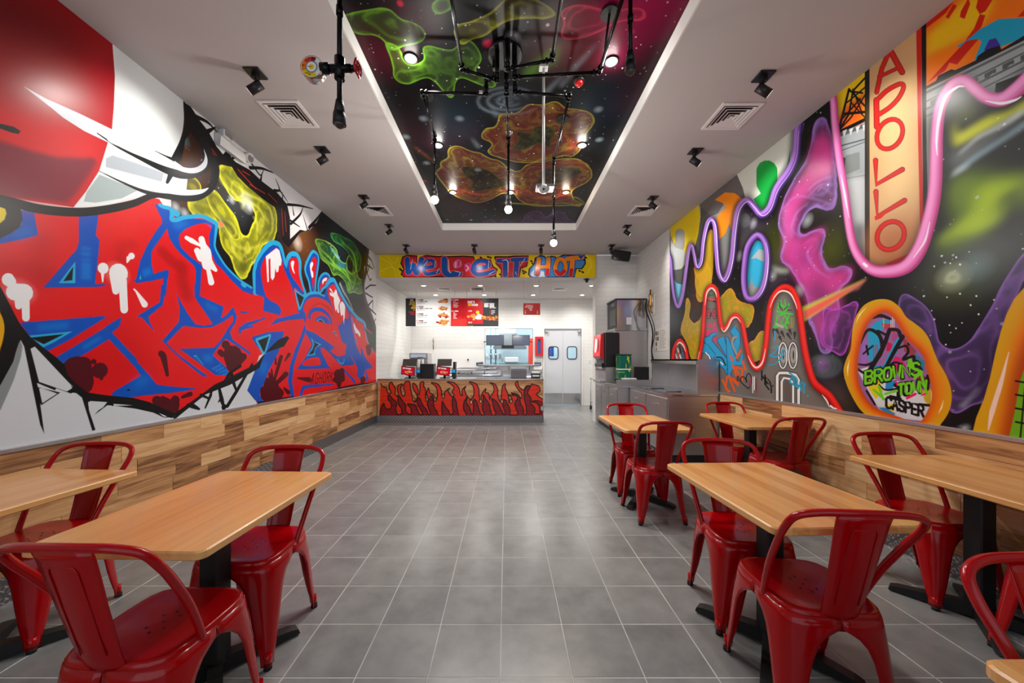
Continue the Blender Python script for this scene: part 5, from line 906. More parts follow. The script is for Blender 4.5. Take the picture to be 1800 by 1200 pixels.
for k_, (vis, cy, a, b, c, d) in enumerate(tiles):
    w, h = round(b-a, 4), round(d-c, 4)
    if vis == 0 and nt_ < 300:
        nt_ += 1
        if (w, h) not in shared:
            o = tile_mesh(w, h).make('tile', M['tile'], floor); shared[(w, h)] = o.data
        else:
            o = bpy.data.objects.new('tile', shared[(w, h)]); SC.collection.objects.link(o); o.parent = floor
        o.location = ((a+b)/2, (c+d)/2, random.uniform(-.0006, .0004))
    else: tile_mesh(w, h, rest, (a+b)/2, (c+d)/2)
tag(rest.make('tile', M['tile'], floor), kind='stuff')
# side walls with their murals
wl = st(G().box(-WX-.15, -WX, Y0, YR, 0, 3.85).make('wall_left', M['white'])); wr = st(G().box(WX, WX+.15, Y0, YR, 0, 3.85).make('wall_right', M['white']))
cl = paint_left(); mm = mural_mat('graffiti_mural_paint', cl, .3)
X = -WX+.004; y0, y1, z0, z1 = .6, 7.69, .85, HC
quad('mural', [(X, y1, z0), (X, y0, z0), (X, y0, z1), (X, y1, z1)], [((y-cl.u0)/(cl.u1-cl.u0), (z-cl.v0)/(cl.v1-cl.v0)) for y, z in ((y1, z0), (y0, z0), (y0, z1), (y1, z1))], mm, wl)
cr = paint_right(); mm = mural_mat('space_mural_paint', cr, .3)
X = WX-.004; y0, y1 = .9, 6.13
quad('mural', [(X, y0, .92), (X, y1, .92), (X, y1, z1), (X, y0, z1)], [((y-cr.u0)/(cr.u1-cr.u0), (z-cr.v0)/(cr.v1-cr.v0)) for y, z in ((y0, .92), (y1, .92), (y1, z1), (y0, z1))], mm, wr)
G().box(-WX, -WX+.006, YD, YK, 0, HK).make('tiled_face', M['ktileX'], wl); G().box(WX-.006, WX, 6.13, YD+.03, 0, HC).make('tiled_face', M['ktileX'], wr); G().box(WX-.006, WX, 7.95, YK, 0, HK).make('tiled_face', M['ktileX'], wr)
def panelling(side, ztop, y0, y1, parent):
    xw = side*WX; xi = side*(WX-.018); rows = 6; hh = (ztop-.15)/rows
    for r_ in range(rows):
        y = y0-random.uniform(0, .5)
        while y < y1:
            L = random.choice([.25, .35, .45, .6, .75, .95]); a, b = max(y, y0), min(y+L, y1); y += L
            if b-a < .05: continue
            t = random.uniform(0, .003); g_ = G().box(-.009-t if side > 0 else -.009, .009 if side > 0 else .009+t, -(b-a)/2+.0008, (b-a)/2-.0008, -hh/2+.0008, hh/2-.0008, bevel=.0008)
            g_.make('plank', M['plankY'], parent, ((xw+xi)/2, (a+b)/2, .15+hh*(r_+.5)))
panelling(-1, .832, Y0+.1, YD, wl); panelling(1, .905, Y0+.1, 4.66, wr)
st(G().box(-WX, -WX+.028, Y0+.1, YD, .832, .857, bevel=.002).make('trim_1', M['steel'])); st(G().box(WX-.028, WX, Y0+.1, 6.13, .905, .93, bevel=.002).make('trim_2', M['steel']))
st(G().box(-WX, -WX+.022, Y0+.1, YD, 0, .15).make('baseboard_left', M['plateY'])); st(G().box(WX-.022, WX, Y0+.1, 4.66, 0, .15).make('baseboard_right', M['plateY']))
# front of the shop behind the viewer: wall with a wide window and a glazed door opening
fw = G(); fw.box(-WX-.15, WX+.15, Y0-.15, Y0, 0, .3); fw.box(-WX-.15, WX+.15, Y0-.15, Y0, 3.2, 3.85); fw.box(-WX-.15, -WX+.2, Y0-.15, Y0, .3, 3.2); fw.box(WX-.2, WX+.15, Y0-.15, Y0, .3, 3.2)
for x in (-1.2, 0, 1.2): fw.box(x-.03, x+.03, Y0-.1, Y0-.04, .3, 3.2)
st(fw.make('wall_front', M['white']))
# ceiling with the raised painted field
RX0, RX1, RY0, RY1 = -1.113, 1.215, .85, 6.22
c_ = G(); c_.box(-WX-.15, RX0, Y0, YD, HC, 3.9); c_.box(RX1, WX+.15, Y0, YD, HC, 3.9); c_.box(RX0, RX1, RY1, YD, HC, 3.9); c_.box(RX0, RX1, Y0, RY0, HC, 3.9)
ceil = st(c_.make('ceiling', M['ceil']))
G().box(RX0, RX1, RY0, RY1, HR, HR+.1).make('raised_field', M['black'], ceil)
cc = paint_ceiling(); mm = mural_mat('ceiling_mural_paint', cc, .35, spec=.12)
quad('mural', [(RX0, RY0, HR-.003), (RX0, RY1, HR-.003), (RX1, RY1, HR-.003), (RX1, RY0, HR-.003)], [((x-cc.u0)/(cc.u1-cc.u0), (y-cc.v0)/(cc.v1-cc.v0)) for x, y in ((RX0, RY0), (RX0, RY1), (RX1, RY1), (RX1, RY0))], mm, ceil)
t_ = G(); e = .012
t_.box(RX0, RX0+e, RY0, RY1, HC-.001, HR-.003); t_.box(RX1-e, RX1, RY0, RY1, HC-.001, HR-.003); t_.box(RX0, RX1, RY1-e, RY1, HC-.001, HR-.003); t_.box(RX0, RX1, RY0, RY0+e, HC-.001, HR-.003)
st(t_.make('trim_3', M['trimw']))
# beam over the counter with its painted board
XP = 1.92
bm_ = st(G().box(-WX, XP+.02, YD, YD+.26, HK-.003, HC).make('wall_back_beam', M['white']))
ch = paint_header(); mm = mural_mat('header_board_paint', ch, .25)
hy = YD-.022; sg = G().box(-2.72, 1.905, hy, YD, 3.106, HC-.004).make('painted_sign_board', mat('yellow_board_edge', (226, 196, 20), .5)); tag(sg, 'yellow board lettered in blue and red graffiti over the counter', 'sign')
x0, x1, z0, z1 = -2.72, 1.905, 3.106, HC-.004; quad('lettered_face', [(x0, hy-.001, z0), (x1, hy-.001, z0), (x1, hy-.001, z1), (x0, hy-.001, z1)], [((x-ch.u0)/(ch.u1-ch.u0), (z-ch.v0)/(ch.v1-ch.v0)) for x, z in ((x0, z0), (x1, z0), (x1, z1), (x0, z1))], mm, sg)
pt = st(G().box(XP, WX, YD+.03, YD+.26, 0, HC).make('wall_back', M['white'])); G().box(XP, WX, YD+.024, YD+.03, 0, HC).make('tiled_face', M['ktileY'], pt); G().box(XP-.004, XP, YD+.03, YD+.26, 0, HK-.004).make('corner_guard', M['trimw'], pt)
kc = st(G().box(-WX, WX, YD+.26, YR, HK, HK+.15).make('ceiling_kitchen', M['ceil']))
# kitchen back wall with hatch and doorway
PX0, PX1, PZ0, PZ1 = -.63, .78, 1.207, 2.257; DX0, DX1, DZ = 1.11, 2.2, 2.245
kb = G(); y0, y1 = YK, YK+.12
kb.box(-WX, PX0, y0, y1, 0, HK); kb.box(PX0, PX1, y0, y1, 0, PZ0); kb.box(PX0, PX1, y0, y1, PZ1, HK); kb.box(PX1, DX0, y0, y1, 0, HK); kb.box(DX0, DX1, y0, y1, DZ, HK); kb.box(DX1, WX, y0, y1, 0, HK)
kw = st(kb.make('wall_kitchen', M['ktileY']))
G().box(-WX+.01, PX0-.02, y0-.006, y0, 0, 1.64).make('smooth_panel', mat('white_panel', (238, 238, 236), .3), kw)
fr_ = G(); fr_.box(PX0-.03, PX0, y0-.01, y1, PZ0-.03, PZ1+.03); fr_.box(PX1, PX1+.03, y0-.01, y1, PZ0-.03, PZ1+.03); fr_.box(PX0, PX1, y0-.01, y1, PZ1, PZ1+.03); st(fr_.make('window_1', M['trimw']))
# back kitchen beyond the hatch
bw = st(G().box(-WX, WX, YR-.6, YR-.5, 0, HK).make('wall_rear', mat('pale_blue_steel', (206, 230, 240), .4, .0, noise=.05, scale=3, stretch=(6, 1, .3))))
# ------------------------------------------------------------------ swing doors
wk = mat('light_grey_door', (196, 198, 204), .35)
d_ = thing('door_1', (DX0, YK+.02, 0), None, None); tag(d_, kind='structure'); wd = (DX1-DX0)
fm = G(); fm.box(-.03, 0, -.05, .1, 0, DZ+.03); fm.box(wd, wd+.03, -.05, .1, 0, DZ+.03); fm.box(0, wd, -.05, .1, DZ, DZ+.03); fm.make('door_frame', M['trimw'], d_)
for s in (0, 1):
    a = .004+s*wd/2; b = a+wd/2-.008; g_ = G(); wx0, wx1, wz0, wz1 = (a+.13, b-.13, 1.36, 1.72) if 1 else 0
    g_.box(a, wx0, 0, .04, .03, DZ-.01); g_.box(wx1, b, 0, .04, .03, DZ-.01); g_.box(wx0, wx1, 0, .04, .03, wz0); g_.box(wx0, wx1, 0, .04, wz1, DZ-.01); lf = g_.make('door_leaf', wk, d_)
    R_ = [(wx0+(wx1-wx0)/2+((wx1-wx0)/2)*(abs(math.cos(t))**.4)*math.copysign(1, math.cos(t)), -.004, (wz0+wz1)/2+(wz1-wz0)/2*(abs(math.sin(t))**.4)*math.copysign(1, math.sin(t))) for t in np.linspace(0, 2*math.pi, 33)]
    G().tube(R_, .014, 8, cap=False).make('window_gasket', M['rubber'], lf); G().box(wx0, wx1, .016, .022, wz0, wz1).make('window_pane', M['glass'], lf)
    G().box(a+.005, b-.005, -.003, 0, .04, .36).make('kick_plate', M['steel2'], lf); G().box((a+.02) if s == 0 else (b-.1), (a+.1) if s == 0 else (b-.02), -.09, 0, DZ-.11, DZ-.03, bevel=.008).make('closer_box', M['steel'], lf)
# ------------------------------------------------------------------ service counter
CX0, CX1, CY, CZ = -2.76, .79, 7.69, .937
cn = thing('service_counter', ((CX0+CX1)/2, CY, 0), 'long serving counter of planks painted with orange and dark red flames', 'counter'); ox = (CX0+CX1)/2
def C_(g, n, m, p=None): o = g.make(n, m, p or cn); o.location = (-ox, -CY, 0) if (p is None) else (0, 0, 0); return o
C_(G().box(CX0, CX1, CY+.03, CY+.72, .1, CZ-.03), 'body', M['white']); C_(G().box(CX0, CX1+.015, CY-.025, CY+.75, CZ-.03, CZ, bevel=.004), 'countertop', M['steel2']); C_(G().box(CX0, CX1, CY-.008, CY+.03, 0, .147), 'base_plate', M['plateX'])
C_(G().box(CX1-.005, CX1+.01, CY-.008, CY+.72, .147, CZ-.03), 'end_panel', M['steel']); C_(G().box(CX1-.005, CX1+.01, CY-.008, CY+.72, 0, .147), 'end_base_plate', M['plateY'])
cf, af = paint_flames(); mt = mat('flame_painted_plank', (190, 130, 80), .35); col = wood_nodes(mt.node_tree, [(0.06, (110, 66, 34)), (.3, (170, 118, 70)), (.5, (204, 154, 102)), (.85, (220, 178, 126))], 0, .35)
nt = mt.node_tree; ti = N(nt, 'ShaderNodeTexImage'); ti.image = image_of('flame_paint', cf, af); ti.extension = 'EXTEND'; mx = N(nt, 'ShaderNodeMix', data_type='RGBA'); nt.links.new(ti.outputs['Alpha'], mx.inputs['Factor']); nt.links.new(col, mx.inputs['A']); nt.links.new(ti.outputs['Color'], mx.inputs['B']); nt.links.new(mx.outputs['Result'], nt.nodes['Principled BSDF'].inputs['Base Color'])
hh = (CZ-.03-.147)/7
for r_ in range(7):
    x = CX0-random.uniform(0, .5)
    while x < CX1:
        L = random.choice([.5, .7, .9, 1.2]); a, b = max(x, CX0), min(x+L, CX1-.006); x += L
        if b-a < .05: continue
        z0 = .147+hh*r_; o = G().box(-(b-a)/2+.001, (b-a)/2-.001, -.008-random.uniform(0, .002), .03, -hh/2+.001, hh/2-.001, bevel=.0012).make('plank', mt, cn, ((a+b)/2-ox, 0, z0+hh/2))
        uv = o.data.uv_layers.new(name='UVMap')
        for l in o.data.loops:
            co = o.data.vertices[l.vertex_index].co; uv.data[l.index].uv = (((a+b)/2+co.x-cf.u0)/(cf.u1-cf.u0), (z0+hh/2+co.z-cf.v0)/(cf.v1-cf.v0))
# ------------------------------------------------------------------ chairs
def outline(t):
    c, s = math.cos(t), math.sin(t); n = 4.6; k = (abs(c)**n+abs(s)**n)**(-1/n); y = s*k; return Vector((c*k*(.181+.006*y), y*.183, 0))
def make_chair():
    t = thing('metal_chair', (0, 0, 0), 'chair', 'chair'); g = G(); n = 40
    prof = [(.0, .4455), (.3, .4455), (.6, .447), (.84, .4505), (.93, .453), (.975, .4525), (1.0, .447), (1.012, .436), (1.018, .392)]
    rings = []
    for q, z in prof:
        if q == 0: rings.append([g.bm.verts.new((0, 0, z))]); continue
        rings.append([g.bm.verts.new((outline(2*math.pi*i/n)*q)+Vector((0, 0, z))) for i in range(n)])
    for a, b in zip(rings, rings[1:]):
        for i in range(n):
            j = (i+1) % n
            f = g.bm.faces.new((a[0], b[i], b[j])) if len(a) == 1 else g.bm.faces.new((a[i], b[i], b[j], a[j])); f.smooth = True
    seat = g.make('seat', M['red'], t); md = seat.modifiers.new('s', 'SOLIDIFY'); md.thickness = .003
    hl = G()
    for x, y in ((0, 0), (-.03, .03), (.03, .03), (-.03, -.03), (.03, -.03), (0, .05), (0, -.05)): hl.cyl((x, y, .4425), (x, y, .4462), .0045, n=8)
    tag(hl.make('drain_hole', M['rubber'], seat), kind='stuff')
    W_ = [(.436, 45), (.40, 44.5), (.388, 38), (.37, 30), (.34, 23.5), (.29, 19), (.24, 16.5), (.18, 14), (.12, 11.2), (.085, 9.3), (.07, 8.5), (.055, 7.2), (.012, 6.6)]
    for k, (sx, sy) in enumerate(((1, 1), (-1, 1), (-1, -1), (1, -1))):
        g = G(); tc = math.pi/4+k*math.pi/2; C = outline(tc); rows = []; m_ = 10
        for z, w in W_:
            s_ = 1-z/.436; out = Vector((sx*.038, sy*(.045 if sy > 0 else .04), 0))*(s_**.85); row = []
            for i in range(m_+1):
                u = -1+2*i/m_; p = outline(tc+math.radians(w)*u)*1.022; d = p-C
                if z < .3: d = d+Vector((-sx, -sy, 0)).normalized()*(abs(u)**1.5)*.012*min(1, (.3-z)/.15)
                if abs(u) < .15 and .05 < z < .34: d = d-Vector((sx, sy, 0)).normalized()*.003
                row.append(g.bm.verts.new(C+d+out+Vector((0, 0, z))))
            rows.append(row)
        for a, b in zip(rows, rows[1:]):
            for i in range(m_): f = g.bm.faces.new((a[i], a[i+1], b[i+1], b[i])); f.smooth = True
        leg = g.make('leg', M['red'], t); md = leg.modifiers.new('s', 'SOLIDIFY'); md.thickness = .004
        e = C*1.022+Vector((sx*.038, sy*(.045 if sy > 0 else .04), 0)); e -= Vector((sx, sy, 0))*.006
        G().cyl((e.x, e.y, 0), (e.x, e.y, .02), .0165, .0155, n=12).make('foot_cap', M['rubber'], leg)
        g = G().cyl((e.x, e.y, .018), (e.x-sx*.003, e.y-sy*.003, .065), .0135, .016, n=12)
        g.make('foot', M['red'], leg)
    hp = [(-.176, -.045, .425), (-.181, -.06, .47), (-.196, -.115, .59), (-.208, -.185, .71), (-.212, -.228, .775), (-.198, -.26, .825), (-.14, -.281, .848), (-.05, -.29, .854), (.05, -.29, .854), (.14, -.281, .848), (.198, -.26, .825), (.212, -.228, .775), (.208, -.185, .71), (.196, -.115, .59), (.181, -.06, .47), (.176, -.045, .425)]
    G().tube(hp, .0125, 10, smooth=True).make('back_hoop', M['red'], t)
    g = G(); rows = []; Z = [(.432, -.176, .062), (.452, -.182, .064), (.48, -.192, .066), (.56, -.214, .07), (.66, -.239, .075), (.76, -.263, .081), (.815, -.277, .084), (.845, -.287, .086)]
    for z, y, w in Z: rows.append([g.bm.verts.new((w*u, y-.012*(1-u*u)+(.006 if abs(u) > .99 else 0), z)) for u in (-1, -.93, -.6, -.2, .2, .6, .93, 1)])
    for a, b in zip(rows, rows[1:]):
        for i in range(7): g.bm.faces.new((a[i], a[i+1], b[i+1], b[i])).smooth = True
    sp = g.make('back_splat', M['red'], t); md = sp.modifiers.new('s', 'SOLIDIFY'); md.thickness = .003
    for sd in (-1, 1):
        e_ = G(); yy = lambda z: float(np.interp(z, [q[0] for q in Z], [q[1] for q in Z]))-.0115
        e_.tube([(-.038, yy(.5)+.001*sd, .5), (-.04, yy(.78)+.001*sd, .78), (-.034, yy(.795)+.001*sd, .795), (.034, yy(.795)+.001*sd, .795), (.04, yy(.78)+.001*sd, .78), (.038, yy(.5)+.001*sd, .5)], .0016, 6)
        if sd > 0: e_.make('embossed_rib', M['red'], sp)
        else: e_.bm.free()
    for q in range(3):
        pass
    return t
base = make_chair(); PI = math.pi; ru = random.uniform
chairs = [(-1.19, 1.245, -.02, 'red metal chair at the near end of the left aisle-side table, back to the viewer', 'chairs at the left tables'),
 (-1.24, 1.77, PI, 'red metal chair at the far end of the left aisle-side table, facing the viewer', 'chairs at the left tables'),
 (-2.40, 1.85, PI+.04, 'red metal chair behind the left wall-side table, in front of the plank panelling', 'chairs at the left tables'),
 (1.205, 1.455, -.1, 'red metal chair, back to the viewer, at the nearest whole table right of the aisle', 'chairs at the right tables'),
 (1.27, 1.945, PI-.12, 'red metal chair facing the viewer across the nearest whole table right of the aisle', 'chairs at the right tables'),
 (2.52, 2.14, PI, 'red metal chair behind the foreground wall-side table on the right', 'chairs at the right tables'),
 (2.50, 1.50, .03, 'red metal chair mostly outside the right edge, seat under the foreground wall-side table', 'chairs at the right tables'),
 (1.33, .62, PI-.06, 'red metal chair in the lower right corner behind the cropped tabletop corner', 'chairs at the right tables'),
 (1.32, 3.73, PI-.05, 'red metal chair behind the small far aisle table, nearest the steel cabinets', 'chairs at the right tables'),
 (1.28, 3.13, .02, 'red metal chair, back to the viewer and all legs visible, at the far aisle table', 'chairs at the right tables'),
 (2.50, 3.86, PI, 'red metal chair at the far end of the back wall-side table, beside the steel cabinet', 'chairs at the right tables'),
 (2.53, 3.33, .0, 'red metal chair, back to the viewer, at the back wall-side table by the right panelling', 'chairs at the right tables')]
for i, (x, y, rz, lb, gr) in enumerate(chairs):
    if i == 0: base.location = (x, y, 0); base.rotation_euler = (0, 0, rz); tag(base, lb, None, gr)
    else: dup(base, (x, y, 0), rz, lb, gr)
# ------------------------------------------------------------------ tables
def make_table():
    t = thing('dining_table', (0, 0, 0), 'table', 'table'); g = G(); r = .03; P = []
    for sx, sy, a0 in ((1, 1, 0), (-1, 1, 90), (-1, -1, 180), (1, -1, 270)):
        for a in range(0, 91, 18): P.append((sx*(.305-r)+r*math.cos(math.radians(a0+a)), sy*(.405-r)+r*math.sin(math.radians(a0+a))))
    n = len(P); rows = []
    for z, k in ((.719, .006), (.724, 0), (.745, 0), (.75, .005)): rows.append([g.bm.verts.new((x-math.copysign(k, x), y-math.copysign(k, y), z)) for x, y in P])
    for a, b in zip(rows, rows[1:]):
        for i in range(n): g.bm.faces.new((a[i], a[(i+1) % n], b[(i+1) % n], b[i]))
    g.bm.faces.new(rows[0][::-1]); g.bm.faces.new(rows[-1]); g.make('tabletop', M['maple'], t)
    G().box(-.04, .04, -.04, .04, .05, .7, bevel=.006).make('post', M['iron'], t)
    G().box(-.2, .2, -.02, .02, .705, .719).box(-.02, .02, -.22, .22, .70, .718).make('top_bracket', M['iron'], t)
    for k in range(4):
        a = math.radians(50)+k*math.pi/2 if k % 2 == 0 else math.radians(130)+(k-1)*math.pi/2
        g = G().prism([(0, .012), (.3, .008), (.325, .008), (.318, .03), (.29, .04), (.06, .075), (0, .08)], 1, -.026, .026)
        g.xf(Matrix.Rotation(a, 4, 'Z')); ft = g.make('foot', M['iron'], t)
        G().cyl((.3*math.cos(a), .3*math.sin(a), 0), (.3*math.cos(a), .3*math.sin(a), .01), .014, n=10).make('leveller', M['rubber'], ft)
    return t
tb = make_table()
tables = [(-1.25, 1.54, -.03, 'maple-topped table beside the left aisle, in the foreground'), (-2.33, 1.575, -.05, 'maple-topped table against the left plank panelling, partly cropped'), (1.25, 1.70, .04, 'large looking maple-topped table beside the right aisle, nearest whole table on the right'),
 (2.468, 1.87, 0, 'maple-topped table against the right wall under the orange egg mural'), (1.262, .325, 0, 'maple-topped table of which only a corner shows at the lower right'), (1.31, 3.48, .03, 'small looking maple-topped table farthest up the right aisle'), (2.465, 3.62, 0, 'maple-topped table against the right wall just before the steel cabinets')]
for i, (x, y, rz, lb) in enumerate(tables):
    if i == 0: tb.location = (x, y, 0); tb.rotation_euler = (0, 0, rz); tag(tb, lb, None, 'dining tables')
    else: dup(tb, (x, y, 0), rz, lb, 'dining tables')
sk = G().box(-.012, .012, -.0415, -.0402, .24, .3).make('arrow_sticker', mat('sticker', (200, 200, 200), .5), [o for o in bpy.data.objects if o.get('label', '').startswith('large looking')][0])
G().prism([(-.006, .28), (.006, .28), (.006, .262), (.01, .262), (0, .248), (-.01, .262), (-.006, .262)], 1, -.0422, -.0416).make('arrow', M['black'], sk)
# ------------------------------------------------------------------ pipe chandelier
pc = thing('pipe_chandelier', (-.01, 2.75, HR), 'black iron pipe chandelier with branching arms, bulbs, a gauge and red valve wheel', 'light fitting')
def PC(g, n, m, p=None):
    g.xf(Matrix.Translation(Vector((.01, -2.75, -HR)))) if p is None else g.xf(Matrix.Translation(Vector((.01, -2.75, -HR)))); return g.make(n, m, p or pc)
zp = 3.457; r0 = .0115
PC(G().cyl((-.01, 2.76, HR), (-.01, 2.76, HR-.03), .13, n=28), 'canopy', M['iron'])
runs = [[(-.07, 2.70, HR-.02), (-.07, 2.70, zp+.0), (-.32, 2.60, zp), (-.32, 1.67, zp), (-.777, 1.67, zp), (-.777, 1.67, 2.50)],
 [(.01, 2.62, HR-.02), (.01, 2.62, zp+.02), (.324, 2.54, zp+.02), (.324, 1.2, zp+.02), (.324, 1.2, 3.0)],
 [(.06, 2.66, HR-.02), (.06, 2.66, zp-.01), (.675, 2.61, zp-.01), (.675, 1.95, zp-.01), (.675, 1.95, 2.97)],
 [(-.09, 2.80, HR-.02), (-.09, 2.80, zp+.1), (-.16, 2.84, zp+.1), (-.16, 2.84, zp), (-.662, 2.82, zp), (-.673, 3.37, zp), (-.673, 3.37, 2.93)],
 [(.0, 2.80, HR-.02), (.0, 2.80, zp), (.02, 3.445, zp), (.02, 3.445, 2.87)],
 [(.07, 2.82, HR-.02), (.07, 2.82, zp), (.504, 2.86, zp), (.50, 3.787, zp), (.50, 3.787, 2.66)]]
for run in runs:
    PC(G().tube([run[0], run[1]], .019, 12), 'pipe', M['pipe'])
    for a, b in zip(run[1:], run[2:]): PC(G().tube([a, b], r0, 12), 'pipe', M['pipe'])
    for a in run[1:-1]: PC(G().ball(a, .021, n=10), 'elbow', M['pipe'])
    for a, b, cpt in zip(run, run[1:], run[2:]):
        A_, B_, D_ = Vector(a), Vector(b), Vector(cpt); u, v = (A_-B_).normalized(), (D_-B_).normalized()
        PC(G().cyl(B_+u*.03, B_+u*.045, .02, n=12).cyl(B_+v*.03, B_+v*.045, .02, n=12), 'coupling', M['pipe'])
    end = Vector(run[-1]); tp = Vector(run[-2]); mid = (end+tp)/2
    PC(G().cyl(mid+Vector((0, 0, .02)), mid-Vector((0, 0, .02)), .0155, n=12), 'coupling', M['pipe'])
    lit = run[-1] in ((-.673, 3.37, 2.93), (.02, 3.445, 2.87), (.50, 3.787, 2.66))
    so = PC(G().cyl(end+Vector((0, 0, .06)), end, .017, .026, n=14).cyl(end, end-Vector((0, 0, .05)), .028, .03, n=14), 'socket', M['iron'])
    if lit:
        PC(G().ball(end-Vector((0, 0, .075)), .036, n=16), 'bulb', M['bulb'], so); point_light('bulb_light', end-Vector((0, 0, .15)), P_PENDANT, r=.04)
    else:
        PC(G().ball(end-Vector((0, 0, .045)), .024, n=12), 'bulb', M['glass'], so)
for x, y in ((-.71, 3.2), (.55, 3.5), (.70, 2.43)): PC(G().cyl((x, y, HR), (x, y, HR-.02), .06, n=20).tube([(x, y, HR-.01), (x*.955, y, zp)], .008, 8), 'ceiling_hanger', M['iron'])
for x, y, z in ((-.09, 2.80, 3.60), (0, 2.80, 3.60), (.07, 2.82, 3.60), (-.2, 2.84, zp)): PC(G().box(x-.014, x+.014, y-.024, y-.02, z-.012, z+.012), 'pipe_tag', M['plasticw'])
vx, vy, vz = -.777, 1.67, 2.71
cr_ = PC(G().cyl((vx, vy, vz-.05), (vx, vy, vz+.05), .023, n=14).cyl((vx-.085, vy, vz), (vx+.055, vy, vz), .018, n=14).cyl((vx-.085, vy, vz), (vx-.045, vy, vz), .024, n=14).cyl((vx+.045, vy, vz), (vx+.075, vy, vz), .014, n=12), 'cross_fitting', M['pipe'])
wg = G(); 
for t in range(6): a = t*math.pi/3; wg.tube([(vx+.085, vy, vz), (vx+.085, vy+.034*math.cos(a), vz+.034*math.sin(a))], .0035, 6)
wg.tube([(vx+.085+.003*math.sin(3*t), vy+.036*math.cos(t), vz+.036*math.sin(t)) for t in np.linspace(0, 2*PI, 25)], .005, 8, cap=False).cyl((vx+.07, vy, vz), (vx+.095, vy, vz), .009, n=10)
PC(wg, 'valve_wheel', M['red'], cr_)
cg = Canvas(-1, 1, -1, 1, 128, (236, 232, 222), 2)
for i in range(60):
    a0, a1 = math.radians(215-i*4.5), math.radians(215-(i+1)*4.5-1); f_ = i/60
    colr = (236, 200, 20) if f_ < .0 else ((214, 40, 30) if .28 < f_ < .6 else (238, 120, 20) if f_ < .28 else (236, 228, 220))
for a0, a1, colr in ((-10, 60, (232, 228, 220)), (60, 92, (130, 20, 26)), (92, 140, (216, 40, 30)), (140, 205, (238, 120, 24)), (205, 300, (240, 200, 20)), (300, 350, (232, 228, 220))):
    A_ = np.radians(np.linspace(a0, a1, 14)); cg.fill([(math.cos(t)*.95, math.sin(t)*.95) for t in A_]+[(math.cos(t)*.5, math.sin(t)*.5) for t in A_[::-1]], colr)
cg.line([(.52*math.cos(t), .52*math.sin(t)) for t in np.linspace(0, 6.3, 40)], .06, (120, 120, 124)); cg.dot((0, 0), .46, (240, 238, 232)); cg.dot((0, .0), .24, (240, 200, 30)); cg.line([(0, 0), (-.4, .05)], .03, (200, 40, 30))
for a, w_ in ((235, 'MILD'), (262, 'MED'), (170, 'HOT')): cg.text(w_, .72*math.cos(math.radians(a))-.16, .72*math.sin(math.radians(a))-.04, .1, (60, 30, 10), wr=.5, gap=.3, r=.014)
gx = vx-.125; gm = mural_mat('gauge_dial_print', cg, .2)
gb = PC(G().tube([(gx, vy+.03, vz), (gx, vy-.01, vz)], .052, 28).cyl((gx+.04, vy+.01, vz), (vx-.08, vy+.0, vz), .008, n=10), 'gauge_body', M['steel2'])
me = bpy.data.meshes.new('gauge_dial'); pts = [(.049*math.cos(2*PI*i/28), .049*math.sin(2*PI*i/28)) for i in range(28)]
me.from_pydata([(gx+.01+p[0], vy-.0115-2.75, vz+p[1]-HR) for p in pts], [], [tuple(range(28))]); uv = me.uv_layers.new(name='UVMap')
for i in range(28): uv.data[i].uv = (.5+pts[i][0]/.098, .5+pts[i][1]/.098)
me.materials.append(gm); gd = bpy.data.objects.new('gauge_dial', me); SC.collection.objects.link(gd); gd.parent = gb
PC(G().tube([(gx, vy-.012, vz), (gx, vy-.006, vz)], .052, 28, cap=False), 'gauge_bezel', M['brass'], gb)
# ------------------------------------------------------------------ ceiling fittings
def spot_fixture(x, y, target, label, group, power, first=[None]):
    z = HC; h = Vector((x, y, z-.13)); d = (Vector(target)-h).normalized()
    t = thing('ceiling_spotlight', (x, y, z), label, 'spotlight', group)
    G().box(-.06, .06, -.06, .06, -.012, 0, bevel=.002).box(-.02, .02, -.02, .02, -.045, -.012).make('mounting_plate', M['black'], t)
    G().cyl((0, 0, -.02), (0, 0, -.09), .008, n=10).make('stem', M['black'], t)
    hh_ = Vector((0, 0, -.115)); g_ = G().cyl(hh_-d*.055, hh_+d*.055, .034, n=20).make('lamp_head', M['black'], t)
    G().cyl(hh_+d*.0555, hh_+d*.0575, .028, n=20).make('lens', M['softlens'], g_)
    spot_light('spot_beam', (x, y, z-.115)+d*.075 if False else tuple(Vector((x, y, z-.115))+d*.075), target, power, 80, 1.0, r=.03)
    return t
for k, y in enumerate((2.8, 3.82, 4.93, 5.99)):
    o_ = ('nearest', 'second nearest', 'third', 'farthest')[k]
    spot_fixture(-1.96, y, (-2.8, y-.1, 2.85), 'black ceiling spotlight aimed at the graffiti wall, %s of the left row' % o_, 'ceiling spotlights', P_SPOT)
    spot_fixture(2.03, y+.03, (2.8, y-.1, 2.85), 'black ceiling spotlight aimed at the space mural, %s of the right row' % o_, 'ceiling spotlights', P_SPOT*.8)
for k, x in enumerate((-1.967, -.626, .682, 2.067)): spot_fixture(x, 7.04, (x+(.1 if x < 2 else .5), 7.7, 3.1 if x < 2 else 2.4), 'black ceiling spotlight before the yellow lettered board, %s from the left' % ('first', 'second', 'third', 'fourth')[k], 'ceiling spotlights', P_HEADER if x < 2 else 16)
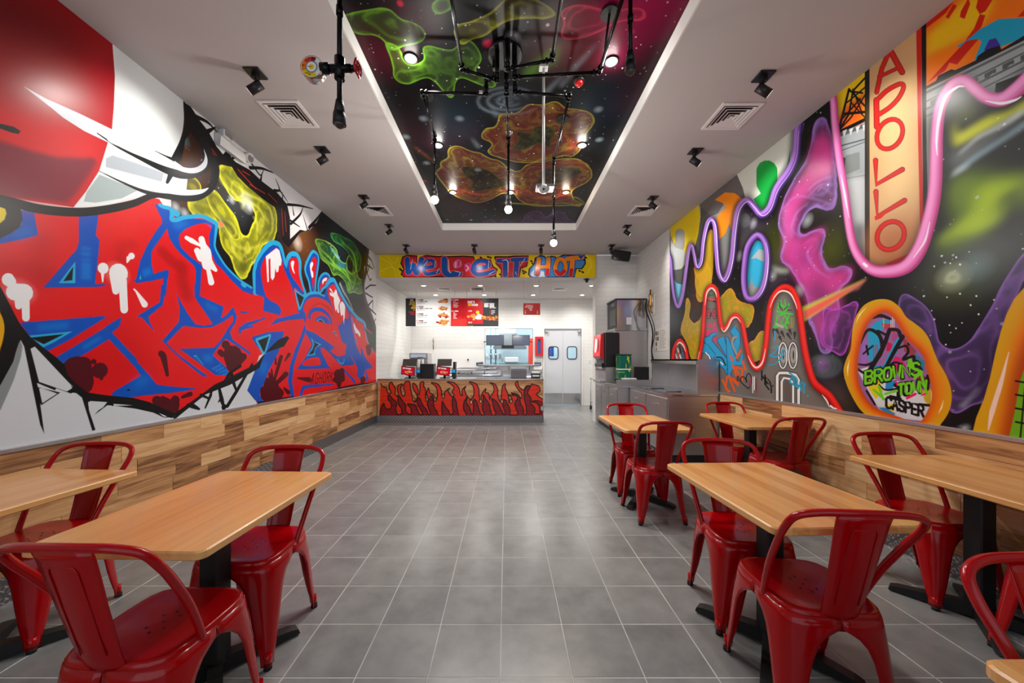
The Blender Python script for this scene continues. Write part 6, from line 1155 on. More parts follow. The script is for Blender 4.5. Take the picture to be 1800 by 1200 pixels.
def downlight(x, y, z, r, label, group, m, power, ang=165, col=(1, .97, .92)):
    t = thing('recessed_downlight', (x, y, z), label, 'downlight', group)
    R_ = [(r*1.1*math.cos(a), r*1.1*math.sin(a), -.004) for a in np.linspace(0, 2*PI, 25)]
    G().tube(R_, r*.16, 8, cap=False).make('trim_ring', M['black'] if z > 3.6 else M['trimw'], t); G().cyl((0, 0, -.006), (0, 0, 0), r, n=22).make('lens', m, t)
    if z > 3.6: point_light('downlight_glow', (x, y, z-.05), power*.07, col, .05)
    if power: spot_light('downlight_beam', (x, y, z-.03), (x, y, 0), power, ang, .8, col=col, r=.07)
for k, (x, y) in enumerate(((-.747, 2.8), (.83, 2.83), (-.75, 3.94), (.832, 3.94), (-.753, 5.05), (.056, 5.05), (.84, 5.05))):
    w = ('near left', 'near right', 'middle left', 'middle right', 'far left', 'far centre', 'far right warm amber')[k]
    downlight(x, y, HR-.004, .045, '%s lit downlight in the painted night-sky ceiling' % w, 'downlights in the painted ceiling', M['warmlens'] if k == 6 else M['lens'], P_DOWN*(.8 if k == 6 else 1), col=(1, .8, .6) if k == 6 else (1, .97, .92))
for k, (x, y) in enumerate(((-1.96, 8.5), (-.62, 8.5), (.71, 8.5), (2.03, 8.5), (-1.92, 9.74), (-.6, 9.74), (.73, 9.74), (2.06, 9.74))):
    downlight(x, y, HK-.001, .055, 'kitchen downlight in the %s row, %s from the left' % (('front', 'back')[k//4], ('first', 'second', 'third', 'fourth')[k % 4]), 'kitchen downlights', M['lens'], P_KITCHEN, 165)
def vent(x, y, z, s_, label, group, m=None):
    t = thing('ceiling_vent', (x, y, z), label, 'vent', group); h = s_/2
    G().box(-h*.85, h*.85, -h*.85, h*.85, -.002, 0).make('dark_backing', M['black'], t); G().ring(-h, h, -h, h, -.012, 0, h*.16).make('frame', M['trimw'], t)
    for k in range(4):
        q = h*(.80-k*.185); z0, z1 = -.015, -.006; g_ = G(); w = h*.12
        for a in range(4):
            vs = [g_.bm.verts.new(Matrix.Rotation(a*PI/2, 4, 'Z') @ Vector(p)) for p in ((-q, -q, z0), (q, -q, z0), (q-w, -q+w, z1), (-q+w, -q+w, z1))]; g_.bm.faces.new(vs)
        g_.make('louver', m or M['trimw'], t)
    G().box(-h*.1, h*.1, -h*.1, h*.1, -.016, -.012).make('centre_plate', m or M['trimw'], t)
vent(-1.98, 3.27, HC, .36, 'square louvred ceiling vent near the graffiti wall, in the left foreground', 'ceiling vents'); vent(2.07, 3.30, HC, .36, 'square louvred ceiling vent on the right, near the pink loop mural', 'ceiling vents')
vent(-1.937, 5.4, HC, .36, 'small looking square ceiling vent farther back on the left', 'ceiling vents'); vent(2.057, 5.4, HC, .36, 'small looking square ceiling vent farther back on the right', 'ceiling vents')
vent(-1.55, 8.95, HK, .34, 'white vent in the kitchen ceiling above the menu board', 'kitchen vents'); vent(1.33, 8.95, HK, .34, 'white vent in the kitchen ceiling to the right of the hanging red sign', 'kitchen vents'); vent(-.72, 8.9, HK, .36, 'dark grey return grille in the kitchen ceiling', 'kitchen vents', M['grey'])
# sprinkler, bell, pole-mounted camera
t = thing('sprinkler_head', (.03, 3.72, HR-.004), 'round chrome sprinkler plate behind the centre pipe of the light fitting', 'sprinkler'); G().cyl((0, 0, 0), (0, 0, -.012), .045, .03, n=20).make('escutcheon', M['steel2'], t); G().cyl((0, 0, -.01), (0, 0, -.03), .01, n=8).make('nozzle', M['steel2'], t)
t = thing('alarm_light', (.61, 3.01, HR-.004), 'red domed alarm light on a black base on the painted ceiling', 'alarm'); G().cyl((0, 0, 0), (0, 0, -.03), .045, n=20).make('base', M['black'], t); G().ball((0, 0, -.035), .035, .8).make('dome', mat('red_lens', (200, 20, 24), .1, coat=1), t)
t = thing('pole_mounted_camera', (.30, 2.888, HR-.004), 'white dome camera hanging on a long white pole from the painted ceiling', 'camera'); G().box(-.035, .035, -.03, .03, -.015, 0).make('ceiling_plate', M['plasticw'], t); G().cyl((0, 0, -.01), (0, 0, -.965), .0105, n=14).make('pole', M['plasticw'], t)
cpt = G(); cpt.box(-.06, .08, -.05, .05, -.985, -.965)
for i in range(6):
    for j in range(4): cpt.box(-.055+i*.024, -.047+i*.024, -.042+j*.024, -.034+j*.024, -.9665, -.964)
cpt.make('bracket_plate', M['steel'], t); dm = G().ball((0, -.01, -.985), .048, .75, n=18).make('dome_housing', M['plasticw'], t); G().cyl((-.004, -.045, -1.0), (-.004, -.052, -1.008), .008, n=10).make('lens', M['plastick'], dm)
# emergency light on the left wall, speaker on the back wall
t = thing('emergency_light', (-2.79, 3.6, 3.47), 'white twin-head emergency light high on the graffiti wall', 'light'); G().prism([(0, -.05), (.05, -.06), (.06, .02), (.04, .05), (0, .05)], 1, -.17, .17).make('housing', M['plasticw'], t)
for s in (-1, 1):
    hd = G().box(.03, .085, s*.11-.055, s*.11+.055, .03, .1, bevel=.01, seg=2) if s < 0 else G().cyl((.03, .2, .03), (.08, .2, .015), .05, n=18)
    hd = hd.make('lamp_head', M['dimlens'], t)
    G().box(.085, .088, s*.11-.045, s*.11+.045, .04, .09).make('reflector', M['steel2'], hd) if s < 0 else G().cyl((.08, .2, .015), (.083, .2, .0145), .04, n=16).make('reflector', M['steel2'], hd)
t = thing('wall_speaker', (2.32, 7.25, 3.45), 'black box loudspeaker hung in the back right corner under the ceiling', 'speaker'); sp = G().box(-.17, .17, -.1, .1, -.1, .1, bevel=.03, seg=3); sp.xf(Matrix.Rotation(.35, 4, 'X') @ Matrix.Rotation(.12, 4, 'Y')); sp.make('cabinet', M['plastick'], t)
gr = G().box(-.15, .15, -.106, -.1, -.085, .085, bevel=.004); gr.xf(Matrix.Rotation(.35, 4, 'X') @ Matrix.Rotation(.12, 4, 'Y')); gr.make('grille', mat('speaker_cloth', (30, 30, 32), .9, noise=.4, scale=200), t); G().tube([(0, .06, .05), (0, .1, .143)], .012, 8).make('bracket', M['black'], t)
t = thing('dome_camera', (1.75, 7.8, HK-.003), 'small black camera under the beam by the right corner', 'camera'); G().cyl((0, 0, 0), (0, 0, -.02), .045, n=18).make('base', M['black'], t); G().ball((0, -.01, -.05), .035).make('camera_head', M['black'], t); G().box(-.07, .07, -.015, .015, -.025, -.012).make('bracket', M['black'], t)
# ------------------------------------------------------------------ hanging boards
cm = paint_menu(); mm = mural_mat('menu_print', cm, .25); BY = 9.25; bx0, bx1, bz0, bz1 = -2.6, -.2, 2.205, 2.925
t = thing('menu_board', ((bx0+bx1)/2, BY, bz0), 'wide hanging menu board in black, white and red with pictures of chicken meals', 'menu board')
ox_ = (bx0+bx1)/2
for k, (u0, u1) in enumerate(((0, 1.17), (1.17, 2.4))):
    pn = G().box(bx0+u0-ox_+.002, bx0+u1-ox_-.002, 0, .025, 0, bz1-bz0).make('panel', M['trimw'], t)
    a, b = bx0+u0-ox_+.003, bx0+u1-ox_-.003; quad('printed_face', [(a, -.001, .001), (b, -.001, .001), (b, -.001, .719), (a, -.001, .719)], [(u0/2.4, 0), (u1/2.4, 0), (u1/2.4, 1), (u0/2.4, 1)], mm, pn)
for x in (-2.33, -1.33, -1.02, -.62, -.27): w_ = G().cyl((x-ox_, .012, bz1-bz0), (x-ox_, .012, HK-bz0-.004), .004, n=6).cyl((x-ox_, .012, HK-bz0-.02), (x-ox_, .012, HK-bz0-.004), .012, n=8).make('hanging_wire', M['steel'], t)
SY = 8.04; cs = Canvas(0, .38, 0, .26, 900, (196, 34, 38), 3)
for i, t_x in enumerate(('THE PARTY IS', 'ROLLING INSIDE', 'PICK UP', 'HERE')): cs.text(t_x, .19-len(t_x)*.0105, .2-i*.034, .02, (240, 226, 220), wr=.42, gap=.62/2.4, r=.0026)
for x in (.045, .32): cs.fill([(x-.008, .1), (x+.008, .1), (x+.008, .05), (x+.022, .05), (x, .015), (x-.022, .05), (x-.008, .05)], (244, 190, 40))
t = thing('hanging_sign', (.57, SY, 2.35), 'small red hanging sign with white words and two yellow down arrows', 'sign'); pn = G().box(-.19, .19, 0, .01, 0, .26).make('panel', mat('red_board', (186, 30, 34), .4), t)
quad('printed_face', [(-.189, -.001, .001), (.189, -.001, .001), (.189, -.001, .259), (-.189, -.001, .259)], [(0, 0), (1, 0), (1, 1), (0, 1)], mural_mat('pickup_sign_print', cs, .3), pn)
for x in (-.18, .16): G().cyl((x, .005, .26), (x, .005, HK-2.355), .003, n=6).cyl((x, .005, HK-2.375), (x, .005, HK-2.355), .012, n=8).make('hanging_wire', M['steel'], t)
# ------------------------------------------------------------------ things on and behind the counter
def red_screen(seed):
    c = Canvas(0, .3, 0, .2, 500, (196, 16, 50), seed); c.text('HOT' if seed == 1 else 'HOT', .03, .15, .025, WHT, wr=.5, gap=.3, r=.004); c.text('CHICKEN', .1, .15, .025, WHT, wr=.45, gap=.25, r=.004)
    food(c, .17, .065, .18, .1, np.random.default_rng(seed)); return mural_mat('till_screen_%d' % seed, c, .2)
def till(x, y, seed, label):
    t = thing('till_terminal', (x, y, CZ), label, 'till', 'tills on the counter'); m = red_screen(seed)
    G().box(-.1, .12, -.02, .14, 0, .012, bevel=.004).make('base', M['plastick'], t); G().cyl((0, .06, .01), (0, .06, .2), .025, n=14).make('stand', M['plastick'], t)
    s = G().box(-.15, .15, -.012, .012, -.1, .1, bevel=.004); R = Matrix.Translation(Vector((-.02, .0, .16))) @ Matrix.Rotation(math.radians(14), 4, 'X') @ Matrix.Rotation(math.radians(7), 4, 'Y')
    so = s.xf(R).make('customer_screen', M['plastick'], t); P = [R @ Vector(p) for p in ((-.14, -.0135, -.09), (.14, -.0135, -.09), (.14, -.0135, .09), (-.14, -.0135, .09))]; nt = m.node_tree
    b = nt.nodes['Principled BSDF']; ti = [n for n in nt.nodes if n.type == 'TEX_IMAGE'][0]; nt.links.new(ti.outputs[0], b.inputs['Emission Color']); b.inputs['Emission Strength'].default_value = .35
    quad('lit_display', P, [(0, 0), (1, 0), (1, 1), (0, 1)], m, so)
    R2 = Matrix.Translation(Vector((-.01, .12, .345))) @ Matrix.Rotation(math.radians(-28), 4, 'X'); G().box(-.16, .16, -.012, .012, -.085, .085, bevel=.004).xf(R2).make('cashier_screen', mat('dark_bronze_back_%d' % seed, (66, 60, 56), .4), t)
    cd = G().box(.17, .26, -.02, .03, .01, .2, bevel=.006).make('card_reader', M['plastick'], t); G().box(.18, .25, -.026, -.02, .12, .19, bevel=.004).make('reader_display', mat('reader_blue_%d' % seed, (30, 130, 190), .3, emit=((30, 140, 200), .5)), cd)
    return t
till(-2.16, 7.95, 1, 'till with a tilted red customer screen, left one on the counter beside the wall')
till(-1.38, 7.95, 2, 'till with a tilted red customer screen to the right of the black box')
t = thing('till_divider', (-1.17, 8.0, CZ), 'thin tall black stand right behind the second till', 'stand'); G().box(-.02, .03, 0, .22, 0, .36, bevel=.004).make('panel', M['plastick'], t)
t = thing('black_box', (-1.77, 8.0, CZ), 'plain black merchandise box on the counter between the tills', 'box'); G().box(-.15, .15, -.01, .25, 0, .31, bevel=.004).make('body', M['plastick'], t); G().box(-.153, .153, -.013, .25, .27, .315, bevel=.003).make('lid', M['black'], t)
t = thing('cup_dispenser', (-1.975, 8.1, CZ), 'clear sleeve of pale cups and white dispensers beside the black box', 'dispenser')
for k in range(5): G().cyl((0, 0, .01+k*.05), (0, 0, .055+k*.05), .035, .04, n=16).make('cup', mat('cup_%d' % k, (214, 222, 236) if k % 2 else (236, 210, 206), .4), t)
for x in (-.03, .07): G().cyl((x, .12, .0), (x, .12, .42), .035, n=14).make('white_canister', M['plasticw'], t); 
G().tube([(-.08, .1, .1), (-.08, .1, .42), (-.04, .1, .46), (.06, .1, .46), (.1, .1, .42), (.1, .1, .1)], .008, 8).make('wire_arch', M['black'], t)
# soft-serve / tea machine on the rear bench at left
MY = 9.3
t = thing('drink_machine', (-2.28, MY, .9), 'big grey drink machine behind the tills at the left end', 'machine'); G().box(-.24, .24, 0, .5, 0, .62, bevel=.008).make('body', M['steel'], t)
fp = G().box(-.23, .23, -.006, 0, .42, .6).make('control_panel', M['grey'], t); G().box(-.2, .2, -.012, -.006, .5, .585).make('label_strip', mat('strip_blue', (176, 190, 210), .3), fp)
for k in range(5): G().box(-.19+k*.05, -.155+k*.05, -.014, -.006, .44, .48).make('button', M['black'], fp)
G().box(-.23, .23, -.09, 0, .38, .42, bevel=.004).make('nozzle_shelf', M['grey'], t); G().box(-.22, .22, -.12, 0, 0, .04).make('drip_tray', M['steel2'], t)
for x in (-.12, 0, .12): G().cyl((x, -.05, .38), (x, -.05, .31), .02, .014, n=10).make('nozzle', M['plasticw'], t)
# rear benches
def bench(x0, x1, y0, y1, h, label, name='steel_bench', shelf=True):
    t = thing(name, ((x0+x1)/2, (y0+y1)/2, 0), label, 'bench'); a, b = (x1-x0)/2, (y1-y0)/2
    G().box(-a, a, -b, b, h-.04, h, bevel=.006).make('worktop', M['steel2'], t); G().box(-a, a, b-.02, b, h, h+.1).make('upstand', M['steel2'], t)
    for sx in (-1, 1):
        for sy in (-1, 1): G().cyl((sx*(a-.04), sy*(b-.04), 0), (sx*(a-.04), sy*(b-.04), h-.03), .019, n=10).make('leg', M['steel'], t)
    if shelf: G().box(-a+.03, a-.03, -b+.03, b-.03, .28, .3).make('undershelf', M['steel'], t)
    return t
bench(-2.76, -1.9, 9.2, 9.85, .9, 'steel bench under the grey drink machine'); bench(-1.72, -.15, 9.8, 10.45, .93, 'long steel prep bench along the kitchen wall, left of the hatch'); bench(-.1, 1.02, 9.85, 10.45, .88, 'steel bench under the hatch')
for k in range(4):
    t = thing('food_pan', (-1.5+k*.36, 9.98, .93), 'steel food pan on the long prep bench, %s from the left' % ('first', 'second', 'third', 'fourth')[k], 'pan', 'food pans'); G().box(-.16, .16, -.13, .13, 0, .07, bevel=.01).make('pan', M['steel2'], t); G().box(-.165, .165, -.135, .135, .07, .078, bevel=.003).make('lid', M['steel'], t)
t = thing('rail_pipe', (-.9, 10.25, .93), 'polished steel rail bending down beside the hatch', 'rail'); G().tube([(-.75, 0, .17), (.5, 0, .17), (.62, 0, .2), (.66, 0, .3)], .022, 12, smooth=True).make('rail', M['steel2'], t)
for x in (-.6, .3): G().cyl((x, 0, 0), (x, 0, .16), .012, n=8).make('post', M['steel2'], t)
# counter right end: grey box, printer, behind them
t = thing('countertop_warmer', (.28, 8.05, CZ), 'grey steel countertop box near the right end of the counter', 'appliance'); G().box(-.18, .18, 0, .32, .0, .21, bevel=.012, seg=2).make('body', M['grey'], t); G().box(-.17, .17, -.006, .0, .02, .16).make('front_panel', mat('warm_grey', (104, 98, 102), .35), t); G().box(-.165, .165, -.01, .3, .205, .225, bevel=.004).make('lid', M['steel2'], t); G().cyl((-.03, -.008, .09), (.03, -.008, .09), .006, n=8).make('handle', M['steel2'], t)
t = thing('label_printer', (.66, 8.02, CZ), 'black and white printer at the right end of the counter', 'printer'); G().box(-.1, .1, 0, .2, 0, .1, bevel=.008).make('body', M['plastick'], t); G().box(-.085, .085, -.012, .16, .1, .14, bevel=.008).make('cover', M['plasticw'], t); G().box(-.075, .075, -.006, 0, .03, .065).make('paper_slot', M['plasticw'], t)
# hatch shelf, ticket printers, monitors, red cabinet, gas valve
t = thing('hatch_shelf', ((PX0+PX1)/2, YK-.16, PZ0-.03), 'stainless shelf running under the kitchen hatch', 'shelf'); G().box(-.88, .88, -.14, .3, 0, .03, bevel=.004).make('shelf_top', M['steel2'], t)
for x in (-.6, 0, .6): G().prism([(-.1, 0), (.15, 0), (.15, -.16)], 0, x-.01, x+.01).make('bracket', M['steel'], t)
for x, w in ((-.76, 'left'), (.9, 'right')):
    t = thing('ticket_printer', (x, YK-.13, 1.16), 'dark grey ticket printer on a small white bracket at the %s end of the hatch' % w, 'printer', 'ticket printers'); G().box(-.12, .12, -.11, .12, -.1, -.0, bevel=.004).make('bracket', M['plasticw'], t); b_ = G().box(-.1, .1, -.09, .1, .0, .11, bevel=.012).xf(Matrix.Rotation(-.12 if x < 0 else .05, 4, 'Y')).make('body', mat('slate_plastic_'+w, (74, 80, 90), .4), t)
    G().tube([(.1, .0, -.02), (.14, 0, -.1), (.1, 0, -.25)], .006, 6, smooth=True).make('cable', M['black'], t)
scr = mat('dark_screen', (70, 78, 96), .12, coat=.5)
for x, w, s in ((-.325, 'left', -1), (.42, 'right', 1)):
    t = thing('order_monitor', (x, YK-.22, 1.9), 'flat order monitor hanging in the %s half of the kitchen hatch' % w, 'monitor', 'order monitors'); G().box(-.255, .255, 0, .035, -.15, .15, bevel=.005).make('bezel', M['plastick'], t); G().box(-.24, .24, -.002, 0, -.135, .135).make('screen', scr, t)
    G().tube([(s*.2, .035, -.04), (s*.3, .12, -.04), (s*.33, .2, -.04)], .014, 8).make('arm', M['black'], t)
t = thing('extinguisher_cabinet', (.955, YK-.004, 1.73), 'narrow red wall cabinet with a blue window left of the swing doors', 'cabinet'); cr = mat('red_cabinet_paint', (190, 22, 28), .35); G().ring(-.115, .115, -.28, .28, 0, .09, .07).xf(Matrix.Rotation(PI/2, 4, 'X')).make('frame', cr, t); G().box(-.05, .05, -.05, -.01, -.22, .22).make('window', mat('blue_window', (24, 80, 150), .08, noise=.5, scale=6, stretch=(1, 1, .4)), t)
t = thing('gas_valve', (-2.13, YK-.01, 1.8), 'small brass pipe valve on the white wall under the menu board', 'valve'); G().tube([(0, -.03, .16), (0, -.03, -.16)], .014, 10).cyl((0, 0, .13), (0, -.03, .13), .012).cyl((0, 0, -.13), (0, -.03, -.13), .012).make('pipe', M['brass'], t); G().tube([(-.02, -.05, .1), (.03, -.05, .06)], .008, 8).make('lever', M['black'], t); G().ball((0, -.03, .02), .022).ball((0, -.03, -.06), .022).make('valve_body', M['steel2'], t)
t = thing('soap_knob', (-1.12, YK-.03, 1.34), 'tiny black wall fitting on the smooth white panel', 'fitting'); G().cyl((0, 0.03, 0), (0, -.02, 0), .025, n=12).make('knob', M['black'], t)
# ------------------------------------------------------------------ back kitchen seen through the hatch
t = thing('extractor_hood', (.06, 12.2, 1.72), 'grey steel hood and press with a dark slot, seen through the hatch', 'hood')
G().prism([(-.5, -.02), (.62, -.02), (.62, .06), (.3, .2), (.3, .5), (-.3, .5), (-.3, .2), (-.5, .06)], 1, -.2, .35).make('canopy', mat('hood_steel', (140, 146, 148), .35, .8, noise=.2, scale=6), t); G().box(-.22, .2, -.21, -.2, .0, .1).make('dark_slot', M['black'], t)
G().box(-.24, .26, -.1, .3, .5, 1.3).make('duct', M['steel'], t)
for x in (-.2, -.05, .1, .22): G().cyl((x, -.16, .2), (x, -.16, .52), .014, n=8).make('pipe', M['steel2'], t)
t = thing('cooking_line', (.2, 12.3, 0), 'pale teal steel cooking line below the hood', 'cooker'); G().box(-.65, .75, -.2, .35, .1, 1.25, bevel=.01).make('body', mat('teal_steel', (130, 170, 176), .35, .5), t); G().box(-.25, .2, -.4, -.1, 1.25, 1.42, bevel=.02).make('white_tray', M['plasticw'], t)
for x in (-.5, 0, .5): G().box(x-.2, x+.2, -.212, -.2, .4, 1.0, bevel=.01).make('oven_door', M['steel'], t)
t = thing('red_panel', (.83, 12.0, 0), 'tall red panel standing behind the hatch', 'panel'); G().box(-.09, .09, 0, .05, 0, 2.05, bevel=.004).make('panel', mat('orange_red_panel', (226, 60, 40), .4), t); G().box(-.12, .12, -.05, .1, 0, .04).make('base', M['steel'], t)
for k, (x, w) in enumerate(((-.52, 'left'), (-.36, 'second'), (1.05, 'right'))):
    t = thing('steel_post', (x, 12.1, 0), 'upright steel pipe in the back kitchen, %s one behind the hatch' % w, 'pipe'); G().cyl((0, 0, 0), (0, 0, 2.95), .025, n=12).make('pipe', mat('bluegrey_pipe_%d' % k, (90, 130, 146), .3, .5), t); G().ball((0, 0, 1.5), .05).ball((0, 0, 1.7), .04).make('joint', M['steel2'], t)
t = thing('bottle_shelf', (-.3, 12.6, 1.35), 'shelf of pale plastic tubs at the left of the back kitchen', 'shelf'); G().box(-.5, .2, 0, .3, 0, .03).make('board', M['steel'], t)
for k in range(4): G().cyl((-.4+k*.16, .12, .03), (-.4+k*.16, .12, .2), .05, n=14).make('tub', mat('tub_%d' % k, (226, 236, 240), .4), t)
G().box(-.48, -.44, .1, .14, -1.35, 0).box(.14, .18, .1, .14, -1.35, 0).make('leg', M['steel'], t)
point_light('back_kitchen_light', (-.2, 11.5, 2.85), 120, (.86, .95, 1), .2); point_light('back_kitchen_light_2', (1.6, 11.6, 2.8), 70, (.86, .95, 1), .2)
t = thing('batten_light', (-.5, 12.9, 2.98), 'bright white ceiling light in the back kitchen', 'light'); G().box(-.6, .6, -.1, .1, 0, .06).make('diffuser', M['lens'], t); G().box(-.62, .62, -.12, .12, .06, .12).make('housing', M['trimw'], t)
t = thing('blue_apron', (1.38, 11.6, 0), 'blue cloth on a rack behind the left door window', 'apron'); G().box(-.02, .16, 0, .03, 1.45, 1.75, bevel=.01).make('cloth', mat('blue_cloth', (30, 90, 190), .7), t); G().cyl((.1, .05, 0), (.1, .05, 1.85), .012).box(-.08, .28, .02, .06, 0, .03).make('rack', M['steel'], t); G().box(-.1, .0, 0, .03, 1.4, 1.6, bevel=.01).make('red_cloth', mat('red_cloth', (200, 40, 50), .7), t)
# ------------------------------------------------------------------ drinks station on the right
x0, x1 = 1.92, 2.78
t = thing('drink_station_cabinet', ((x0+x1)/2, 6.93, 0), 'far stainless base cabinet with two doors under the drink dispenser', 'cabinet'); a = (x1-x0)/2; b = .755
G().box(-a, a, -b, b, .1, .89, bevel=.004).make('body', M['steel'], t); G().box(-a-.02, a, -b, b, .89, .92, bevel=.004).make('worktop', M['steel2'], t); G().box(-a+.06, a-.02, -b+.02, b-.02, 0, .1).make('plinth', M['black'], t); G().box(-a-.02, a, -b-.015, -b+.015, .86, 1.0, bevel=.005).make('side_splash', M['steel'], t)
for k in range(3):
    y = -b+.26+k*.5; d_ = G().box(-a-.014, -a, y-.235, y+.235, .15, .84, bevel=.004).make('door', M['steel'], t); G().tube([(-a-.014, y-.03, .73), (-a-.035, y-.02, .73), (-a-.035, y+.04, .73), (-a-.014, y+.05, .73)], .007, 8).make('handle', M['steel2'], d_)
x0, x1 = 2.12, 2.78
t = thing('waste_cabinet', ((x0+x1)/2, 5.42, 0), 'near stainless base cabinet with flap doors and a hooded back shelf', 'cabinet'); a = (x1-x0)/2; b = .73
G().box(-a, a, -b, b, .1, .87, bevel=.004).make('body', M['steel'], t); G().box(-a-.02, a, -b-.01, b, .87, .9, bevel=.004).make('worktop', M['steel2'], t); G().box(-a+.06, a-.02, -b+.02, b-.02, 0, .1).make('plinth', M['black'], t)
for k in range(2):
    y = -b+.36+k*.72; d_ = G().box(-a-.014, -a, y-.33, y+.33, .15, .84, bevel=.004).make('door', M['steel'], t); G().tube([(-a-.014, y-.05, .74), (-a-.04, y-.04, .73), (-a-.04, y+.04, .73), (-a-.014, y+.05, .74)], .008, 8).make('handle', M['steel2'], d_)
g_ = G(); g_.box(.05, a, -b, -b+.02, .9, 1.335).box(.05, a, b-.02, b, .9, 1.335).box(a-.02, a, -b+.02, b-.02, .9, 1.335).box(.03, a, -b, b, 1.335, 1.355).box(.03, .05, -b, b, 1.29, 1.355)
g_.make('back_hood', M['steel'], t)
for y in (-.25, .3): G().box(-.22, .0, y-.16, y+.16, .9, .912, bevel=.004).make('round_tray', M['steel2'], t)
# ice machine
t = thing('ice_machine', (2.47, 7.38, .92), 'tall ice machine with dark grille standing on a stainless bin', 'machine')
G().box(-.31, .31, -.31, .3, 0, 1.0, bevel=.006).make('ice_bin', M['steel'], t); G().box(-.33, .31, -.32, .3, 1.0, 1.05, bevel=.004).make('bin_rim', M['steel2'], t)
hd = G().prism([(-.31, 1.05), (.3, 1.05), (.3, 1.6), (-.31, 1.6)], 0, -.29, .29).make('ice_head', M['steel2'], t); G().box(-.32, .3, -.32, .3, 1.6, 1.635, bevel=.004).make('top_cap', mat('charcoal_cap', (60, 60, 62), .5), t)
G().box(-.3, -.29, -.3, .3, 1.06, 1.59).make('front_panel', M['plastick'], hd)
for k in range(9): G().box(-.308, -.3, -.27, .1, 1.12+k*.035, 1.14+k*.035).make('grille_slat', M['grey'], hd)
G().box(-.309, -.3, -.2, 0, 1.5, 1.56).make('control_display', M['grey'], hd); G().box(-.1, .0, -.3135, -.31, 1.12, 1.26).make('spec_plate', M['plasticw'], hd)
# soda dispenser
t = thing('soda_dispenser', (1.93, 6.88, .92), 'black soda dispenser with a glowing red picture panel', 'dispenser')
bd = G().box(-.13, .16, -.29, .29, .28, .93, bevel=.03, seg=3).make('body', M['plastick'], t); G().box(-.1, .16, -.28, .28, 0, .3, bevel=.008).make('lower_panel', M['steel'], t)
G().box(-.2, -.1, -.27, .27, 0, .04, bevel=.006).make('drip_tray', M['steel2'], t); cs = Canvas(0, .5, 0, .4, 200, (214, 40, 40), 4); cs.glow((.25, .2), .12, (255, 220, 200), .9); cs.fill([(.1, .1), (.2, .08), (.25, .3), (.12, .33)], (240, 220, 210), smooth=True); cs.fill([(.3, .08), (.42, .12), (.4, .34), (.3, .3)], (120, 10, 20), smooth=True)
m_ = mural_mat('soda_panel_print', cs, .2); nt = m_.node_tree; b_ = nt.nodes['Principled BSDF']; ti = [n for n in nt.nodes if n.type == 'TEX_IMAGE'][0]; nt.links.new(ti.outputs[0], b_.inputs['Emission Color']); b_.inputs['Emission Strength'].default_value = 1.2
sh = G().prism([(-.2, .48), (-.13, .42), (-.13, .92), (-.18, .9)], 1, -.27, .27).make('picture_housing', mat('red_housing', (170, 24, 26), .3), t); quad('lit_picture', [(-.2035, .25, .5), (-.2035, -.25, .5), (-.1845, -.25, .885), (-.1845, .25, .885)], [(0, 0), (1, 0), (1, 1), (0, 1)], m_, sh)
for k in range(6): G().cyl((-.15, -.22+k*.09, .3), (-.15, -.22+k*.09, .22), .022, .012, n=10).make('nozzle', M['steel2'], t)
G().box(-.17, -.13, -.26, .26, .29, .36, bevel=.006).make('nozzle_bar', M['plastick'], t)
# tea urn, boxes, napkins
ct = Canvas(0, 1, 0, 1, 128, (14, 96, 80), 5); 
for _ in range(46):
    x, y, a = ct.rng.uniform(0, 1), ct.rng.uniform(0, 1), ct.rng.uniform(0, 6.3); ct.fill([(x, y), (x+.12*math.cos(a+.2), y+.12*math.sin(a+.2)), (x+.2*math.cos(a), y+.2*math.sin(a)), (x+.12*math.cos(a-.2), y+.12*math.sin(a-.2))], [(196, 190, 40), (120, 160, 40), (20, 60, 50), (226, 200, 60)][ct.rng.integers(4)], smooth=True)
ct.fill([(0, .5), (1, .5), (1, .54), (0, .54)], (226, 226, 216)); tm = mural_mat('tea_wrap_print', ct, .35)
t = thing('tea_urn', (2.08, 6.36, .92), 'green leaf-patterned tea dispenser on the far steel cabinet', 'dispenser')
ub = G().box(-.11, .11, -.1, .1, .0, .5, bevel=.02, seg=2).make('urn_body', tm, t); uv = ub.data.uv_layers.new(name='UVMap')
for l in ub.data.loops: co = ub.data.vertices[l.vertex_index].co; uv.data[l.index].uv = (co.x*4.2+co.y*4.2+.5, co.z*2)
G().box(-.115, .115, -.105, .105, .5, .525, bevel=.01).make('lid', mat('dark_green_lid', (20, 70, 50), .4), t); G().cyl((-.11, -.02, .08), (-.16, -.02, .08), .014, n=10).cyl((-.155, -.02, .1), (-.155, -.02, .05), .01, n=8).make('tap', M['black'], t)
t = thing('lid_organizer', (2.38, 6.3, .92), 'black lid and straw box beside the green tea dispenser', 'box'); G().ring(-.1, .1, -.07, .1, 0, .3, .01).box(-.1, .1, -.07, .1, 0, .01).make('body', M['plastick'], t); G().box(-.095, .095, -.01, 0, .01, .26).make('divider', M['plastick'], t)
t = thing('napkin_holder', (2.12, 6.25, .92), 'low white and steel napkin tray at the near end of the far cabinet', 'tray'); G().box(-.13, .15, -.06, .02, 0, .09, bevel=.006).make('tray', M['steel2'], t); G().box(-.11, .13, -.05, .01, .09, .11).make('napkins', M['plasticw'], t)
t = thing('black_crate', (2.66, 6.3, .92), 'low black tray of cables between the ice bin and the hooded cabinet', 'tray'); G().ring(-.11, .1, -.1, .1, 0, .07, .008).box(-.11, .1, -.1, .1, 0, .01).make('tray', M['plastick'], t)
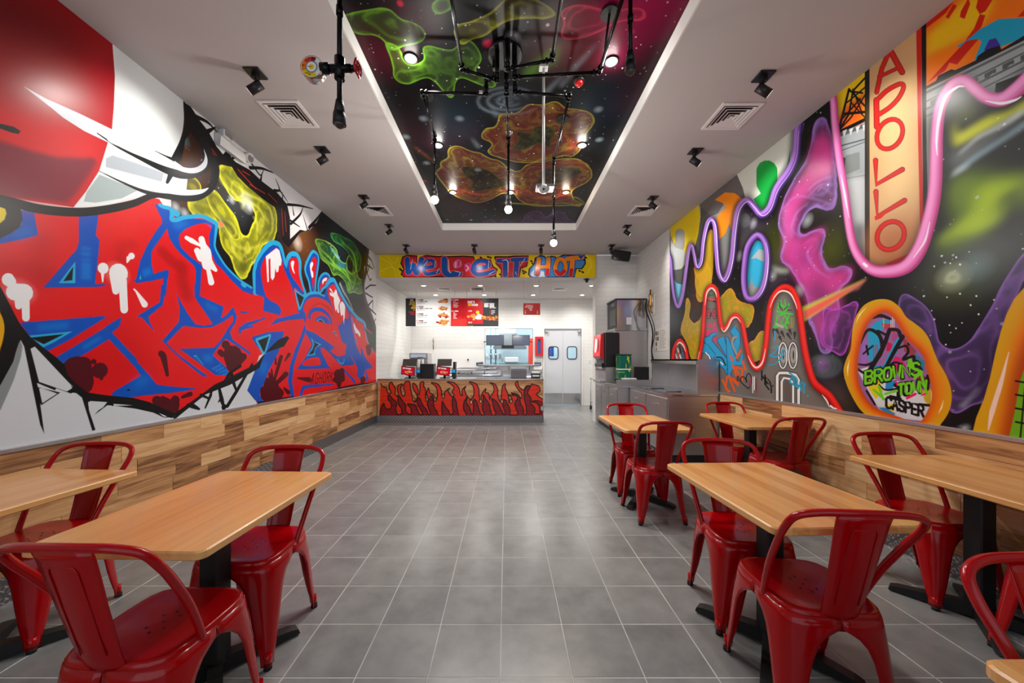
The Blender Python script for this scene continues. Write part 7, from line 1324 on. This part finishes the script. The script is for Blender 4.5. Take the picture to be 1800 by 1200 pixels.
# hoses and valve on the right wall, notice
t = thing('backflow_valve', (2.79, 6.78, 2.45), 'brass water valve with pipes on the white tiled right wall', 'valve'); G().box(-.02, 0, -.05, .05, -.25, .12).make('wall_plate', M['plasticw'], t); G().tube([(-.06, 0, .22), (-.06, 0, -.2), (0, 0, -.22)], .018, 10).make('pipe', M['brass'], t); G().tube([(-.06, 0, .16), (-.06, 0, .1), (-.06, 0, .02), (-.06, 0, -.08), (-.06, 0, -.12)], [.02, .04, .024, .038, .018], 12).make('valve_body', M['brass'], t); G().tube([(-.06, 0, .2), (-.07, -.05, .22), (-.06, -.07, .1), (-.05, -.06, -.1)], .006, 8, smooth=True).make('bypass', M['steel2'], t)
for k, (dx, lb) in enumerate(((0, 'thick black hose hanging from the brass valve down the tiled right wall'), (.05, 'thin black cable looping down the tiled right wall beside the ice machine'))):
    tag(G().tube([(-.1+dx, .02*k, .1), (-.16+dx, -.1, -.1), (-.04, -.12-k*.1, -.5), (-.03, -.05, -.9), (-.03, -.2+k*.1, -1.2), (-.04, -.1, -1.48)], .012-.005*k, 8, smooth=True).make('hose', M['rubber'], None, (2.79, 6.86, 2.40)), lb, 'hose')
cn_ = Canvas(0, .6, 0, .45, 400, (232, 230, 224), 6)
for i in range(26): cn_.line([(.24, .42-i*.015), (.24+cn_.rng.uniform(.2, .33), .42-i*.015)], .0022, (120, 120, 124))
for i in range(4):
    for j in range(2 if i < 2 else 1): cn_.fill([(.03+j*.09, .4-i*.11), (.1+j*.09, .4-i*.11), (.1+j*.09, .32-i*.11), (.03+j*.09, .32-i*.11)], [(60, 56, 58), (150, 120, 90), (40, 40, 44), (170, 160, 120)][(i+j) % 4])
nb = G().box(2.785, 2.794, 6.2, 6.72, 1.5, 1.92, bevel=.002).make('notice_board', M['plasticw']); tag(nb, 'white printed notice board on the tiled wall beside the space mural', 'notice')
quad('printed_face', [(2.7845, 6.71, 1.51), (2.7845, 6.21, 1.51), (2.7845, 6.21, 1.91), (2.7845, 6.71, 1.91)], [(0, 0), (1, 0), (1, 1), (0, 1)], mural_mat('notice_print', cn_, .4), nb)
# castor of the trolley by the doorway
t = thing('trolley', (2.28, 9.5, 0), 'steel trolley by the swing doors, one black castor showing past the wall', 'trolley'); G().box(-.02, .45, -.25, .25, .82, .85, bevel=.004).box(-.0, .43, -.23, .23, .2, .22).make('shelf', M['steel'], t)
for x, y in ((.01, -.22), (.01, .22), (.42, -.22), (.42, .22)):
    lg = G().cyl((x, y, .1), (x, y, .83), .013, n=10).make('leg', M['steel2'], t); G().cyl((x-.02, y-.0, .05), (x+.02, y, .05), .05, n=18).make('castor', M['rubber'], lg)
t = thing('wall_switch', (2.44, YK-.008, 1.3), 'small white switch plate on the tiled wall right of the swing doors', 'switch'); G().box(-.035, .035, -.006, 0, -.055, .055, bevel=.002).make('plate', M['plasticw'], t); G().box(-.008, .008, -.012, -.006, -.02, .02).make('toggle', M['grey'], t)
